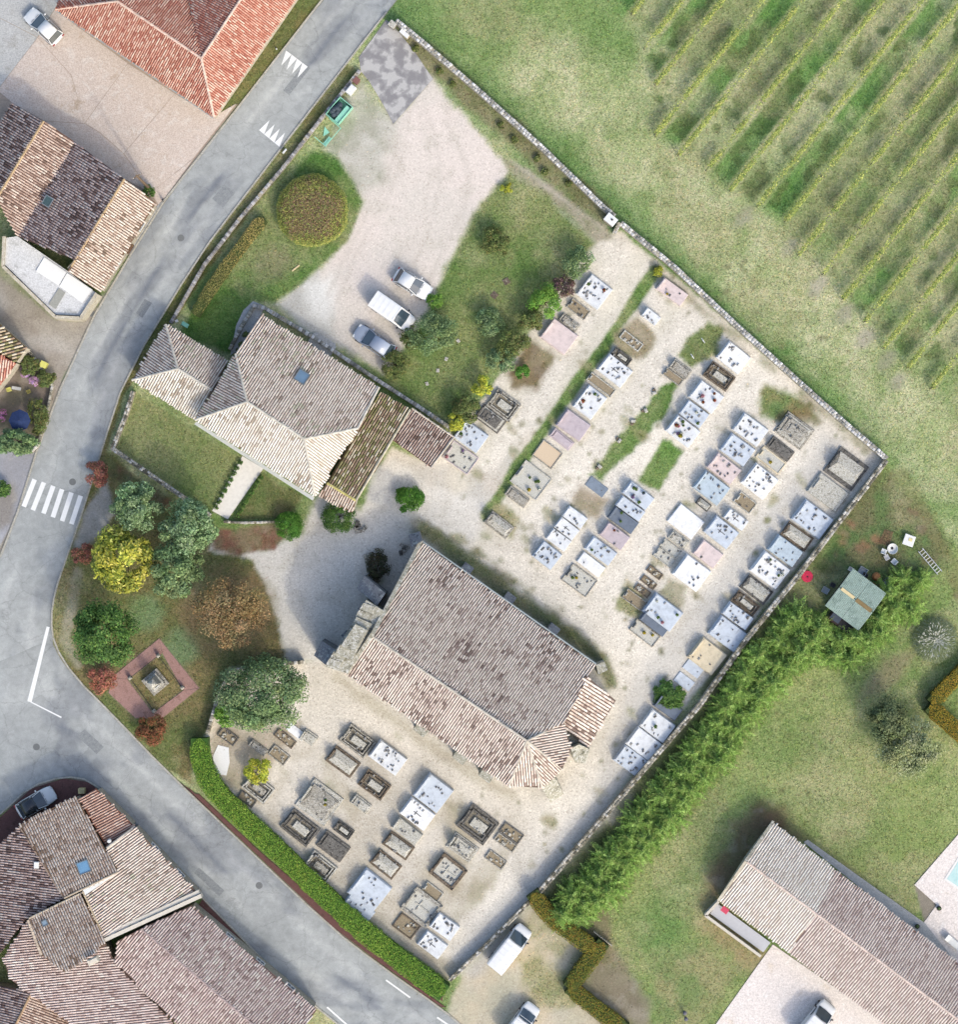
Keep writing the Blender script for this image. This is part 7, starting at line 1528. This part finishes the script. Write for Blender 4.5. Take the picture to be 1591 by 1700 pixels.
for sx in (-.4, .4):
    for sy in (-.4, .4): MB().cyl((sx, sy, 0), (sx, sy, .43), .03, .03, 6).build('leg', M_WHITEP, e)
MB().box((.1, .1, .49), (.35, .3, .05)).build('plate', plain('cream_plate', (226, 214, 160), .5, .1, 5), e)
e = empty('aluminium_ladder', W(1545, 932), math.radians(-50), label='folded aluminium ladder lying beside the garden border', cat='ladder')
for s in (-.25, .25): MB().box((0, s, .1), (2.9, .06, .09)).build('rail', plain('aluminium', (214, 216, 222), .35, .06, 4, .6, .5), e)
for i in range(9): MB().cyl((-1.3 + i * .32, -.25, .1), (-1.3 + i * .32, .25, .1), .025, .025, 6).build('rung', plain('aluminium', (214, 216, 222)), e)
e = empty('rust_bars', W(1472, 893), math.radians(70), label='bundle of rusty bars leaning in the junk corner', cat='bars')
for i in range(9): MB().cyl((-.7, -.5 + i * .12, .03), (.75, -.4 + i * .1, .12 + .03 * (i % 3)), .022, .022, 6).build('bar', plain('rust', (150, 112, 92), .9, .25, 9), e)
for x, y, s, lab in [(1455, 957, .42, 'large orange clay urn behind the green shed'), (1450, 972, .28, 'small orange clay urn behind the green shed'), (1462, 972, .25, 'little clay pot beside the larger urns')]:
    e = empty('clay_urn', W(x, y), label=lab, cat='urn'); MB().lathe((0, 0, 0), [(s * .6, 0), (s, s * .7), (s * .9, s * 1.3), (s * .6, s * 1.5), (s * .7, s * 1.6), (s * .5, s * 1.55)], 16).build('body', plain('terracotta', (190, 132, 84), .85, .2, 7), e, True); MB().lathe((0, 0, s * 1.3), [(s * .55, 0), (s * .5, .02)], 12).build('soil', M_EARTH, e)
e = empty('wheelbarrow', W(1471, 966), math.radians(40), label='grey metal wheelbarrow behind the clay urns', cat='wheelbarrow'); mb = MB(); mb.add([(-.45, -.3, .55), (.45, -.3, .55), (.45, .3, .55), (-.45, .3, .55), (-.3, -.2, .3), (.3, -.2, .3), (.3, .2, .3), (-.3, .2, .3)], [(4, 7, 6, 5), (0, 4, 5, 1), (1, 5, 6, 2), (2, 6, 7, 3), (3, 7, 4, 0)]); o = mb.build('tub', plain('galvanised', (176, 182, 186), .45, .1, 5, .5, .4), e); so = o.modifiers.new('t', 'SOLIDIFY'); so.thickness = .02
for s in (-.22, .22): MB().cyl((-.9, s * 1.2, .5), (.6, s * .5, .25), .025, .025, 6).build('handle', M_WOOD, e)
MB().cyl((.62, -.05, .2), (.62, .05, .2), .2, .2, 14).build('wheel', M_TYRE, e)
for x, y, s, lab in [(1371, 980, .42, 'grey plastic crate on the grass left of the green shed'), (1383, 971, .3, 'small black tray beside the grey crate'), (1433, 948, .5, 'blue grey tub at the upper corner of the green shed'), (1413, 945, .28, 'white bucket at the shed corner'), (1437, 955, .32, 'dark tray beside the blue grey tub')]:
    m = plain('crate_' + lab.split()[0] + lab.split()[1], {'grey': (186, 194, 196), 'small': (90, 92, 92), 'blue': (160, 172, 184), 'white': (236, 236, 232), 'dark': (84, 84, 88)}[lab.split()[0]], .6, .08, 6); e = empty('crate', W(x, y), math.radians(-30), label=lab, cat='crate'); frame_mb(s * 1.6, s * 1.4, .05, .3).build('side', m, e); MB().box((0, 0, .03), (s * 1.5, s * 1.3, .05)).build('floor', m, e)
# umbrella garden on the left edge
e = empty('garden_umbrella', W(32, 698, 2.0), label='dark blue garden umbrella over the left road garden', cat='umbrella'); e.location.z = 0; mb = MB(); n = 8; R = 1.05
vs = [(0, 0, 2.35)] + [(R * math.cos(2 * math.pi * i / n) * (1 if i % 2 == 0 else .97), R * math.sin(2 * math.pi * i / n), 1.95) for i in range(n)]; mb.add(vs, [(0, i + 1, (i + 1) % n + 1) for i in range(n)]); o = mb.build('canopy', plain('navy_cloth', (44, 62, 104), .9, .2, 5), e); so = o.modifiers.new('t', 'SOLIDIFY'); so.thickness = .015
MB().cyl((0, 0, 0), (0, 0, 2.42), .025, .02, 8).build('pole', M_WOOD, e); MB().lathe((0, 0, 0), [(.25, 0), (.22, .08), (.05, .12)], 14).build('base', M_BLACKP, e)
for i in range(n): MB().cyl((0, 0, 2.3), (vs[i + 1][0], vs[i + 1][1], 1.94), .012, .01, 5).build('rib', M_BLACKP, e)
e = empty('yellow_box', W(74, 606), math.radians(-25), label='pale yellow box on the garden wall corner', cat='box'); MB().box((0, 0, .45), (.6, .55, .9), None, .03).build('case', plain('yellow_paint', (226, 220, 120), .5, .08, 5), e); MB().box((0, 0, .93), (.66, .6, .06), None, .01).build('lid', plain('yellow_paint', (226, 220, 120)), e)
chair(16, 647, .3, 'small yellow garden chair in the umbrella garden', plain('yellow_paint', (226, 220, 120)), sc=.8); chair(48, 650, 2.0, 'small ochre garden chair beside the olive shrubs', plain('ochre_paint', (196, 180, 96), .6, .1, 5), sc=.75)
e = empty('white_bench', W(28, 645), math.radians(-10), label='narrow pale bench in the umbrella garden', cat='bench'); MB().box((0, 0, .42), (.9, .3, .05)).build('seat', M_CONC2, e)
for s in (-.35, .35): MB().box((s, 0, .2), (.06, .28, .4)).build('leg', M_CONC2, e)
# gate between hedge and garden
e = empty('slatted_gate', W(1001, 1556), -math.radians(38), label='low slatted gate between the conifer row and golden hedge', cat='gate'); 
for i in range(11): MB().box((-1.05 + i * .21, 0, .5), (.07, .05, 1.0)).build('slat', plain('pale_slat', (206, 200, 186), .7, .1, 6), e)
for z in (.2, .8): MB().box((0, -.04, z), (2.2, .04, .07)).build('rail', plain('pale_slat', (206, 200, 186)), e)
# lawn stepping stones and stones
for i, (x, y) in enumerate([(841, 467), (821, 490), (741, 596), (727, 615), (709, 637), (761, 566)]):
    o = MB().box((0, 0, .02), (.6 if i < 2 else .36, .6 if i < 2 else .3, .08), rotz(30 + 20 * i), .02).build('stepping_stone', TM['br'] if i < 2 else TM['lich'], None, label='brown square slab set in the side lawn' if i < 2 else 'pale stepping stone on the side lawn near the bushes', cat='stone', group='brown slabs in the lawn' if i < 2 else 'pale stones in the lawn'); o.location = W(x, y)
o = MB().box((0, 0, .03), (.9, .16, .08), rotz(38), .02).build('loose_plank', plain('pale_plank', (226, 206, 160)), None, label='pale loose plank on the rear lawn', cat='plank'); o.location = W(491, 445)
o = MB().box((0, 0, .05), (.7, .4, .12), rotz(-30), .03).build('green_cover', M_GREENP, None, label='pale green inspection cover on the rear lawn corner', cat='cover'); o.location = W(307, 539)
o = MB().box((0, 0, .15), (.3, .25, .3), rotz(20), .03).build('white_marker', M_WHITEP, None, label='small white marker beside the roadside wall end', cat='marker'); o.location = W(293, 533)
for x, y in [(1137, 1680), (1139, 1690)]:
    e = empty('garden_lamp', W(x, y), label='small dark garden lamp on the lawn beside the pale terrace', cat='lamp', group='garden lamps by the terrace'); MB().lathe((0, 0, 0), [(.12, 0), (.05, .05), (.05, .5)], 10).build('post', M_BLACKP, e); MB().lathe((0, 0, .5), [(.16, 0), (.2, .1), (.08, .22)], 12).build('shade', plain('lamp_grey', (110, 110, 120), .5, .1, 5), e)
e = empty('sun_lounger', W(1585, 1566), math.radians(-40), label='white sun lounger on the terrace between pool and long house', cat='lounger'); MB().box((0, 0, .34), (1.3, .65, .08), None, .02).build('seat', M_WHITEP, e); MB().box((-.85, 0, .52), (.6, .65, .06), Matrix.Rotation(.6, 3, 'Y'), .02).build('backrest', M_WHITEP, e)
for sx in (-.6, .6):
    for sy in (-.27, .27): MB().cyl((sx, sy, 0), (sx, sy, .34), .03, .03, 6).build('leg', M_WHITEP, e)
for x, y, lab in [(1523, 1537, 'dark planter at the lawn corner by the long house'), (1559, 1507, 'dark planter at the terrace corner')]:
    e = empty('planter', W(x, y), label=lab, cat='planter'); MB().lathe((0, 0, 0), [(.16, 0), (.24, .35), (.22, .37), (.2, .33)], 12).build('pot', M_BLACKP, e); MB().lathe((0, 0, .3), [(.19, 0), (.05, .25)], 8).build('plant', plain('planter_plant', (90, 110, 66), .9, .3, 12), e)
e = empty('street_marker', W(459, 82), math.radians(50), label='short white marker post on the verge by the red roof', cat='marker'); MB().box((0, 0, .4), (.1, .1, .8), None, .02).build('post', M_WHITEP, e); MB().box((0, 0, .83), (.14, .14, .05)).build('cap', M_BLACKP, e)
e = empty('street_marker', W(473, 252), math.radians(50), label='white marker slab across the verge below the give way teeth', cat='marker'); MB().box((0, 0, .25), (.5, .1, .5), None, .02).build('post', M_WHITEP, e); MB().box((0, 0, .53), (.54, .14, .05)).build('cap', M_WHITEP, e)
